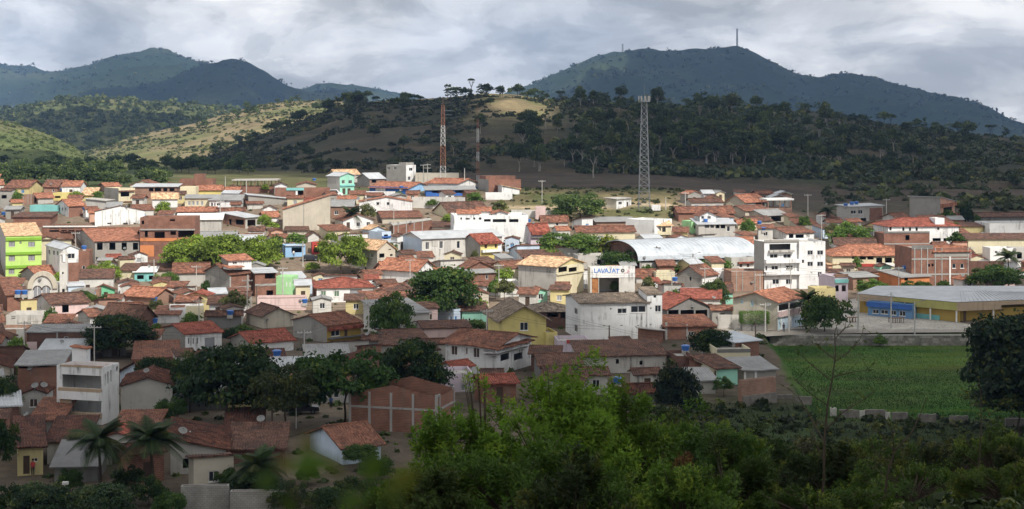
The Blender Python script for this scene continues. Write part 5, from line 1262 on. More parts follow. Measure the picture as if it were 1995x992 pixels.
def gym():
    b = Block(1192, 1247, 1468, 517, 508, 22, Y=352, d=19)
    root = empty('sports_hall', b.P0, b.a); root.matrix_basis = b.M
    tag(root, 'sports hall with huge white barrel vault roof', 'sports hall')
    Lu, W = b.Lu, b.Lv
    g = gz(b.P0.x, b.P0.y) - b.P0.z - 0.6
    ze = b.ze; rise = 3.9; n = 18
    def arc(i, dz=0.0, k=1.0):
        t = i / n
        return (W / 2 - (W / 2 + 0.6) * k * math.cos(math.pi * t), ze - 0.4 + (rise + dz) * math.sin(math.pi * t) ** 0.85)
    mb = MB()
    for i in range(n):
        (v0, z0), (v1, z1) = arc(i), arc(i + 1)
        mb.poly([(-0.8, v0, z0), (Lu + 0.8, v0, z0), (Lu + 0.8, v1, z1), (-0.8, v1, z1)], 'zincwhite')
        mb.poly([(-0.8, v1, z1 - 0.15), (Lu + 0.8, v1, z1 - 0.15), (Lu + 0.8, v0, z0 - 0.15), (-0.8, v0, z0 - 0.15)], 'zinc')
        for u in (-0.8, Lu + 0.8): mb.poly([(u, v0, z0), (u, v1, z1), (u, v1, z1 - 0.15), (u, v0, z0 - 0.15)], 'zinc')
    mb.build('roof', root)
    sm = MB()
    for j in range(int(Lu / 1.1) + 1):                      # standing seams of the sheeting
        for i in range(n):
            (v0, z0), (v1, z1) = arc(i), arc(i + 1)
            sm.bar((j * 1.1, v0, z0 + 0.02), (j * 1.1, v1, z1 + 0.02), 0.035, 'zinc', 3)
    sm.build('seam', root)
    for j in range(8):
        u = Lu * j / 7
        for v in (0.0, W):
            pm = MB(); pm.box((u - 0.15, v - 0.15, g), (u + 0.15, v + 0.15, ze), 'concrete'); pm.build('column', root)
        tr = MB()
        for i in range(n):
            (v0, z0), (v1, z1) = arc(i), arc(i + 1)
            if 0 <= v0 and v1 <= W:
                tr.bar((u, v0, z0 - 0.8), (u, v1, z1 - 0.8), 0.06, 'rust'); tr.bar((u, v0, z0 - 0.25), (u, v1, z1 - 0.8), 0.04, 'rust')
        tr.build('truss', root)
    mb = MB()
    mb.poly([(0.3, W, ze - 0.2)] + [(0.3, arc(i)[0], arc(i)[1] - 0.3) for i in range(n - 1, 0, -1)] + [(0.3, 0, ze - 0.2)], 'brickdark')
    mb.box((0.15, 0, g), (0.35, W, ze - 0.2), 'brickdark')
    mb.box((0.36, W - 0.2, g), (Lu, W, ze - 1.0), 'palegrey'); mb.box((0.36, 0, g), (Lu, 0.2, ze - 0.9), 'palegrey')
    mb.box((Lu - 0.2, 0.21, g), (Lu, W - 0.21, ze - 0.3), 'palegrey')
    mb.build('wall', root)
    LAND.append(dict(x0=1192, x1=1470, y0=458, y1=512, Y=b.Y, short='sports hall', cx=1330, P=b.P0)); FOOT.append((b.P0.x, b.P0.y, b.a, Lu, W))
gym()

def market():
    C = Vector((81.5, 282.0)); Lp = Vector((66.4, 297.0)); Rp = Vector((81.5 + 30.0, 291.3)); BR = Vector((118, 304)); BL = Vector((72, 304))
    root = empty('market_hall', (C.x, C.y, 0.0))
    tag(root, 'covered market hall with wide flat grey roof and green fascia', 'market hall')
    plan = [C, Rp, BR, BL, Lp]
    zt = [3.75, 3.75, 4.5, 4.5, 3.75]
    mb = MB()
    P3 = [Vector((p.x, p.y, z)) for p, z in zip(plan, zt)]
    cen = Vector((88, 294, 4.55))
    for i in range(5): mb.poly([P3[i], P3[(i + 1) % 5], cen], 'zinc')
    mb.poly([p - Vector((0, 0, 0.2)) for p in P3][::-1], 'fibre')
    child(mb, 'roof', root)
    sm = MB()
    for k in range(1, 34):                                  # sheet seams running to the back edge
        f = k / 34.0; p = C.lerp(Rp, f); q = Vector((p.x + 3.0, 303.5))
        sm.bar((p.x, p.y, 3.79), (88 + (p.x - 88) * 0.6 + 1.0, 294.2, 3.79 + 0.8 * (1 - abs(p.x - 88) / 45)), 0.03, 'fibre', 3)
    child(sm, 'seam', root)
    def strip(p, q, z0, z1, mat, nm, off=0.0, t=0.14):
        d = (q - p).normalized(); nrm = Vector((d.y, -d.x))
        a, b_ = p + nrm * off, q + nrm * off; c, e = a - nrm * t, b_ - nrm * t
        m_ = MB()
        A = [(a.x, a.y), (b_.x, b_.y), (e.x, e.y), (c.x, c.y)]
        m_.poly([(x, y, z0) for x, y in A][::-1], mat); m_.poly([(x, y, z1) for x, y in A], mat)
        for i in range(4):
            x0, y0 = A[i]; x1, y1 = A[(i + 1) % 4]
            m_.poly([(x0, y0, z0), (x1, y1, z0), (x1, y1, z1), (x0, y0, z1)], mat)
        return child(m_, nm, root)
    k1, k2 = Lp.lerp(C, 0.38), Lp.lerp(C, 0.58)
    strip(Lp, k1, 2.35, 3.66, 'tan', 'fascia'); strip(k1, k2, 2.9, 3.66, 'olive', 'fascia'); strip(k2, C, 2.2, 3.66, 'olive', 'fascia')
    e1 = C.lerp(Rp, 0.30)
    strip(C, e1, 2.1, 3.66, 'tan', 'fascia'); strip(e1, Rp, 2.9, 3.66, 'tan', 'fascia')
    strip(Lp, C, -0.3, 2.2, 'ochre', 'wall', -1.0); strip(C + Vector((0.0, 1.2)), Rp, -0.3, 2.2, 'ochre', 'wall', -1.0)
    strip(k2, k2.lerp(C, 0.55), -0.3, 0.9, 'teal', 'plinth', -0.9, 0.05)
    for f in (0.06, 0.30, 0.5, 0.66, 0.85):
        p = C.lerp(Rp, f)
        strip(p, p + (Rp - C).normalized() * (0.55 if f < 0.1 else 1.1), 0.0 if f < 0.1 else 1.75, 2.0, 'dark_wood', 'door' if f < 0.1 else 'vent', -0.75, 0.1)
    for f in (0.0, 0.25, 0.5, 0.75, 0.97):
        for p, q in ((C, Rp), (C, Lp)):
            if f == 0.0 and q is Lp: continue
            c = p.lerp(q, f); m_ = MB(); m_.box((c.x - 0.12, c.y + 0.25, -0.3), (c.x + 0.12, c.y + 0.5, 3.5), 'trim_white'); child(m_, 'column', root)
    m_ = MB(); m_.poly([(72, 303.8, -0.3), (118, 303.8, -0.3), (118, 303.8, 4.2), (72, 303.8, 4.2)], 'ochre'); child(m_, 'wall', root)
    LAND.append(dict(x0=1672, x1=2000, y0=565, y1=630, Y=282, short='market hall', cx=1850, P=Vector((81, 282, 0)))); FOOT.append((66, 281, 0.0, 60, 24))
market()
H('blue market kiosk with dark band under its eaves', 1691, 1777, 1785, 622, 593, 50, 'F', 'kioskblue', 'slab', 'blue market kiosk', 'kiosk', 'kiosk', dr=5, bands=[('L', 1691, 591, 1777, 600, 'deepblue', 0.6, 'awning')], wins=w_('L', (1700, 603, 1712, 611), (1716, 604, 1730, 612), (1734, 605, 1746, 614), (1752, 606, 1764, 616)))

# columns of the unfinished brick gable building
def brick_gable_frame():
    root = next(o for o in COL.objects if o.get('label', '').startswith('unfinished red brick gable'))
    b = root_b[root.name]; xf = root.matrix_basis.inverted() @ b.M
    for face, xs in (('L', (682, 720, 762, 805, 850)), ('R', (856, 884))):
        for x in xs:
            u = b.pix(face, x, 800)[0]
            mb = MB(); z1 = b.ze + 0.3
            if face == 'L': mb.box((-0.1, u - 0.14, -1), (0.15, u + 0.14, z1), 'concrete')
            else: mb.box((u - 0.14, -0.1, -1), (u + 0.14, 0.15, z1), 'concrete')
            mb.build('column', root, xf)
    mb = MB(); mb.box((-0.08, 0.2, b.ze * 0.62), (0.0, b.Lv - 0.2, b.ze * 0.62 + 0.25), 'concrete'); mb.build('tie_beam', root, xf)
    mb = MB(); mb.box((0.2, -0.08, b.ze * 0.62), (b.Lu - 0.2, 0.0, b.ze * 0.62 + 0.25), 'concrete'); mb.build('tie_beam', root, xf)
brick_gable_frame()

def lettering(root, face, text, px0, py_mid, height_px, mat, spacing=1.0, bold=0.0, lift=0.115):
    b = root_b[root.name]
    cu = bpy.data.curves.new('lettering', 'FONT')
    cu.body = text; cu.size = height_px * b.Y / FPX * 1.42; cu.extrude = 0.008; cu.offset = bold; cu.space_character = spacing
    tmp = bpy.data.objects.new('lettering_curve', cu); COL.objects.link(tmp); cu.materials.append(MATS[mat])
    bpy.context.view_layer.update()
    me = bpy.data.meshes.new_from_object(tmp.evaluated_get(bpy.context.evaluated_depsgraph_get()))
    bpy.data.objects.remove(tmp)
    o = bpy.data.objects.new('lettering', me); COL.objects.link(o)
    o.parent = root
    u, z = b.pix('R', px0, py_mid + height_px / 2)
    o.location = (u, -lift - 0.01, z); o.rotation_euler = (R(90), 0, 0)
    return o
def sign():
    b = root_b[SIGN.name]
    s = b.Y / FPX
    rl = random.Random(4); xl = 1157.0                       # hand painted letters, none quite alike
    for ch, adv in zip('LAVA JAT', (6.4, 7.0, 7.0, 7.2, 1.2, 6.2, 6.8, 6.5)):
        if ch == 'J':                                      # brushed hook
            u0_, z0_ = b.pix('R', xl + 3.6, 531.3); zt_ = b.pix('R', xl + 3.6, 523.2)[1]; jb = MB()
            pj = [(u0_ + 0.02, zt_), (u0_, z0_ + 2.2 * s), (u0_ - 0.8 * s, z0_ + 0.5 * s), (u0_ - 2.0 * s, z0_), (u0_ - 3.2 * s, z0_ + 1.0 * s)]
            for (xa, za), (xb, zb) in zip(pj, pj[1:]): jb.bar((xa, -0.13, za), (xb, -0.13, zb), 0.09, 'paint_blue', 4)
            jb.build('lettering', SIGN)
        elif ch != ' ':
            o = lettering(SIGN, 'R', ch, xl, 527.5 + rl.uniform(-0.5, 0.5), 8.6 * rl.uniform(0.92, 1.08), 'paint_blue', 1.0, 0.03)
            o.rotation_euler = (R(90), R(rl.uniform(-5, 5)), 0)
        xl += adv
    u, z = b.pix('R', 1213, 527.2)
    for nm, r0, r1, mat in (('tyre_letter', 3.7 * s, 2.2 * s, 'paint_black'), ('tyre_hub', 2.2 * s, 0.9 * s, 'dish_grey')):
        mb = MB(); n = 20
        for i in range(n):
            a0, a1 = 2 * math.pi * i / n, 2 * math.pi * (i + 1) / n
            q = [(u + r * math.cos(a), -0.115 - 0.02, z + r * math.sin(a)) for r, a in ((r0, a0), (r0, a1), (r1, a1), (r1, a0))]
            mb.poly(q[::-1], mat); mb.poly([(x, y + 0.014, zz) for x, y, zz in q], mat)
        mb.build(nm, SIGN)
    mb = MB(); rr = random.Random(3)
    for k in range(5):                                    # red brush marks after the last letter
        p = Vector((u + (4.5 + k * 2.2) * s, -0.125, z + (-4 + rr.uniform(-1, 3)) * s))
        for _ in range(4):
            q = p + Vector((rr.uniform(-1.2, 1.6) * s, 0, rr.uniform(-2.5, 3.2) * s)); mb.bar(p, q, 0.035, 'paint_red'); p = q
    mb.build('brush_mark', SIGN)
    lettering(GREENWALL, 'R', 'I I', 557, 554, 9, 'paint_white', 1.0, 0.03, 0.02)
sign()

# ------------------------------------------------------------------ in-fill cottages of the tiled roofscape
LM = [l for l in LAND if l['short']]
USED = set()
def where(prefix, px, Y, sep=6.0):
    """wording that ties a thing to a landmark one can find"""
    cand = sorted(LM, key=lambda l: math.hypot((l['cx'] - px) / FPX * Y, (l['Y'] - Y) * 1.0))
    for l in cand[:14]:
        hw = (l['x1'] - l['x0']) / 2; dY = l['Y'] - Y; dx = px - l['cx']
        if abs(dx) < hw and dY > 2: rel = 'in front of'
        elif abs(dx) < hw and dY < -2: rel = 'behind'
        else: rel = 'beside'
        for r_ in (rel,):
            t = '%s %s the %s' % (prefix, r_, l['short'])
            if len(t.split()) <= 16 and t not in USED:
                USED.add(t); return t
    t = '%s among the tiled roofs' % prefix
    return t
KEEP = [  # photo boxes that stay free of in-fill: squares, roads, meadow, open ground
    (520, 498, 700, 534), (340, 775, 690, 850), (548, 826, 690, 960), (1395, 636, 1700, 700), (1480, 640, 2100, 1000), (1590, 570, 2000, 650), (985, 380, 1320, 424), (800, 395, 990, 412), (640, 330, 2000, 372), (0, 300, 2000, 352), (1296, 640, 1400, 690), (690, 790, 1500, 1010), (1180, 770, 1500, 1010), (1545, 340, 2100, 416), (1470, 466, 1610, 562), (1429, 566, 1572, 646), (117, 700, 234, 826), (318, 632, 432, 684), (470, 647, 572, 688), (868, 652, 1035, 716), (571, 612, 703, 662), (233, 738, 336, 806), (20, 860, 86, 926), (945, 600, 1086, 680), (1111, 576, 1290, 660)]
def overlap(a, b):
    return max(0, min(a[2], b[2]) - max(a[0], b[0])) * max(0, min(a[3], b[3]) - max(a[1], b[1]))
def fp_points(x, y, a, Lu, Lv, n=4):
    ca, sa = math.cos(a), math.sin(a)
    return [(x + ca * Lu * i / n - sa * Lv * j / n, y + sa * Lu * i / n + ca * Lv * j / n) for i in range(n + 1) for j in range(n + 1)]
def inside(p, f, m=0.3):
    x, y, a, Lu, Lv = f
    dx, dy = p[0] - x, p[1] - y
    u = dx * math.cos(a) + dy * math.sin(a); v = -dx * math.sin(a) + dy * math.cos(a)
    return -m < u < Lu + m and -m < v < Lv + m
OCC = np.zeros((1000, 820), bool)
def occ_idx(f, grow):
    x, y, a, Lu, Lv = f
    nu, nv = max(2, int(Lu / 0.4)), max(2, int(Lv / 0.4))
    u, v = np.meshgrid(np.linspace(-grow, Lu + grow, nu), np.linspace(-grow, Lv + grow, nv))
    X = x + u * math.cos(a) - v * math.sin(a); Yy = y + u * math.sin(a) + v * math.cos(a)
    return np.clip(((X + 250) / 0.5).astype(int), 0, 999), np.clip(((Yy - 100) / 0.5).astype(int), 0, 819)
def mark(f): OCC[occ_idx(f, 0.3)] = True
def taken(f): return OCC[occ_idx(f, 0.2)].any()
def infill(seed, sw, sd, dy, y_end=458, x_end=2050, tol=0.06, grow=0.2):
    rr = random.Random(seed)
    walls = ['white'] * 5 + ['offwhite'] * 4 + ['cream'] * 3 + ['beige', 'dirty', 'palegrey', 'grey', 'brick', 'brickpale', 'pink', 'paleblue', 'paleyellow', 'mint', 'salmon']
    wname = {'white': 'white', 'offwhite': 'chalky', 'beige': 'beige', 'dirty': 'stained', 'palegrey': 'pale grey', 'grey': 'raw grey', 'brick': 'brick', 'brickpale': 'pale brick', 'cream': 'cream', 'pink': 'pink', 'paleblue': 'pale blue', 'paleyellow': 'pale yellow', 'mint': 'mint', 'salmon': 'salmon', 'brickdark': 'dark brick', 'darkgrey': 'dark'}
    rname = {'clay': 'worn clay roof', 'clayold': 'dark mossy roof', 'claynew': 'orange roof', 'clayred': 'red roof', 'fibre': 'grey sheet roof', 'zinc': 'pale sheet roof', 'claypale': 'pale roof', 'slab': 'flat roof'}
    count = 0
    for g in FOOT:
        if 100 < g[1] < 500: mark(g)
    Y = 152.0
    while Y < y_end:
        x = -0.40 * Y + rr.uniform(0, 3)
        while x < 0.40 * Y:
            W = rr.uniform(*sw); D = rr.uniform(*sd); a = R(rr.choice((3, 8, 14, 22, 30, -6)) + rr.uniform(-3, 3))
            y = Y + rr.uniform(-3, 3)
            px = CX + FPX * x / y
            f = (x, y, a, W, D)
            step = 2.0
            if not (-60 < px < x_end): x += step; continue
            if taken(f): x += step; continue
            h0 = rr.choice((2.7, 3.0, 3.2, 3.4, 5.6 if rr.random() < 0.25 else 3.0))
            g0 = gz(x, y)
            ok = False
            for hh in (h0, 2.7):
                slope = rr.uniform(0.25, 0.36)
                pts = fp_points(*f, n=1)
                pxs = [CX + FPX * p[0] / p[1] for p in pts]
                top = HZ + FPX * (EYE - (g0 + hh + slope * D / 2)) / (y + D / 2)
                bot = HZ + FPX * (EYE - g0) / y
                box = (min(pxs), top, max(pxs), bot)
                bad = any(overlap(box, k) > 40 for k in KEEP)
                for l in LAND:
                    if l['Y'] > y - 1.0:
                        lb = (l['x0'], l['y0'], l['x1'], l['y1'] - 3)
                        if overlap(box, lb) > (tol * 0.4 if l['short'] else tol) * (lb[2] - lb[0]) * max(lb[3] - lb[1], 1): bad = True; break
                if not bad: ok = True; break
            if not ok: x += step; continue
            wall = rr.choice(walls); roof = rr.choice('UUUVVSSB' if y < 400 else 'UUVS')
            if y < 240: wall = rr.choice(['dirty', 'palegrey', 'grey', 'brickdark', 'brick', 'offwhite', 'beige', 'darkgrey'])
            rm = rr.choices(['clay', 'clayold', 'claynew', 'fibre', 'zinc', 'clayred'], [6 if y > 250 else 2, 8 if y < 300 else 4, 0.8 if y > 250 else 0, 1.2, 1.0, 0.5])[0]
            rt = {'U': 'U', 'V': 'V', 'S': 'SB', 'B': 'SF'}[roof]
            b = Block.__new__(Block)
            b.a = a; b.Y = y; b.ca, b.sa = math.cos(a), math.sin(a); b.P0 = Vector((x, y, g0)); b.Lu, b.Lv, b.ze, b.zb = W, D, hh, -2.5
            b.M = Matrix.Translation(b.P0) @ Matrix.Rotation(a, 4, 'Z')
            root = empty('cottage', b.P0, a); root.matrix_basis = b.M
            lab = where('%s walled cottage with %s' % (wname[wall], rname[rm]), (box[0] + box[2]) / 2, y)
            tag(root, lab, 'house', 'tiled cottages filling the town')
            # windows and a door in the front wall, given straight in metres
            hol = []
            def rect_local(face, u0, z0, u1, z1, bb=b): return (u0, u1, z0, z1)
            wins, doors = [], []
            nwin = int(W // 2.6)
            for k in range(nwin):
                u = (k + 0.5) * W / nwin
                if rr.random() < 0.35 and not doors: doors.append(('R', u - 0.45, 0.0, u + 0.45, 2.1))
                else: wins.append(('R', u - 0.5, 1.0, u + 0.5, 2.05))
            b.rect = rect_local
            add_block(root, b, wall, rt, rm, wins=wins, doors=doors, slope=slope if rt in 'UV' else slope * 0.6, ov=rr.uniform(0.2, 0.5), pane=rr.choice(['glass', 'dark_wood', 'shutter_grey', 'shutter_blue', 'glass']))
            FOOT.append(f); mark(f); count += 1
            x += W * 0.9
        Y += dy
    return count
N_INFILL = infill(5, (5.0, 10.0), (6.0, 10.5), 4.0) + infill(6, (3.2, 5.0), (3.5, 5.5), 4.0) + infill(8, (3.0, 6.0), (3.0, 5.0), 2.5, 245, 720, 0.7) + infill(9, (2.6, 4.2), (2.6, 4.4), 2.5, 452, 2050, 0.15)
print('infill', N_INFILL)

# ------------------------------------------------------------------ masts, poles, wires
def lattice(name, label, px, ytop, Y, wb, wt, bands, base_z=None, bar_r=0.09, platform=None, spike=0.0, sections=12, cat='mast'):
    x = (px - CX) / FPX * Y
    z0 = (gz(x, Y) if base_z is None else base_z) - 0.2
    zt = EYE - (ytop - HZ) / FPX * Y
    root = empty(name, (x, Y, z0)); tag(root, label, cat)
    Ht = zt - z0
    def mat_at(t):
        return bands[min(int(t * len(bands)), len(bands) - 1)]
    def corner(t, i):
        w = (wb + (wt - wb) * t) / 2
        return Vector((w * (1 if i in (0, 1) else -1), w * (1 if i in (0, 3) else -1), Ht * t))
    for i in range(4):
        mb = MB()
        for s in range(sections):
            t0, t1 = s / sections, (s + 1) / sections
            mb.bar(corner(t0, i), corner(t1, i), bar_r, mat_at((t0 + t1) / 2))
        mb.build('leg', root)
    for s in range(sections):
        t0, t1 = s / sections, (s + 1) / sections
        m_ = mat_at((t0 + t1) / 2)
        mb = MB()
        for i in range(4):
            j = (i + 1) % 4
            mb.bar(corner(t0, i), corner(t1, j), bar_r * 0.55, m_); mb.bar(corner(t0, j), corner(t1, i), bar_r * 0.55, m_)
            mb.bar(corner(t1, i), corner(t1, j), bar_r * 0.55, m_)
        mb.build('bracing', root)
    if spike:
        mb = MB(); mb.bar((0, 0, Ht), (0, 0, Ht + spike), bar_r * 0.7, bands[-1]); mb.build('spike', root)
    return root, Ht
rt, Ht = lattice('lattice_mast', 'tall red and white lattice radio mast behind the school', 863, 205, 486, 1.9, 0.85, ['mast_white', 'mast_red', 'mast_white', 'mast_red'], sections=16, spike=2.5, bar_r=0.045)
for k in (0.93, 0.88):
    mb = MB(); mb.bar((0.4, 0, Ht * k), (3.0, 0, Ht * k), 0.05, 'steel'); mb.build('aerial', rt)
rt, Ht = lattice('lattice_mast', 'slim red and white radio mast with side aerials', 931, 232, 500, 0.8, 0.55, ['mast_white', 'mast_red', 'mast_white', 'mast_red', 'mast_white', 'mast_red'], sections=14, spike=5.0, bar_r=0.05)
for k, l in ((0.62, -2.2), (0.72, -2.6), (0.83, -2.2), (0.62, 1.4), (0.74, 1.6)):
    mb = MB(); mb.bar((0, 0, Ht * k), (l, 0, Ht * k), 0.05, 'steel'); mb.build('aerial', rt)
Yt = ray_ground(1255, 408, 380)
rt, Ht = lattice('phone_mast', 'tall grey lattice phone mast with panel antennas on top', 1255, 192, Yt, 3.1, 1.35, ['steel'], sections=18, spike=4.2, bar_r=0.055)
mb = MB(); mb.lathe([(1.6, Ht - 0.9), (1.6, Ht - 0.75), (0.2, Ht - 0.7)], 'steel', 10); mb.build('platform', rt)
for k in range(9):
    a = 2 * math.pi * k / 9
    mb = MB(); c = (1.55 * math.cos(a), 1.55 * math.sin(a))
    mb.box((c[0] - 0.11, c[1] - 0.08, Ht - 0.7), (c[0] + 0.11, c[1] + 0.08, Ht + 0.7), 'dish_grey'); mb.build('antenna', rt)
mb = MB(); mb.box((1.8, -2.6, 0.0), (4.2, -1.2, 1.5), 'white'); mb.build('equipment_cabin', rt)
def far_mast(px, ytop, w, label, sect):
    ys = np.arange(3000, 4400, 20.0)
    xx = (px - CX) / FPX * ys
    zz = ground(xx, ys); el = (zz - EYE) / ys; i = int(np.argmax(el)); Y = float(ys[i])
    lattice('summit_mast', label, px, ytop, Y, w, w * 0.8, ['steel'], float(zz[i]) - 3, 0.55, sections=sect)
far_mast(1436, 56, 3.4, 'tall relay mast on the summit of the blue mountain', 10)
far_mast(1213, 86, 3.6, 'short relay mast on the shoulder of the blue mountain', 5)

POLES = []
def utility_pole(label, px, ytop, ybase, mat='pole_concrete', arms=1, lamp=False, Y=None, r=0.15, name='utility_pole'):
    Y = ray_ground(px, ybase, 130) if Y is None else Y
    p = at(px, ybase, Y); p.z = gz(p.x, p.y)
    zt = EYE - (ytop - HZ) / FPX * Y
    root = empty(name, p); tag(root, label, 'pole', 'poles standing about the town')
    h_ = max(zt - p.z, 3.0)
    mb = MB(); mb.bar((0, 0, -0.5), (0, 0, h_), r, mat, 8, r * 0.65); mb.build('shaft', root)
    for k in range(arms):
        z = h_ - 0.35 - k * 1.1
        mb = MB(); mb.box((-1.0, -0.06, z - 0.06), (1.0, 0.06, z + 0.06), mat); ca = mb.build('crossarm', root)
        for s in (-0.9, -0.4, 0.4, 0.9):
            mb = MB(); mb.lathe([(0.05, z + 0.06), (0.07, z + 0.16), (0.0, z + 0.22)], 'mast_white', 6, (s, 0, 0)); mb.build('insulator', ca)
    if lamp:
        mb = MB(); mb.bar((0, 0, h_ - 0.3), (1.3, -0.3, h_ + 0.25), 0.04, 'steel', 6); mb.build('bracket', root)
        mb = MB(); mb.box((1.15, -0.42, h_ + 0.18), (1.75, -0.18, h_ + 0.33), 'dish_grey'); mb.build('lamp_head', root)
    POLES.append((root, p + Vector((0, 0, h_ - 0.15))))
    return root
for (px, yt, yb, mt, ar, lp, lab) in [
    (439, 344, 371, 'pole_concrete', 0, 0, 'plain concrete pole before the grassy field'), (480, 352, 380, 'pole_concrete', 0, 0, 'plain concrete pole before the concrete frame'),
    (825, 320, 360, 'pole_concrete', 1, 0, 'twin utility pole beside the three storey block, nearer the block'), (833, 319, 360, 'pole_concrete', 2, 0, 'double armed utility pole behind the blue school roof'),
    (905, 328, 372, 'pole_concrete', 0, 0, 'plain pole behind the white school wing'), (1297, 384, 409, 'pole_concrete', 0, 0, 'short concrete post near the grey phone mast'),
    (1335, 374, 410, 'pole_concrete', 1, 0, 'utility pole above the brick house with roof posts'), (1574, 378, 430, 'pole_concrete', 1, 0, 'tall utility pole beside the white terrace frame'),
    (1727, 387, 440, 'pole_concrete', 1, 0, 'utility pole behind the grey and brick house'), (1279, 480, 532, 'pole_wood', 2, 0, 'dark double armed pole before the white vault'),
    (1350, 494, 532, 'pole_wood', 0, 1, 'dark lamp pole before the middle of the white vault'), (551, 520, 592, 'pole_concrete', 1, 0, 'utility pole before the bright green wall'),
    (500, 556, 605, 'pole_wood', 0, 0, 'dark pole beside the low pink house'), (429, 390, 426, 'pole_concrete', 1, 0, 'utility pole by the white cottage with brown roof'),
    (1491, 590, 656, 'pole_concrete', 1, 0, 'white based utility pole at the road edge'), (1537, 590, 652, 'pole_concrete', 0, 1, 'curved street lamp before the glass shopfront'),
    (1472, 636, 664, 'pole_wood', 0, 0, 'short dark pole beside the brick kiosk'), (1782, 588, 651, 'pole_concrete', 0, 1, 'street lamp pole in the market yard'),
    (1736, 570, 640, 'pole_concrete', 0, 0, 'slim pole in front of the blue kiosk'), (1672, 574, 645, 'pole_concrete', 0, 0, 'slim pole at the corner of the market yard'),
    (530, 766, 852, 'pole_wood', 1, 0, 'dark utility pole at the edge of the square'), (1187, 634, 690, 'pole_wood', 0, 0, 'dark pole before the large white building'),
    (1370, 658, 690, 'pole_concrete', 0, 1, 'lamp pole beside the dark round tree'), (713, 385, 425, 'pole_concrete', 0, 0, 'slim pole in front of the long white gabled house'),
    (300, 505, 556, 'pole_concrete', 0, 0, 'slim pole beside the turquoise shop'), (590, 470, 520, 'pole_concrete', 0, 0, 'slim pole on the upper square'), (370, 840, 905, 'pole_concrete', 0, 0, 'white post beside the clay house with pale gable')]:
    utility_pole(lab, px, yt, yb, mt, ar, lp)
rp = random.Random(77)
tries = 0
while len(POLES) < 48 and tries < 600:                      # poles along the lanes between the houses
    tries += 1
    Yp = rp.uniform(215, 440); pxp = rp.uniform(10, 1980); xp = (pxp - CX) / FPX * Yp
    if pxp > 1480 and Yp < 300: continue
    if taken((xp - 0.6, Yp - 0.6, 0.0, 1.2, 1.2)): continue
    if any((q - Vector((xp, Yp, q.z))).length < 16 for _, q in POLES): continue
    zg = gz(xp, Yp)
    utility_pole(where('slim concrete utility pole', pxp, Yp), pxp, HZ + FPX * (EYE - zg - rp.uniform(6.5, 8.0)) / Yp, HZ + FPX * (EYE - zg) / Yp, 'pole_concrete', 1, False, Y=Yp, r=0.11)
def square_lamp():
    p = at(577, 836, ray_ground(577, 836, 130)); root = empty('street_lamp', p); tag(root, 'white globe lamp post standing in the shaded square', 'street lamp')
    mb = MB(); mb.bar((0, 0, -0.2), (0, 0, 2.9), 0.06, 'mast_white', 6); mb.build('post', root)
    mb = MB(); mb.lathe([(0.05, 2.8), (0.24, 2.95), (0.28, 3.15), (0.2, 3.35), (0, 3.42)], 'dish_grey', 10); mb.build('globe', root)
    p = at(124, 985, ray_ground(124, 985, 130)); root = empty('street_lamp', p); tag(root, 'small white lamp post among the bushes below the palms', 'street lamp')
    mb = MB(); mb.bar((0, 0, -0.2), (0.1, 0, 2.0), 0.05, 'mast_white', 6); mb.build('post', root)
    mb = MB(); mb.box((-0.1, -0.2, 2.0), (0.45, 0.15, 2.25), 'mast_white'); mb.build('lamp_head', root)
square_lamp()
def wire(a, b, sag, label):
    mb = MB(); q0 = None
    for i in range(13):
        t = i / 12; q = a.lerp(b, t); q.z -= sag * 4 * t * (1 - t)
        if q0 is not None: mb.bar(q0, q, 0.018, 'cable', 3)
        q0 = q
    tag(mb.build('overhead_wire'), label, 'wire', 'overhead wires of the town')
pos = {o['label']: p for o, p in POLES}
def tip(s): return next(v for k, v in pos.items() if k.startswith(s))
wire(tip('dark double armed'), tip('dark lamp pole'), 0.5, 'overhead wire crossing in front of the white vault')
wire(tip('white based utility'), tip('curved street'), 0.4, 'overhead wire before the corner shop house')
wire(tip('curved street'), tip('street lamp pole'), 0.9, 'overhead wire above the road to the market yard')
wire(tip('utility pole before the bright'), tip('dark pole beside the low pink'), 0.5, 'overhead wire near the bright green wall')
wire(tip('utility pole above the brick house'), tip('tall utility pole beside'), 1.2, 'overhead wire along the back row of houses')

done = set()
for i, (o, p) in enumerate(POLES):
    near = sorted(range(len(POLES)), key=lambda j: (POLES[j][1] - p).length)[1:3]
    for j in near:
        key = (min(i, j), max(i, j))
        if key in done or (POLES[j][1] - p).length > 55: continue
        done.add(key); m_ = (p + POLES[j][1]) / 2
        for k, dz in enumerate((0.0, -0.45)):
            wire(p + Vector((0.35 * k, 0, dz)), POLES[j][1] + Vector((0.35 * k, 0, dz)), 0.7, where('%s overhead wire' % ('upper', 'lower')[k], CX + FPX * m_.x / m_.y, m_.y))

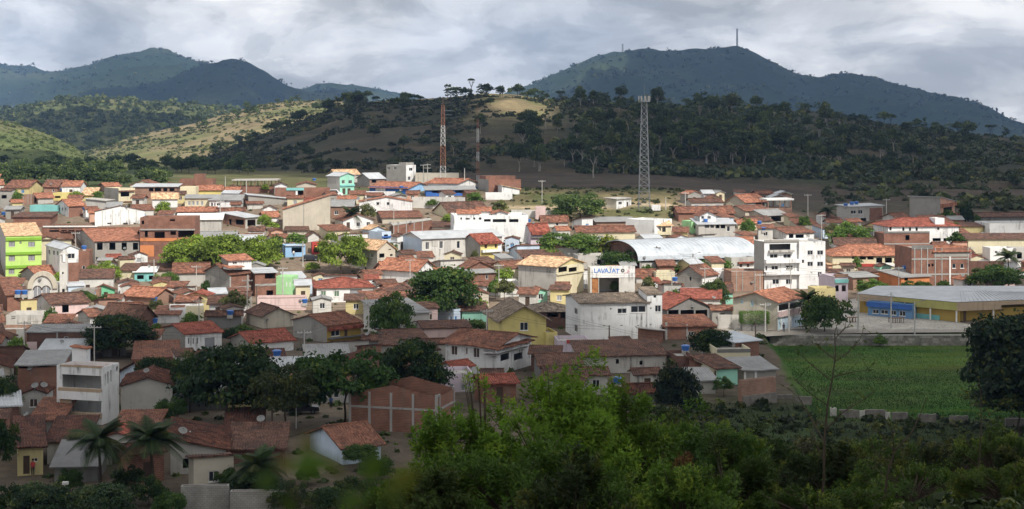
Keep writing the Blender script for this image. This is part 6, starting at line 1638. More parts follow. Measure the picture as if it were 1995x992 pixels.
# ------------------------------------------------------------------ things set on roofs and walls, found by looking along the photo's sight lines
bpy.context.view_layer.update()
DG = bpy.context.evaluated_depsgraph_get()
def hit(px, py):
    d = Vector(((px - CX) / FPX, 1.0, (HZ - py) / FPX)).normalized()
    o0 = Vector((0, 0, EYE)) + d * 100
    for _ in range(4):
        ok, loc, n, i, ob, m = SC.ray_cast(DG, o0, d, distance=900)
        if not ok: return None
        if ob.name.startswith('haze'): o0 = loc + d * 0.01; continue
        return loc, n, ob
    return None
def water_tank(px, py, r=0.62, lab='blue plastic water tank'):
    hh = hit(px, py + 2.5)
    if hh is None: return
    p = hh[0] + Vector((0, 0.3, -0.05))
    root = empty('water_tank', p); tag(root, where(lab, px, p.y), 'water tank', 'blue rooftop water tanks')
    mb = MB(); mb.box((-r * 0.8, -r * 0.8, -0.5), (r * 0.8, r * 0.8, 0.12), 'slab'); mb.build('stand', root)
    mb = MB(); mb.lathe([(0, 0.12), (r * 0.78, 0.12), (r, r * 1.25), (r * 1.04, r * 1.25)], 'tank_blue', 16); mb.build('tub', root)
    mb = MB(); mb.lathe([(r * 1.06, r * 1.22), (r * 1.06, r * 1.34), (r * 0.75, r * 1.52), (0, r * 1.58)], 'tank_blue', 16); mb.build('lid', root)
for t in [(118, 371), (163, 484), (448, 612), (165, 408), (34, 572), (47, 572), (539, 692), (1315, 546), (1336, 682), (1203, 746), (1480, 435), (1488, 447), (1660, 397), (1669, 396), (1764, 523), (1375, 431), (612, 350), (593, 589), (6, 417), (300, 585), (300, 628), (1648, 400), (1564, 460), (782, 366), (1030, 431)]:
    water_tank(*t)
def dish(px, py, r=0.6, face=0.6):
    r *= 0.64
    hh = hit(px, py)
    if hh is None: return
    p = hh[0] + Vector((0, -0.05, 0))
    root = empty('satellite_dish', p, R(face * 60)); tag(root, where('grey satellite dish', px, p.y), 'satellite dish', 'satellite dishes about the town')
    mb = MB(); mb.bar((0, 0, -0.5), (0, 0, r * 0.75), 0.035, 'steel', 6); mb.build('mast', root)
    mb = MB(); n = 14
    M = Matrix.Translation((0, -0.08, r * 0.95)) @ Matrix.Rotation(R(34), 4, 'X') @ Matrix.Rotation(R(-18), 4, 'Y')
    rings = [(0.0, 0.0), (r * 0.5, r * 0.07), (r, r * 0.26)]
    for (r0, z0), (r1, z1) in zip(rings, rings[1:]):
        for i in range(n):
            a0, a1 = 2 * math.pi * i / n, 2 * math.pi * (i + 1) / n
            q = [M @ Vector((rr_ * math.cos(a), rr_ * math.sin(a), z)) for rr_, z, a in ((r0, z0, a0), (r1, z1, a0), (r1, z1, a1), (r0, z0, a1))]
            if r0 == 0: q = q[:3]
            mb.poly(q, 'dish_grey')
    mb.build('reflector', root)
    mb = MB(); f = M @ Vector((0, 0, r * 0.75))
    for i in range(3):
        a = 2 * math.pi * i / 3 + 0.5
        mb.bar(M @ Vector((r * 0.95 * math.cos(a), r * 0.95 * math.sin(a), r * 0.25)), f, 0.02, 'steel')
    mb.bar(f, f + (M.to_3x3() @ Vector((0, 0, 0.14))), 0.06, 'steel', 6); mb.build('feed_arm', root)
for i, t in enumerate([(100, 361), (243, 487), (238, 380), (247, 405), (529, 540), (120, 670, 0.55), (52, 812, 0.5), (68, 758, 0.7), (85, 757, 0.7), (60, 724, 0.7), (508, 824, 0.75), (355, 848, 0.75), (716, 655, 0.6), (285, 728, 0.6), (585, 588, 0.5), (1350, 600), (760, 437), (775, 437), (1040, 437), (1875, 540), (1945, 495), (1610, 400), (1465, 553), (290, 522), (308, 524), (78, 548), (1390, 584, 0.6), (520, 628), (800, 436), (1255, 505), (1497, 598, 0.6)]):
    dish(*t, face=(i % 3) * 0.5)

# ------------------------------------------------------------------ the church plaza things, market tables, hedge, walls of the meadow
def parasol(px, py, mat, label):
    Y = ray_ground(px, py, 200); p = at(px, py, Y); root = empty('parasol', p); tag(root, label, 'parasol')
    mb = MB(); mb.bar((0, 0, -0.1), (0, 0, 2.4), 0.04, 'mast_white', 6); mb.build('pole', root)
    mb = MB(); n = 8
    for i in range(n):
        a0, a1 = 2 * math.pi * i / n, 2 * math.pi * (i + 1) / n
        mb.poly([(0, 0, 2.65), (1.6 * math.cos(a0), 1.6 * math.sin(a0), 2.0), (1.6 * math.cos(a1), 1.6 * math.sin(a1), 2.0)], mat)
        mb.poly([(0, 0, 2.6), (1.6 * math.cos(a1), 1.6 * math.sin(a1), 1.97), (1.6 * math.cos(a0), 1.6 * math.sin(a0), 1.97)], mat)
    mb.build('canopy', root)
parasol(625, 497, 'cloth_orange', 'orange and pink parasol before the red stall')
def table(px, py, label, w=3.0):
    Y = ray_ground(px, py, 200); p = at(px, py, Y); root = empty('market_table', p, 0.2); tag(root, label, 'table', 'bare market tables in the yard')
    mb = MB(); mb.box((-w / 2, -0.6, 0.86), (w / 2, 0.6, 0.95), 'timber'); mb.build('table_top', root)
    for x in (-w / 2 + 0.1, -w / 6, w / 6, w / 2 - 0.1):
        for y in (-0.55, 0.5):
            mb = MB(); mb.box((x - 0.05, y - 0.05, 0.0), (x + 0.05, y + 0.05, 0.86), 'timber'); mb.build('leg', root)
table(1746, 629, 'long bare timber market stall table before the blue kiosk', 2.6); table(1661, 628, 'bare timber stall table at the yard corner', 1.8)
def hedge():
    Y = ray_ground(1470, 645, 200); c = at(1470, 645, Y)
    root = empty('clipped_hedge', c); tag(root, 'boxy clipped bright green hedge tree over a dark gateway', 'hedge')
    n = 9000; s = RNG.uniform(-1, 1, (n, 3)); ax = RNG.integers(0, 3, n); s[np.arange(n), ax] = np.sign(s[np.arange(n), ax]) * RNG.uniform(0.82, 1.02, n)
    ctr = s * np.array([2.5, 1.5, 1.0]) + np.array([0, 0.5, 2.35]) + RNG.normal(0, 0.05, (n, 3))
    o = obj('foliage', leaf_cards(ctr, RNG.uniform(0.08, 0.16, n), s), root); o.color = (0.10, 0.21, 0.03, 1)
    mb = MB(); mb.box((-2.2, -0.5, -0.3), (2.2, 1.8, 1.5), 'darkgrey'); mb.build('gateway', root)
def leaf_cards(ctr, size, normal=None, elong=1.0, name='foliage', mat='leaf', tint=None):
    """small leaf-sized quads at the given centres"""
    n = len(ctr)
    nrm = RNG.normal(0, 1, (n, 3)) * (0.75 if normal is not None else 1.0)
    if normal is not None: nrm = nrm + normal * 0.8
    nrm[:, 2] += 0.35
    nrm /= np.linalg.norm(nrm, axis=1, keepdims=True) + 1e-9
    ref = RNG.normal(0, 1, (n, 3)); t = np.cross(nrm, ref); t /= np.linalg.norm(t, axis=1, keepdims=True) + 1e-9
    b = np.cross(nrm, t)
    s = size[:, None] * 0.5
    q = np.stack([ctr - t * s * elong, ctr - b * s * 0.75, ctr + t * s * elong, ctr + b * s * 0.75], 1).reshape(-1, 3)
    if tint is None: tint = RNG.uniform(0, 1, n)
    return np_mesh(name, q, 4, mat, np.asarray(tint))
hedge()
def meadow_walls():
    mb = MB()
    root = empty('retaining_wall', at(1500, 672, 267)); root.location = (0.1675 * 265.5, 265.5, -2.0)
    tag(root, 'long dark stone retaining wall between road and meadow', 'wall')
    x0 = 0.1675 * 265.5; x1 = x0 + 75.0; rr = random.Random(9)
    # courses of stone blocks, each its own piece
    blocks = [MB() for _ in range(3)]
    shapes = []
    for k in range(3):
        m_ = MB(); w = (0.9, 1.2, 1.5)[k]
        m_.box((0.01, 0, 0.01), (w - 0.03, 0.5, 0.44), 'stone' if k != 1 else 'stone_pale'); shapes.append((w, m_.mesh('stone_block')))
    n = 0
    for row in range(4):
        x = rr.uniform(0, 0.4)
        while x < (x1 - x0) and n < 300:
            w, me = shapes[rr.randrange(3)]
            o = obj('stone_block', me, root, (x, rr.uniform(-0.04, 0.04), 0.05 + row * 0.45), None); n += 1
            x += w
    mb.box((0, 0.06, -0.5), (75, 0.5, 1.86), 'stone'); mb.build('mortar_core', root)
    mb = MB(); mb.box((-0.05, -0.06, 1.86), (75, 0.56, 1.96), 'kerb'); mb.build('coping', root)
    # broken low wall on the near side
    segs = [(1500, 1545, 784, 797, 'stone'), (1548, 1580, 785, 800, 'stone'), (1620, 1632, 788, 803, 'dirty'), (1634, 1672, 788, 806, 'stone'), (1674, 1684, 790, 806, 'dirty'), (1686, 1728, 790, 812, 'stone'), (1727, 1736, 797, 812, 'dirty'), (1738, 1768, 793, 812, 'stone'), (1788, 1822, 797, 815, 'stone'), (1850, 1886, 802, 818, 'stone'), (1960, 2040, 807, 822, 'stone')]
    for i, (xa, xb, ya, yb, mt) in enumerate(segs):
        Y = 202.0 - (xa - 1500) / 500 * 9
        p = at(xa, yb, Y); w = (xb - xa) / FPX * Y; hgt = (yb - ya) / FPX * Y
        g = gz(p.x, p.y)
        m_ = MB(); zt_ = (hgt + max(p.z - g, 0)) * 0.66; rq = random.Random(i)
        tp = [(w * q / 6, zt_ * rq.uniform(0.9, 1.02)) for q in range(7)]
        for yy, rev in ((0, False), (0.35, True)):
            pl = [(0, yy, -0.4), (w, yy, -0.4)] + [(x_, yy, z_) for x_, z_ in tp[::-1]]; m_.poly(pl[::-1] if rev else pl, mt)
        for (xa_, za_), (xb_, zb_) in zip(tp, tp[1:]): m_.poly([(xa_, 0, za_), (xb_, 0, zb_), (xb_, 0.35, zb_), (xa_, 0.35, za_)], mt)
        for x_, z_ in (tp[0], tp[-1]): m_.poly([(x_, 0, -0.4), (x_, 0.35, -0.4), (x_, 0.35, z_), (x_, 0, z_)], mt)
        o = m_.build('broken_wall'); o.location = (p.x, p.y + random.Random(i).uniform(-0.6, 0.6), g); o.rotation_euler = (0, 0, random.Random(i).uniform(-0.12, 0.08))
        tag(o, '%s stub of the broken boundary wall on the near side of the meadow, %s along it' % ({'stone': 'dark stone', 'stone_pale': 'pale stone', 'dirty': 'stained', 'white': 'white painted'}[mt], ['first', 'second', 'third', 'fourth', 'fifth', 'sixth', 'seventh', 'eighth', 'ninth', 'tenth', 'last'][i]), 'wall', 'stubs of the broken meadow wall')
meadow_walls()

# ------------------------------------------------------------------ cars and people
def car(px, py, mat, label, rz, van=False):
    Y = ray_ground(px, py, 130); p = at(px, py, Y); p.z = gz(p.x, p.y) + 0.04
    root = empty('parked_car', p, rz); tag(root, label, 'car')
    L, W, Hh = (4.6, 1.8, 1.95) if van else (4.1, 1.7, 1.45)
    prof = [(-L / 2, 0.35), (-L / 2, 0.95), (-L * 0.46, 1.0), (-L * 0.33, Hh - 0.03), (L * 0.12, Hh), (L * 0.27, 0.98), (L / 2 - 0.06, 0.88), (L / 2, 0.6), (L / 2, 0.35)]
    if van: prof = [(-L / 2, 0.35), (-L / 2, 1.1), (-L * 0.47, Hh - 0.05), (L * 0.15, Hh), (L * 0.33, 1.15), (L / 2 - 0.05, 0.95), (L / 2, 0.6), (L / 2, 0.35)]
    mb = MB(); n = len(prof)
    for s in (-1, 1):
        q = [(x, s * W / 2 * (0.86 if z > 1.1 else 1.0), z) for x, z in prof]
        mb.poly(q if s < 0 else q[::-1], mat)
    for i in range(n):
        (xa, za), (xb, zb) = prof[i], prof[(i + 1) % n]
        ka, kb = (0.86 if za > 1.1 else 1.0), (0.86 if zb > 1.1 else 1.0)
        mb.poly([(xa, -W / 2 * ka, za), (xa, W / 2 * ka, za), (xb, W / 2 * kb, zb), (xb, -W / 2 * kb, zb)], mat)
    mb.build('body', root)
    mb = MB()
    for s in (-1, 1):
        mb.poly([(-L * 0.38, s * (W / 2 + 0.012), 1.0), (L * 0.22, s * (W / 2 + 0.012), 1.0), (L * 0.10, s * (W / 2 * 0.87 + 0.012), Hh - 0.13), (-L * 0.31, s * (W / 2 * 0.87 + 0.012), Hh - 0.13)], 'glass')
    mb.build('side_glass', root)
    mb = MB(); mb.poly([(L * 0.265 + 0.012, -W * 0.42, 1.02), (L * 0.265 + 0.012, W * 0.42, 1.02), (L * 0.14 + 0.012, W * 0.38, Hh - 0.08), (L * 0.14 + 0.012, -W * 0.38, Hh - 0.08)], 'glass'); mb.build('windscreen', root)
    for x in (-L * 0.31, L * 0.31):
        for s in (-1, 1):
            mb = MB(); mb.bar((x, s * (W / 2 - 0.16), 0.31), (x, s * (W / 2 + 0.02), 0.31), 0.31, 'rubber', 14); wh = mb.build('wheel', root)
            mb = MB(); mb.bar((x, s * (W / 2 + 0.015), 0.31), (x, s * (W / 2 + 0.03), 0.31), 0.18, 'steel', 10); mb.build('rim', wh)
    for s in (-1, 1):
        mb = MB(); mb.box((L / 2 - 0.04, s * W * 0.36 - 0.15, 0.62), (L / 2 + 0.015, s * W * 0.36 + 0.15, 0.78), 'mast_white'); mb.build('headlight', root)
car(590, 806, 'car_dark', 'dark car parked under the big trees of the square', 0.1)
car(652, 383, 'car_white', 'white van parked before the mint green house', 0.2, True)
car(1990, 541, 'car_white', 'white car parked at the frame edge below the palm', 1.2)
car(605, 508, 'car_dark', 'dark car beside the red stall building', 0.1)
def person(px, py, label, shirt, legs, h_=1.7, Y=None, pose=0.0):
    Y = ray_ground(px, py, 130) if Y is None else Y
    p = at(px, py, Y); p.z = max(gz(p.x, p.y), p.z) + 0.02
    root = empty('person', p, pose); tag(root, label, 'person')
    # one continuous body: skeleton edges wrapped by a skin
    J = [(0, 0, .53, .105), (0, 0, .66, .10), (0, 0, .78, .115), (0, 0, .835, .045), (0, -.01, .90, .062), (0, -.01, .965, .058),
         (.055, 0, .50, .062), (.062, .015, .28, .042), (.068, -.01, .04, .03), (.07, -.07, .015, .026),
         (-.055, 0, .50, .062), (-.062, -.03, .28, .042), (-.068, .03, .04, .03), (-.07, -.03, .015, .026),
         (.105, 0, .795, .04), (.135, .005, .63, .028), (.13, -.05, .49, .022), (.128, -.065, .44, .018),
         (-.105, 0, .795, .04), (-.135, -.01, .63, .028), (-.12, -.09, .51, .022), (-.115, -.11, .465, .018)]
    E = [(0, 1), (1, 2), (2, 3), (3, 4), (4, 5), (0, 6), (6, 7), (7, 8), (8, 9), (0, 10), (10, 11), (11, 12), (12, 13), (2, 14), (14, 15), (15, 16), (16, 17), (2, 18), (18, 19), (19, 20), (20, 21)]
    me = bpy.data.meshes.new('body')
    me.from_pydata([(x * h_, y * h_, z * h_) for x, y, z, r in J], E, [])
    o = bpy.data.objects.new('body', me); COL.objects.link(o); o.parent = root
    sk = o.modifiers.new('skin', 'SKIN')
    for i, d in enumerate(me.skin_vertices[0].data): d.radius = (J[i][3] * h_, J[i][3] * h_ * 0.85); d.use_root = (i == 0)
    o.modifiers.new('smooth', 'SUBSURF').levels = 1
    for m_ in ('skin', shirt, legs): me.materials.append(MATS[m_])
    bpy.context.view_layer.update()
    ev = o.evaluated_get(bpy.context.evaluated_depsgraph_get()); nm = bpy.data.meshes.new_from_object(ev)
    o.modifiers.clear(); o.data = nm
    nm.materials.clear()
    for m_ in ('skin', shirt, legs): nm.materials.append(MATS[m_])
    for pl in nm.polygons:
        z = pl.center.z / h_; x = abs(pl.center.x) / h_
        pl.material_index = 2 if (0.05 < z < 0.52 and x < 0.11) else (1 if (0.5 < z < 0.83 and not (x > 0.115 and z < 0.66)) else 0)
        pl.use_smooth = True
    mb = MB(); mb.lathe([(0.066 * h_, 0.925 * h_), (0.07 * h_, 0.965 * h_), (0.05 * h_, 1.02 * h_), (0, 1.03 * h_)], 'hair', 10, (0, 0.01, 0)); mb.build('hair', root)
person(1527, 650, 'person in dark clothes walking at the road edge before the shopfront', 'cloth_dark', 'cloth_dark')
person(1579, 642, 'person in white standing beside the corner house', 'cloth_white', 'cloth_blue')
person(64, 927, 'person in a red shirt beside the dark door of the yellow house', 'cloth_red', 'cloth_dark')
person(572, 501, 'person in a pale shirt at the doorway of the blue bar', 'cloth_white', 'cloth_dark')
person(645, 797, 'person in dark clothes walking across the shaded square', 'cloth_blue', 'cloth_dark')

# ------------------------------------------------------------------ trees
def crown_mesh(n_clump, per, leaf, seed, flat=1.0, hollow=0.5, elong=1.0, low=-0.25, spread=0.34):
    """crown in a unit ellipsoid (radius 1, height about -0.6..1): clumps of leaves with gaps between them"""
    rg = np.random.default_rng(seed)
    C = []
    while len(C) < n_clump:
        v = rg.normal(0, 1, 3); v /= np.linalg.norm(v)
        if v[2] < low: continue
        C.append(v * rg.uniform(hollow, 0.86) * (1 + 0.16 * math.sin(v[0] * 5 + seed) * math.cos(v[1] * 4)))
    C = np.array(C); C[:, 2] *= flat
    R_ = rg.uniform(spread * 0.65, spread * 1.15, n_clump)
    ci = np.repeat(np.arange(n_clump), per)
    d = rg.normal(0, 1, (len(ci), 3)); d /= np.linalg.norm(d, axis=1, keepdims=True)
    d[:, 2] = np.where(d[:, 2] < -0.3, -d[:, 2] * 0.5, d[:, 2])
    rad = R_[ci] * rg.uniform(0.45, 1.05, len(ci))
    pts = C[ci] + d * rad[:, None] * np.array([1.1, 1.1, 0.7])
    tint = np.clip(rg.uniform(0.15, 0.85, n_clump)[ci] + rg.normal(0, 0.15, len(ci)), 0, 1)
    s = leaf * rg.uniform(0.6, 1.3, len(ci))
    return leaf_cards(pts, s, d, elong, 'crown', 'leaf', tint)
def trunk_mesh(seed, forks=5, bark='bark', straight=False):
    """tapered trunk and limbs, unit height to the crown's heart"""
    rg = random.Random(seed); mb = MB()
    pts = [Vector((0, 0, -0.06))]; z = 0.0
    for i in range(4):
        z += 0.14; pts.append(Vector((rg.uniform(-0.03, 0.03), rg.uniform(-0.03, 0.03), z)))
    rad = [0.05, 0.042, 0.038, 0.034, 0.03]
    for i in range(4): mb.bar(pts[i], pts[i + 1], rad[i], bark, 8, rad[i + 1])
    for k in range(forks):
        a = 2 * math.pi * k / forks + rg.uniform(-0.4, 0.4); l = rg.uniform(0.3, 0.5)
        q = pts[-1]; e = q + Vector((math.cos(a) * l * 0.5, math.sin(a) * l * 0.5, rg.uniform(0.2, 0.3)))
        mb.bar(q, e, 0.026, bark, 6, 0.015)
        for j in (-1, 1):
            a2 = a + j * rg.uniform(0.3, 0.7); f = e + Vector((math.cos(a2) * 0.24, math.sin(a2) * 0.24, rg.uniform(0.1, 0.25)))
            mb.bar(e, f, 0.015, bark, 5, 0.006)
    return mb.mesh('trunk')
def scrub(name, label, n, pxr, Yr, size, col, keep=None, per=16, seed=1, squash=0.7):
    """uncountable scrub as one mass"""
    rg = np.random.default_rng(seed)
    px = rg.uniform(*pxr, n * 3); Y = rg.uniform(*Yr, n * 3)
    X = (px - CX) / FPX * Y
    Z, lay = ground(X, Y, True)
    ok = np.ones(len(X), bool) if keep is None else keep(px, Y, X, lay)
    idx = np.nonzero(ok)[0][:n]
    X, Y, Z = X[idx], Y[idx], Z[idx]; m = len(X)
    s = rg.uniform(size[0], size[1], m) * rg.choice([0.7, 1, 1, 1.5], m)
    d = rg.normal(0, 1, (m, per, 3)); d /= np.linalg.norm(d, axis=2, keepdims=True); d[..., 2] = np.abs(d[..., 2])
    pts = np.stack([X, Y, Z], -1)[:, None] + d * (s[:, None, None] * rg.uniform(0.4, 0.9, (m, per, 1))) * np.array([1, 1, squash])
    tint = np.clip(np.repeat(rg.uniform(0.1, 0.9, m), per) + rg.normal(0, 0.12, m * per), 0, 1)
    o = obj(name, leaf_cards(pts.reshape(-1, 3), np.repeat(s, per) * 0.75, d.reshape(-1, 3), 1.0, name, 'leaf', tint)); o.color = (*col, 1)
    tag(o, label, kind='stuff')
BROAD = [crown_mesh(50, 165, 0.08, 100 + i, flat=0.8, spread=0.31) for i in range(4)]
DENSE = [crown_mesh(85, 150, 0.075, 200 + i, flat=0.85, spread=0.30, hollow=0.6) for i in range(3)]
SMALL = [crown_mesh(26, 60, 0.19, 300 + i, flat=0.85, spread=0.42, hollow=0.35) for i in range(5)]
UMBR = [crown_mesh(18, 60, 0.17, 400 + i, flat=0.45, spread=0.34, hollow=0.45, low=0.0) for i in range(4)]
THIN = [crown_mesh(14, 34, 0.17, 500 + i, flat=1.1, spread=0.30, hollow=0.4, low=-0.5) for i in range(4)]
TRUNKS = [trunk_mesh(i) for i in range(4)]
PALETRUNK = [trunk_mesh(10 + i, 4, 'bark_pale') for i in range(3)]
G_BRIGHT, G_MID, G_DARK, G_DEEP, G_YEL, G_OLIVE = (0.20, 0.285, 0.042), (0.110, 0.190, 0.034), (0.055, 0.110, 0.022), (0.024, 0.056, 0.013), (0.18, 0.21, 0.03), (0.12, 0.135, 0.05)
def tree(name, label, px, ytop, ybot, hw, ybase, col, crown, trunk, group=None, Y=None, cat='tree', rz=0.0, depth=1.0):
    Y = ray_ground(px, ybase, 130) if Y is None else Y
    p = at(px, ybase, Y); p.z = gz(p.x, p.y)
    root = empty(name, p, rz); tag(root, label, cat, group)
    zt = EYE - (ytop - HZ) / FPX * Y - p.z; zb_ = EYE - (ybot - HZ) / FPX * Y - p.z
    zb_ = max(zb_, 0.1)
    r = hw / FPX * Y; ht = max(zt - zb_, 0.8)
    # unit crown spans about -0.35..1.05
    sz = ht / 1.14; zc = zb_ + 0.28 * sz
    c = obj('crown', crown, root, (0, 0, zc), (r * 1.06, r * depth * 1.06, sz)); c.color = (*col, 1)
    t = obj('trunk', trunk, root, (0, 0, 0), (max(zc * 0.7, r * 0.55), max(zc * 0.7, r * 0.55), max(zc + 0.25 * sz, 0.6)))
    return root
def T(label, px, yt, yb, hw, ybase, col, kind='b', **kw):
    lst = {'b': BROAD, 'd': DENSE, 's': SMALL, 'u': UMBR}[kind]
    i = len(LAND) + int(px * 7 + yt)
    return tree(kw.pop('name', 'broadleaf_tree'), label, px, yt, yb, hw, ybase, col, lst[i % len(lst)], TRUNKS[i % 4], rz=(px * 0.37) % 6.28, **kw)
T('broad bright green tree on the upper square, western third of the clump', 372, 455, 520, 56, 530, G_BRIGHT)
T('tallest bright green tree in the middle of the upper square clump', 440, 444, 520, 68, 532, G_BRIGHT)
T('bright green tree at the pale blue bar end of the square clump', 505, 456, 518, 46, 528, G_BRIGHT)
T('bright green spreading tree beside the red stall', 664, 434, 526, 46, 536, G_BRIGHT)
T('small round tree behind the pale blue bar', 577, 452, 476, 20, 484, G_MID, 's')
T('large dense dark tree in the centre of town', 865, 515, 608, 72, 622, G_DARK, 'd')
T('dark loose tree beside the dark red roof', 762, 565, 650, 44, 662, G_DARK)
T('round bright tree before the unfinished grey building', 204, 507, 546, 31, 553, G_BRIGHT)
T('rounded tree beside the turquoise shop', 326, 526, 556, 24, 562, G_MID)
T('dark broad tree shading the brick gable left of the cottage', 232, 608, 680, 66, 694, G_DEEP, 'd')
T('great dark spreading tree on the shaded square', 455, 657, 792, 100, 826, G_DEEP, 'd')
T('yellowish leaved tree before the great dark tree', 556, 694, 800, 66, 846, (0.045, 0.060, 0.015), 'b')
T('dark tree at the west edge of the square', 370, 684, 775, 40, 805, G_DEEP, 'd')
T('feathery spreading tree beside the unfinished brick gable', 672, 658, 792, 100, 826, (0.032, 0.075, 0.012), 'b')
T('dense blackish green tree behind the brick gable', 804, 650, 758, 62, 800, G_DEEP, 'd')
T('light green feathery tree on the hill slope by the dirt road', 1130, 364, 424, 48, 428, (0.085, 0.135, 0.035), 'b')
T('rounded green tree behind the car wash', 1104, 442, 497, 60, 503, G_MID, 'b')
T('dark tree at the open end of the white vault', 1216, 478, 525, 44, 530, G_DARK, 'b')
T('pale yellow green tree between vault and cream house', 1188, 455, 500, 24, 505, G_YEL, 's')
T('bright shrub beside the wash bay', 1199, 546, 566, 11, 570, (0.12, 0.20, 0.03), 'd', cat='shrub', name='shrub')
T('green shrubs under the near edge of the vault', 1300, 510, 530, 26, 534, G_MID, 's', cat='shrub', name='shrub')
T('leafy shrub under the far end of the vault', 1385, 500, 526, 34, 532, G_MID, 's', cat='shrub', name='shrub')
T('perfectly round dark tree beside the orange corner house', 1392, 544, 592, 31, 603, (0.05, 0.088, 0.02), 'd')
T('broad mango tree beside the glass shopfront', 1606, 562, 642, 48, 646, G_DARK, 'b')
T('dark leafy tree below the peeling garden wall', 1388, 632, 688, 44, 697, G_DEEP, 'b')
T('dense black green cypress like tree near the clay shack', 1316, 704, 800, 46, 812, (0.014, 0.030, 0.014), 'd')
T('tree beside the white four storey building roofs', 1655, 430, 480, 42, 486, G_MID, 'b')
T('green tree before the orange painted house', 1700, 543, 570, 32, 574, G_MID)
T('green tree between orange house and brick tower', 1783, 541, 570, 28, 574, G_MID)
T('low green tree under the brick tower', 1838, 546, 568, 20, 573, G_MID, 's')
T('dark tree group below the tall palm', 1940, 508, 562, 52, 572, G_DARK)
T('small dark tree before the grey cement block', 1845, 408, 432, 18, 438, G_DARK, 's')
T('dark conical tree right of the grey cement block', 1882, 395, 434, 14, 440, G_DEEP, 's')
T('huge dark tree leaning in at the frame edge over the meadow', 2000, 598, 770, 124, 806, (0.018, 0.036, 0.014), 'd', Y=188)
T('dark undergrowth below the huge tree at the frame edge', 1985, 718, 806, 92, 812, (0.02, 0.042, 0.014), 'b', cat='shrub', name='shrub', Y=187)
T('round tree beside the yellow wall at the far left', 147, 371, 388, 14, 396, G_BRIGHT, 's')
T('bush between the yellow walls', 190, 372, 388, 11, 394, G_MID, 's')
T('leafy tree before the white slab roofed house', 318, 390, 414, 14, 420, G_BRIGHT, 's')
T('bushy tree before the concrete frame', 516, 358, 370, 13, 376, G_BRIGHT, 's')
T('green bush before the white school walls', 774, 372, 390, 14, 394, G_MID, 's', cat='shrub', name='shrub')
T('round bush beside the beige retaining wall', 842, 386, 401, 12, 406, G_MID, 's', cat='shrub', name='shrub')
T('dark bushy tree above the old cream house', 924, 374, 396, 18, 401, G_MID, 's')
T('pale bush behind the large white villa', 974, 388, 412, 18, 416, G_OLIVE, 's', cat='shrub', name='shrub')
T('tree before the yellow wall of the old cream house', 872, 416, 432, 13, 438, G_BRIGHT, 's')
T('bright bush right of the red brick house', 982, 520, 546, 18, 552, G_BRIGHT, 's', cat='shrub', name='shrub')
T('flowering pale bush beside the white hotel', 996, 462, 480, 18, 486, G_OLIVE, 's', cat='shrub', name='shrub')
T('bright hedge bush below the big central tree', 925, 578, 604, 26, 610, G_BRIGHT, 's', cat='shrub', name='shrub')
T('sunny bush beside the tiny blue house', 815, 600, 622, 22, 630, G_BRIGHT, 's', cat='shrub', name='shrub')
T('shrubs before the mint and white house', 925, 622, 644, 24, 650, G_MID, 's', cat='shrub', name='shrub')
T('grey green bush beside the cream balcony house', 256, 396, 406, 10, 412, G_OLIVE, 's', cat='shrub', name='shrub')
T('low bush under the cream wall house', 528, 430, 444, 14, 450, G_BRIGHT, 's', cat='shrub', name='shrub')
T('tree above the white cottages with dark crown', 716, 394, 424, 14, 430, G_OLIVE, 's')
T('dark tree behind the cottage with slit windows', 300, 688, 735, 40, 760, G_DEEP, 'b')
T('tree beside the low white house with cream wing', 372, 607, 638, 22, 645, G_MID, 's')
T('dark bush in front of the mossy tiled house', 470, 630, 660, 24, 668, G_DARK, 's', cat='shrub', name='shrub')
T('small bush on the upper square', 608, 510, 526, 16, 530, G_BRIGHT, 's', cat='shrub', name='shrub')
T('leafy tree hiding the clay house left of the big bush', 700, 858, 900, 34, 915, G_DARK, 'b')
T('dark tree at the lower left frame edge', 8, 725, 800, 34, 830, G_DEEP, 'b')
T('dark drooping tree at the left frame edge by the yellow house', -4, 800, 905, 38, 940, G_DEEP, 'b')
T('dark bush beside the bare grey gable house', 335, 765, 815, 30, 836, G_DARK, 'b')
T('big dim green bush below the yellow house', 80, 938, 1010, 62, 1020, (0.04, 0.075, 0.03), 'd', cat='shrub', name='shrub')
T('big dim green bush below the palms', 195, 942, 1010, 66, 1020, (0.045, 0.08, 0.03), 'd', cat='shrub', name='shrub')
T('shrubbery under the small coconut palm', 500, 915, 965, 55, 975, G_DEEP, 'b', cat='shrub', name='shrub')
T('dark shrub beside the yard steps', 640, 940, 1000, 50, 1010, G_DEEP, 'b', cat='shrub', name='shrub')
T('banana like bush before the ruined house', 98, 598, 632, 14, 640, (0.10, 0.19, 0.03), 's', cat='shrub', name='shrub')
T('dark bush on the stone base beside the turquoise house', 1410, 733, 760, 20, 772, G_DARK, 'b', cat='shrub', name='shrub')
T('low dark bush beside the retaining wall', 1716, 652, 672, 14, 676, G_MID, 's', cat='shrub', name='shrub', Y=264)
T('bush behind the weathered cream deck house', 1378, 692, 714, 18, 722, G_OLIVE, 's', cat='shrub', name='shrub')
T('bush at the left end of the brick row', 28, 657, 682, 26, 690, G_DARK, 'b', cat='shrub', name='shrub')

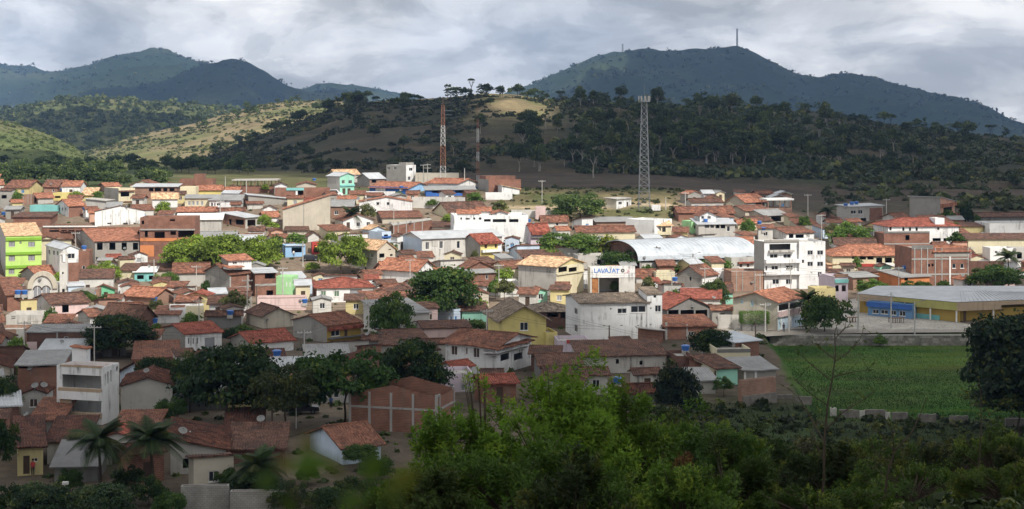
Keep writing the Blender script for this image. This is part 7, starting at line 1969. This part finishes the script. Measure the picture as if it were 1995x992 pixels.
for i, (px, yt, hw, yb, c) in enumerate([(20, 930, 40, 1010, G_DEEP), (135, 905, 26, 960, G_DARK), (250, 900, 30, 955, G_DEEP), (290, 925, 34, 985, G_DEEP), (330, 950, 34, 1010, G_DARK), (400, 905, 22, 945, G_DEEP), (560, 935, 40, 1000, G_DEEP), (600, 905, 24, 945, G_DARK), (690, 925, 46, 985, G_DEEP), (730, 880, 34, 935, G_DARK), (760, 940, 50, 1010, G_DEEP), (20, 845, 26, 880, G_DEEP), (445, 905, 26, 960, G_DARK)]):
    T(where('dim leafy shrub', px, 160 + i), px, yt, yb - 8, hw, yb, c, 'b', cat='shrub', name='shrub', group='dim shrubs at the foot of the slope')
for i in range(46):
    px = random.uniform(1250, 2040); Yy = 1 / random.uniform(1 / 190.0, 1 / 55.0)
    x_ = (px - CX) / FPX * Yy; g_ = gz(x_, Yy); hh_ = random.uniform(0.7, 2.2); row = HZ + FPX * (EYE - g_) / Yy
    spot = ('below the turquoise house' if px < 1480 else 'around the bare tree' if px < 1700 else 'below the broken wall' if px < 1880 else 'under the huge dark tree')
    T('%s weedy shrub on the %s part of the near slope, %s' % ('tall' if hh_ > 1.4 else 'low', 'far' if Yy > 110 else 'near', spot), px, row - hh_ * FPX / Yy, row, hh_ * random.uniform(0.5, 0.9) * FPX / Yy, row, random.choice([(0.05, 0.075, 0.02), (0.035, 0.06, 0.018), (0.075, 0.10, 0.03), (0.06, 0.06, 0.025)]), random.choice('bdb'), cat='shrub', name='weedy_shrub', group='weedy shrubs on the near slope', Y=Yy)
scrub('brushwood', 'dark brushwood and weeds covering the near slope', 2600, (1230, 2080), (60, 199), (0.25, 0.85), (0.036, 0.056, 0.017), None, per=26, seed=39, squash=1.0)
scrub('brushwood', 'low leafy weeds at the foot of the viewpoint', 900, (1180, 2080), (19, 60), (0.10, 0.28), (0.04, 0.064, 0.017), None, per=26, seed=43, squash=1.0)
scrub('brushwood', 'dry bushes on the grassy rise around the phone mast', 260, (965, 1330), (408, 470), (0.3, 1.0), (0.075, 0.09, 0.035), lambda px, Y, X, l: ~OCC[np.clip(((X + 250) / 0.5).astype(int), 0, 999), np.clip(((Y - 100) / 0.5).astype(int), 0, 819)], per=24, seed=40)
tq = random.Random(15); got = 0
for _ in range(900):                                        # garden trees between the houses
    if got >= 46: break
    Yy = tq.uniform(205, 430); px = tq.uniform(10, 1990); x_ = (px - CX) / FPX * Yy
    if (px > 1470 and Yy < 305) or taken((x_ - 0.8, Yy - 0.8, 0.0, 1.6, 1.6)): continue
    hh_ = tq.uniform(3.0, 6.0); g_ = gz(x_, Yy); row = HZ + FPX * (EYE - g_) / Yy; rp_ = hh_ * tq.uniform(0.30, 0.42) * FPX / Yy
    bx_ = (px - rp_, row - hh_ * FPX / Yy, px + rp_, row)
    if any(l['Y'] > Yy and l['short'] and overlap(bx_, (l['x0'], l['y0'], l['x1'], l['y1'] - 4)) > 0.12 * (l['x1'] - l['x0']) * max(l['y1'] - l['y0'], 1) for l in LAND): continue
    if any(overlap(bx_, k) > 60 for k in KEEP): continue
    mark((x_ - 0.8, Yy - 0.8, 0.0, 1.6, 1.6)); got += 1
    T(where('small leafy garden tree', px, Yy), px, bx_[1], row - hh_ * 0.25 * FPX / Yy, rp_, row, tq.choice([G_BRIGHT, G_MID, G_MID, G_DARK, G_OLIVE]) if Yy > 270 else tq.choice([G_DARK, G_DEEP, G_MID]), tq.choice('sb'), group='garden trees between the houses', Y=Yy)
def palm(label, px, yc, ybase, r_px, Y=None, n=18, seed=0):
    """coconut palm: ringed trunk, arching fronds of narrow leaflets"""
    Y = ray_ground(px, ybase, 130) if Y is None else Y
    p = at(px, ybase, Y); p.z = gz(p.x, p.y)
    root = empty('coconut_palm', p); tag(root, label, 'palm')
    h_ = max(EYE - (yc - HZ) / FPX * Y - p.z, 1.5); r = r_px / FPX * Y
    rg = random.Random(seed)
    mb = MB(); q = Vector((0, 0, -0.2)); k = 10
    for i in range(k):
        t = (i + 1) / k; e = Vector((0.25 * math.sin(t * 2 + seed), 0.1 * t, h_ * t)); mb.bar(q, e, 0.19 - 0.07 * t, 'bark', 8, 0.18 - 0.07 * t); q = e
    mb.build('trunk', root)
    for f in range(n):
        a = 2 * math.pi * f / n * 2.4 + rg.uniform(-0.2, 0.2); up = rg.uniform(0.0, 1.35); L = r * rg.uniform(0.95, 1.2)
        V = []; tint = []
        m = 44; pts = []
        for i in range(m + 1):
            t = i / m
            rad = L * (t * math.cos(up * (1 - 0.35 * t)) * 1.0); zz = L * (math.sin(up) * t - (0.35 + 0.45 * (1.3 - up)) * t * t)
            pts.append(Vector((math.cos(a) * rad, math.sin(a) * rad, zz)) + q)
        for i in range(1, m):
            d = (pts[i + 1] - pts[i - 1]).normalized(); side = d.cross(Vector((0, 0, 1))).normalized()
            w = L * 0.26 * math.sin(math.pi * min(0.12 + i / m * 0.9, 1.0)) ** 0.7
            for s in (-1, 1):
                tipp = pts[i] + side * s * w + d * w * 0.55 + Vector((0, 0, -w * 0.38))
                hw = d * L * 0.0125
                V += [pts[i] - hw, pts[i] + hw, tipp + hw * 0.3, tipp - hw * 0.3]; tint.append(rg.uniform(0.2, 0.8))
        for i in range(m):
            sd = (pts[i + 1] - pts[i]).cross(Vector((0, 0, 1))).normalized() * 0.03
            V += [pts[i] - sd, pts[i + 1] - sd, pts[i + 1] + sd, pts[i] + sd]; tint.append(0.8)
        o = obj('frond', np_mesh('frond', np.array([tuple(v) for v in V]), 4, 'leaf', np.array(tint)), root)
        o.color = (0.06, 0.075, 0.018, 1) if f % 5 == 0 else (0.030, 0.055, 0.016, 1)
palm('dark coconut palm before the white tower house', 190, 858, 960, 66, seed=1, n=38)
palm('coconut palm beside the bare grey gable house', 296, 856, 965, 68, seed=2, n=38)
palm('short coconut palm beside the dirt road', 506, 910, 970, 62, seed=3, n=34)
palm('coconut palm behind the glass shopfront house', 1572, 584, 642, 30, seed=4)
palm('palm on the skyline beside the grey and brick house', 1611, 412, 444, 24, seed=5, n=16)
palm('low palm among the brown roofs below the school', 683, 418, 446, 26, seed=6, n=16)
palm('tall palm before the small white house', 1963, 502, 566, 30, seed=7, n=16)

# ---- wooded hillside: every tree its own thing, meshes shared
def on_slope(px, Y): 
    x = (px - CX) / FPX * Y
    return Vector((x, Y, gz(x, Y)))
def hill_tree(name, label, group, px, Y, h_, w, col, crown, trunk, frac=0.6):
    p = on_slope(px, Y)
    root = empty(name, p, random.uniform(0, 6.28)); tag(root, label, 'tree', group)
    sz = h_ * frac / 1.35; zc = h_ - 1.0 * sz
    c = obj('crown', crown, root, (0, 0, zc), (w, w, sz)); c.color = (*col, 1)
    obj('trunk', trunk, root, (0, 0, -0.3), (h_ * 0.45, h_ * 0.45, max(zc + 0.3, 1.0)))
rr = random.Random(21)
for i in range(230):                                      # the wood on the shaded hill
    px = rr.choice((rr.uniform(985, 1640), rr.gauss(1310, 190))); Y = rr.choice((rr.uniform(610, 800), rr.uniform(560, 980)))
    if px < 1130 and Y > 760: continue
    if Y < 640 and not (1000 < px < 1230): Y += 70
    h_ = rr.uniform(8, 15); 
    spot = ('before the phone mast' if abs(px - 1255) < 40 else 'left of the phone mast' if px < 1255 else 'between phone mast and summit mast' if px < 1440 else 'at the bare end of the wood')
    hill_tree('woodland_tree', '%s dark tree, %s hillside wood, %s' % ('tall' if h_ > 11.5 else 'short', 'upper' if Y > 800 else 'lower' if Y < 690 else 'middle', spot), 'trees of the shaded hillside wood', px, Y, h_, h_ * rr.uniform(0.25, 0.38), rr.choice([(0.045, 0.072, 0.026), (0.058, 0.086, 0.030), (0.036, 0.058, 0.022), (0.080, 0.100, 0.036)]), rr.choice(SMALL + THIN), rr.choice(PALETRUNK), rr.uniform(0.5, 0.75))
for i in range(175):                                      # crest of the hill
    px = rr.choice((rr.uniform(410, 720), rr.uniform(560, 1260), rr.uniform(640, 2000), rr.uniform(1050, 1900)))
    Y = rr.uniform(900, 1010) if px > 720 else rr.uniform(965, 1005)
    h_ = rr.uniform(4, 10)
    lit = px < 1230
    spot = ('above the sunlit pasture' if px < 720 else 'above the red masts' if px < 960 else 'between the red masts and the phone mast' if px < 1240 else 'under the blue mountain' if px < 1640 else 'where the crest runs down')
    hill_tree('crest_tree', '%s tree on the brown hill crest, %s' % ('tall' if h_ > 7 else 'low', spot), 'trees along the crest of the brown hill', px, Y, h_, h_ * rr.uniform(0.32, 0.55), rr.choice([(0.035, 0.058, 0.02), (0.05, 0.075, 0.025), (0.085, 0.115, 0.04)]), rr.choice(SMALL + UMBR + THIN), rr.choice(TRUNKS), rr.uniform(0.55, 0.85))
hill_tree('flat_topped_tree', 'tall flat topped tree standing clear on the crest skyline', None, 918, 985, 13.0, 2.3, (0.02, 0.035, 0.015), UMBR[0], TRUNKS[0], 0.34)
hill_tree('flat_topped_tree', 'leaning thin crowned tree on the crest above the red mast', None, 872, 985, 11.0, 2.3, (0.03, 0.045, 0.02), UMBR[1], TRUNKS[1], 0.42)
hill_tree('broadleaf_tree', 'lone round tree on the dim pasture behind the concrete frame', None, 452, 620, 5.6, 3.2, (0.05, 0.09, 0.025), SMALL[1], TRUNKS[1], 0.8)
for i in range(130):                                       # scattered over the slopes
    px = rr.uniform(330, 1990); Y = rr.uniform(560, 930)
    if 985 < px < 1640: continue
    h_ = rr.uniform(2.5, 7)
    spot = ('above the concrete frame' if px < 640 else 'behind the red masts' if px < 985 else 'toward the frame edge')
    hill_tree('pasture_tree', '%s dark tree scattered on the shaded brown slope, %s' % ('taller' if h_ > 4.8 else 'stunted', spot), 'trees scattered on the shaded slope', px, Y, h_, h_ * rr.uniform(0.4, 0.6), rr.choice([(0.035, 0.055, 0.02), (0.05, 0.07, 0.025)]), rr.choice(SMALL), rr.choice(TRUNKS), 0.8)
for i in range(120):                                       # left edge of town, foot of the green hills
    px = rr.uniform(-20, 470); Y = rr.choice((rr.uniform(466, 560), rr.uniform(500, 760))) if px < 330 else rr.uniform(560, 760)
    if px > 330 and Y < 600: continue
    h_ = rr.uniform(4, 8)
    spot = ('at the frame edge' if px < 90 else 'behind the white warehouse' if px < 290 else 'behind the brick shell')
    hill_tree('valley_tree', '%s leafy tree in the valley behind the town, %s' % ('tall' if h_ > 6 else 'low', spot), 'trees in the valley behind the town', px, Y, h_, h_ * rr.uniform(0.45, 0.65), rr.choice([(0.06, 0.095, 0.03), (0.045, 0.075, 0.025), (0.09, 0.13, 0.04)]), rr.choice(SMALL), rr.choice(TRUNKS), 0.85)
for i in range(40):
    px = rr.uniform(160, 660); Y = rr.uniform(1180, 1330)
    h_ = rr.uniform(3.5, 9)
    spot = ('low shoulder' if px < 330 else 'middle' if px < 500 else 'top')
    hill_tree('pasture_tree', '%s tree dotted over the %s of the sunlit tan pasture hill' % ('tall' if h_ > 6 else 'low', spot), 'trees on the sunlit pasture hill', px, Y, h_, h_ * rr.uniform(0.35, 0.55), rr.choice([(0.085, 0.125, 0.045), (0.06, 0.09, 0.035)]), rr.choice(SMALL + THIN), rr.choice(TRUNKS), 0.8)

scrub('scrub', 'low scrub dotted over the sunlit pasture hill', 1900, (90, 700), (1010, 1340), (0.6, 1.9), (0.085, 0.105, 0.042), lambda px, Y, X, l: (l == 1) & (fbm(X / 50, Y / 50, 3, 4) > -0.25), seed=31)
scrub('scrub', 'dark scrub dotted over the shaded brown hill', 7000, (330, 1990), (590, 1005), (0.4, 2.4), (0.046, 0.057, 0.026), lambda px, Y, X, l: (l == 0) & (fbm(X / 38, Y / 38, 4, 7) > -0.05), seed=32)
scrub('scrub', 'green scrub on the near sunlit hill at the frame edge', 420, (-60, 220), (700, 960), (0.6, 1.8), (0.10, 0.135, 0.045), lambda px, Y, X, l: l == 2, seed=33)
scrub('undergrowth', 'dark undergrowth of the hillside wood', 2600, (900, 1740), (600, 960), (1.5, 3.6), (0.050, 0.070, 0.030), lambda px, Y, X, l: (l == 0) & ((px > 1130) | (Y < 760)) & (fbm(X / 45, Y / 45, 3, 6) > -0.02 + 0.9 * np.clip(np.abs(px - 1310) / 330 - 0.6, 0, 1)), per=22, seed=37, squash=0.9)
scrub('undergrowth', 'mixed bush on the dim slope below the mountain foot', 900, (1600, 2060), (440, 980), (0.8, 2.6), (0.060, 0.078, 0.034), lambda px, Y, X, l: fbm(X / 45, Y / 45, 3, 8) > -0.15, per=20, seed=38, squash=0.9)
scrub('woods', 'mixed woods covering the knoll in the valley', 1300, (-60, 560), (1520, 2040), (3.0, 6.5), (0.075, 0.10, 0.04), lambda px, Y, X, l: (l == 3) & (fbm(X / 120, Y / 120, 3, 5) > -0.35), per=14, seed=34, squash=1.0)
scrub('forest', 'forest cover on the far blue mountains', 6500, (-60, 2060), (2700, 5450), (5.0, 9.0), (0.028, 0.045, 0.022), lambda px, Y, X, l: l >= 4, per=7, seed=35, squash=0.8)
scrub('weeds', 'weeds and bushes between the houses of the town', 900, (-40, 2040), (150, 470), (0.25, 0.8), (0.075, 0.115, 0.03), lambda px, Y, X, l: ~OCC[np.clip(((X + 250) / 0.5).astype(int), 0, 999), np.clip(((Y - 100) / 0.5).astype(int), 0, 819)] & ~((px > 1500) & (Y < 300)), per=26, seed=36)
def grass_blades(name, label, n, region, hgt, col, seed):
    rg = np.random.default_rng(seed)
    X, Y = region(rg, n)
    Z = ground(X, Y); m = len(X)
    a = rg.uniform(0, 6.283, m); hh = rg.uniform(*hgt, m) * np.clip(Y / 90, 0.25, 1); w = hh * 0.22
    lean = rg.normal(0, 0.35, (m, 2)) * hh[:, None]
    base = np.stack([X, Y, Z - 0.03], -1); side = np.stack([np.cos(a) * w, np.sin(a) * w, np.zeros(m)], -1)
    tipp = base + np.stack([lean[:, 0], lean[:, 1], hh], -1)
    V = np.stack([base - side, base + side, tipp], 1).reshape(-1, 3)
    t = np.clip(0.5 + fbm(X / 20, Y / 6, 3, seed) * 1.3 + rg.normal(0, 0.12, m), 0, 1)
    o = obj(name, np_mesh(name, V, 3, 'leaf', t)); o.color = (*col, 1); tag(o, label, kind='stuff')
def field_region(rg, n):
    px = rg.uniform(1490, 2060, n * 2); row = 672 + (815 - 672) * rg.uniform(0, 1, n * 2) ** 1.0
    Y = 37.5 * FPX / (row - HZ); X = (px - CX) / FPX * Y
    k = X / Y; ok = (k + 0.0004 * (Y - 250) > 0.1755) & (Y > 199)
    return X[ok][:n], Y[ok][:n]
grass_blades('meadow_grass', 'rough green grass of the sunken meadow', 46000, field_region, (0.10, 0.32), (0.043, 0.108, 0.018), 41)
def slope_region(rg, n):
    px = rg.uniform(1230, 2080, n); Y = np.where(rg.uniform(0, 1, n) < 0.75, rg.uniform(62, 199, n), rg.uniform(14, 62, n))
    return (px - CX) / FPX * Y, Y
grass_blades('slope_grass', 'weedy grass on the slope below the viewpoint', 26000, slope_region, (0.14, 0.50), (0.030, 0.050, 0.015), 42)

# ---- near plants on the viewpoint slope
def leaf_blade(ctr, d, up, L, wd, tint, name='foliage'):
    """pointed leaves, folded a little along the midrib: 4 points each side"""
    n = len(ctr)
    side = np.cross(d, up); side /= np.linalg.norm(side, axis=1, keepdims=True) + 1e-9
    nrm = np.cross(side, d)
    L = L[:, None]; wd = wd[:, None]
    m1 = ctr + d * L * 0.45 - nrm * L * 0.04; tp = ctr + d * L - nrm * L * 0.22
    l1 = ctr + d * L * 0.42 + side * wd + nrm * wd * 0.4; r1 = ctr + d * L * 0.42 - side * wd + nrm * wd * 0.4
    V = np.stack([ctr, l1, tp, m1, ctr, m1, tp, r1], 1).reshape(-1, 3)
    return np_mesh(name, V, 4, 'leaf', np.repeat(tint, 2))
def bush(label, px, ytop, hw, Y, col, n_branch, leaves, L, seed, name='leafy_bush', depth=1.0, foot=None, cat='bush', lobes=None):
    """bush of many leafy shoots: shoots carry whorls of pointed leaves"""
    rg = np.random.default_rng(seed)
    x = (px - CX) / FPX * Y; g = gz(x, Y) if foot is None else foot
    zt = EYE - (ytop - HZ) / FPX * Y; h_ = zt - g; r = hw / FPX * Y
    root = empty(name, (x, Y, g)); tag(root, label, cat)
    # shoot tips spread over a lumpy dome
    th = rg.uniform(0, 2 * np.pi, n_branch); ph = np.arccos(rg.uniform(0.0, 1, n_branch))
    lump = 1 + 0.16 * np.sin(th * 3 + seed) * np.sin(ph * 4) + rg.normal(0, 0.05, n_branch)
    rad = rg.uniform(0.6, 1.0, n_branch) ** 0.4 * lump
    tipx = np.sin(ph) * np.cos(th) * r * rad; tipy = np.sin(ph) * np.sin(th) * r * depth * rad; tipz = h_ * 0.28 + np.cos(ph) * h_ * 0.70 * rad
    tip_ = np.stack([tipx, tipy, tipz], -1)
    nc = max(4, n_branch // 16); own = rg.integers(0, nc, n_branch)   # shoots gather into clumps with gaps between
    off = rg.normal(0, 1, (n_branch, 3)); off /= np.linalg.norm(off, axis=1, keepdims=True); off[:, 2] = np.abs(off[:, 2])
    tip_ = tip_[own] * np.array([1, 1, 1.0]) + off * (rg.uniform(0.09, 0.17, nc)[own] * (r + h_) * 0.5)[:, None]
    th, ph = th[own], ph[own]
    dirn = np.stack([np.sin(ph) * np.cos(th), np.sin(ph) * np.sin(th), np.cos(ph) + 0.6], -1) + rg.normal(0, 0.25, (n_branch, 3)); dirn /= np.linalg.norm(dirn, axis=1, keepdims=True)
    bi = np.repeat(np.arange(n_branch), leaves)
    t = rg.uniform(0, 1, len(bi))
    base = tip_[bi] - dirn[bi] * (t * L * 3.2)[:, None]
    out = rg.normal(0, 1, (len(bi), 3)); out -= dirn[bi] * np.sum(out * dirn[bi], 1, keepdims=True); out /= np.linalg.norm(out, axis=1, keepdims=True)
    d = out * (0.5 + 0.7 * t[:, None]) + dirn[bi] * (1.0 - 0.5 * t[:, None]); d[:, 2] -= 0.15; d /= np.linalg.norm(d, axis=1, keepdims=True)
    Ls = L * rg.uniform(0.7, 1.25, len(bi)) * (0.55 + 0.45 * np.minimum(1, t * 3))
    tint = np.clip(rg.uniform(0.1, 0.65, nc)[own][bi] + 0.35 * (1 - t) + rg.normal(0, 0.08, len(bi)), 0, 1)
    o = obj('foliage', leaf_blade(base, d, dirn[bi] + 0.01, Ls, Ls * 0.19, tint), root); o.color = (*col, 1)
    mb = MB()
    for k in range(min(n_branch, 70)):
        e = Vector(tip_[k]); m_ = Vector((e.x * 0.35, e.y * 0.35, e.z * 0.55))
        mb.bar((0, 0, -0.2), m_, 0.03, 'bark', 5, 0.018); mb.bar(m_, e, 0.014, 'bark', 4, 0.004)
    mb.build('stems', root)
    return root
bush('large glossy bush rising in the middle foreground, highest shoots', 1085, 708, 150, 31, (0.125, 0.229, 0.018), 1350, 15, 0.128, 1)
bush('left shoulder of glossy bushes before the unfinished brick gable', 900, 800, 135, 30, (0.108, 0.204, 0.018), 960, 15, 0.128, 2, depth=0.8)
bush('glossy bush on the clay shack side of the big bush', 1215, 762, 120, 32, (0.108, 0.199, 0.018), 900, 15, 0.128, 3, depth=0.8)
bush('low dense bush at the foot of the big bush', 1010, 870, 250, 26, (0.061, 0.121, 0.013), 1500, 14, 0.111, 4, depth=0.6)
bush('tall single leafy shoot before the veranda house', 945, 688, 34, 30.5, (0.115, 0.211, 0.018), 69, 13, 0.119, 5, depth=0.8)
bush('bush with broad dull leaves beside the dead branch', 1390, 800, 110, 36, (0.055, 0.116, 0.015), 780, 13, 0.136, 6, depth=0.8)
bush('bright low bush at the bottom edge, middle right', 1330, 905, 140, 24, (0.072, 0.135, 0.015), 930, 14, 0.085, 7, depth=0.7)
bush('bush at the bottom left of the glossy clump', 800, 930, 120, 27, (0.067, 0.127, 0.013), 690, 14, 0.102, 8, depth=0.7)
bush('weedy bush on the slope under the bare tree', 1540, 885, 130, 40, (0.053, 0.101, 0.013), 780, 13, 0.111, 9, depth=0.8)
bush('tangled weed bush before the meadow wall', 1700, 860, 120, 48, (0.049, 0.094, 0.013), 690, 12, 0.111, 10, depth=0.8)
bush('thin weed clump at the bottom edge, right half', 1780, 918, 170, 32, (0.053, 0.098, 0.015), 900, 12, 0.085, 11, depth=0.7)
bush('tall weed clump at the right frame edge', 1930, 835, 90, 42, (0.061, 0.104, 0.015), 630, 12, 0.102, 12, depth=0.8)
bush('dry leaved bush near the frame edge corner', 1960, 905, 110, 30, (0.055, 0.091, 0.013), 630, 12, 0.085, 13, depth=0.7)
bush('dark low bush filling the bottom edge, centre right', 1200, 950, 160, 24, (0.049, 0.098, 0.011), 780, 13, 0.085, 14, depth=0.6)
bush('dark weeds filling the bottom edge under the bare tree', 1600, 955, 170, 27, (0.044, 0.082, 0.011), 840, 12, 0.085, 15, depth=0.6)
o = bush('dead red brown leafed bush inside the foreground thicket', 1320, 845, 42, 34, (0.082, 0.029, 0.017), 180, 12, 0.119, 16, depth=0.7)

for k, (px, yt, hw, Yb, col) in enumerate([(1285, 800, 95, 40, (0.045, 0.080, 0.018)), (1470, 838, 110, 38, (0.036, 0.066, 0.016)), (1620, 868, 110, 34, (0.034, 0.055, 0.015)), (1740, 893, 120, 36, (0.038, 0.058, 0.016)), (1850, 858, 110, 46, (0.032, 0.050, 0.015)), (1420, 880, 120, 28, (0.050, 0.085, 0.018)), (1990, 868, 80, 34, (0.032, 0.050, 0.015)), (860, 905, 90, 25, (0.05, 0.08, 0.016)), (1110, 905, 140, 22, (0.035, 0.06, 0.014))]):
    bush(['broad bush beyond the big bush toward the clay shack', 'dark bush below the tan garden wall', 'brushwood at the root of the bare tree', 'brushwood behind the small sapling', 'dark brush under the huge tree', 'leafy bush at the lower edge below the dead bush', 'dark brush in the lower corner', 'leafy tuft below the brick gable', 'deep shaded bush at the bottom centre'][k], px, yt, hw, Yb, col, 560, 14, 0.115 + 0.01 * (k % 3), 60 + k, depth=0.8)
def bare_tree(label, Y, segs, r0, seed, col, leaves=70, name='bare_sapling'):
    """bare sapling whose stem and boughs follow pixel polylines at its own distance"""
    rg = random.Random(seed)
    x0, y0, _ = segs[0][0]
    base = at(x0, y0, Y); root = empty(name, base); tag(root, label, 'tree')
    P3 = lambda x, y, dy: at(x, y, Y + dy) - base
    pts_all = []
    for k, pl in enumerate(segs):
        mb = MB(); n = len(pl)
        for i in range(n - 1):
            ra = r0 * (1 - i / n) * (1 if k == 0 else 0.42); rb = r0 * (1 - (i + 1) / n) * (1 if k == 0 else 0.42) + 0.003
            mb.bar(P3(*pl[i]), P3(*pl[i + 1]), ra, 'bark', 6, rb)
            pts_all += [P3(*pl[i]).lerp(P3(*pl[i + 1]), t) for t in (0.3, 0.7, 1.0)] if k else [P3(*pl[i + 1])]
            # twigs
            if k:
                for _ in range(2):
                    q = P3(*pl[i]).lerp(P3(*pl[i + 1]), rg.random()); e = q + Vector((rg.uniform(-0.25, 0.25), rg.uniform(-0.2, 0.2), rg.uniform(0.05, 0.3))); mb.bar(q, e, 0.005, 'bark', 4, 0.002); pts_all += [e, e, q.lerp(e, 0.6)]
        mb.build('trunk' if k == 0 else 'bough', root)
    c = np.array([tuple(rg.choice(pts_all)) for _ in range(leaves)]); n = len(c); g = np.random.default_rng(seed)
    d = g.normal(0, 1, (n, 3)); d /= np.linalg.norm(d, axis=1, keepdims=True)
    o = obj('foliage', leaf_blade(c, d, np.roll(d, 1, 1) + 0.01, g.uniform(0.05, 0.11, n), g.uniform(0.012, 0.022, n), g.uniform(0.2, 1, n)), root); o.color = (*col, 1)
bare_tree('thin bare tree with forked boughs before the meadow', 27.0, [
    [(1600, 1010, 0), (1605, 930, 0), (1606, 860, 0), (1612, 790, 0), (1622, 735, 0), (1628, 690, 0), (1626, 650, 0), (1634, 622, 0)],
    [(1606, 860, 0), (1580, 815, 0.3), (1560, 780, 0.5), (1535, 755, 0.7)], [(1607, 840, 0), (1640, 805, -0.3), (1680, 780, -0.5), (1705, 762, -0.6)],
    [(1612, 790, 0), (1570, 760, -0.2), (1545, 735, -0.4)], [(1620, 742, 0), (1580, 710, 0.3), (1548, 680, 0.4)], [(1626, 705, 0), (1655, 685, 0.2), (1675, 662, 0.3), (1680, 650, 0.4)],
    [(1622, 735, 0), (1662, 725, -0.3), (1700, 720, -0.5)], [(1626, 700, 0), (1600, 680, 0.2), (1588, 668, 0.2)], [(1605, 900, 0), (1585, 850, 0.3), (1578, 840, 0.4)], [(1627, 660, 0), (1645, 640, 0.1), (1658, 636, 0.2)]], 0.025, 5, (0.06, 0.10, 0.02), 150)
bare_tree('small bare sapling leaning beside the bigger bare tree', 30.0, [
    [(1722, 1000, 0), (1728, 930, 0), (1742, 880, 0), (1775, 845, 0), (1790, 815, 0), (1805, 775, 0)],
    [(1742, 880, 0), (1720, 850, 0.2), (1700, 830, 0.3)], [(1736, 900, 0), (1712, 890, 0.2), (1695, 860, 0.3), (1690, 838, 0.3)], [(1742, 878, 0), (1738, 840, -0.2), (1733, 825, -0.2)]], 0.024, 6, (0.07, 0.09, 0.02), 110)
bare_tree('tall thin weed stalk at the right side of the slope', 40.0, [
    [(1905, 1000, 0), (1908, 900, 0), (1912, 820, 0), (1910, 760, 0), (1905, 735, 0)], [(1910, 820, 0), (1940, 800, 0.2), (1958, 770, 0.2)], [(1911, 800, 0), (1890, 780, 0.2), (1880, 760, 0.3)], [(1908, 880, 0), (1870, 850, 0.2), (1860, 820, 0.3)]], 0.02, 7, (0.06, 0.09, 0.02), 190)
# leaves of a twig right beside the lens, far out of focus
def near_twig():
    Yn = 1.15
    root = empty('near_twig', at(640, 1060, Yn)); tag(root, 'blurred yellow green leaves on a twig close to the lens', 'twig')
    base = root.location.copy()
    spots = [(x, y, L * 1.55, a, c) for x, y, L, a, c in [(608, 905, 62, 0.25, (0.06, 0.12, 0.012)), (600, 862, 34, 1.2, (0.085, 0.085, 0.015)), (560, 908, 40, -0.3, (0.09, 0.085, 0.012)), (650, 915, 34, 2.6, (0.07, 0.085, 0.015)), (520, 935, 42, 1.0, (0.05, 0.09, 0.015)), (728, 910, 56, 1.1, (0.06, 0.105, 0.012)), (790, 930, 44, 0.6, (0.085, 0.09, 0.01)), (760, 965, 40, 2.4, (0.065, 0.095, 0.012)), (690, 975, 44, 0.4, (0.05, 0.085, 0.012)), (560, 980, 40, 1.9, (0.05, 0.08, 0.012))]]
    g = np.random.default_rng(2)
    mb = MB()
    for (x, y, L, a, col) in spots:
        c = at(x, y, Yn + g.uniform(-0.1, 0.1)) - base
        Lm = L / FPX * Yn; d = Vector((math.cos(a), 0.3 * math.sin(a * 3), math.sin(a))).normalized(); c0 = c - d * Lm / 2
        o = obj('leaf_blade', leaf_blade(np.array([tuple(c0)]), np.array([tuple(d)]), np.array([(0.1, 1.0, 0.2)]) * 1.0, np.array([Lm]), np.array([Lm * 0.3]), np.array([0.5])), root); o.color = (*col, 1)
        mb.bar((0, 0, 0), c0, 0.0006, 'bark', 4)
    mb.build('stem', root)
near_twig()
print('objects', len(bpy.data.objects))
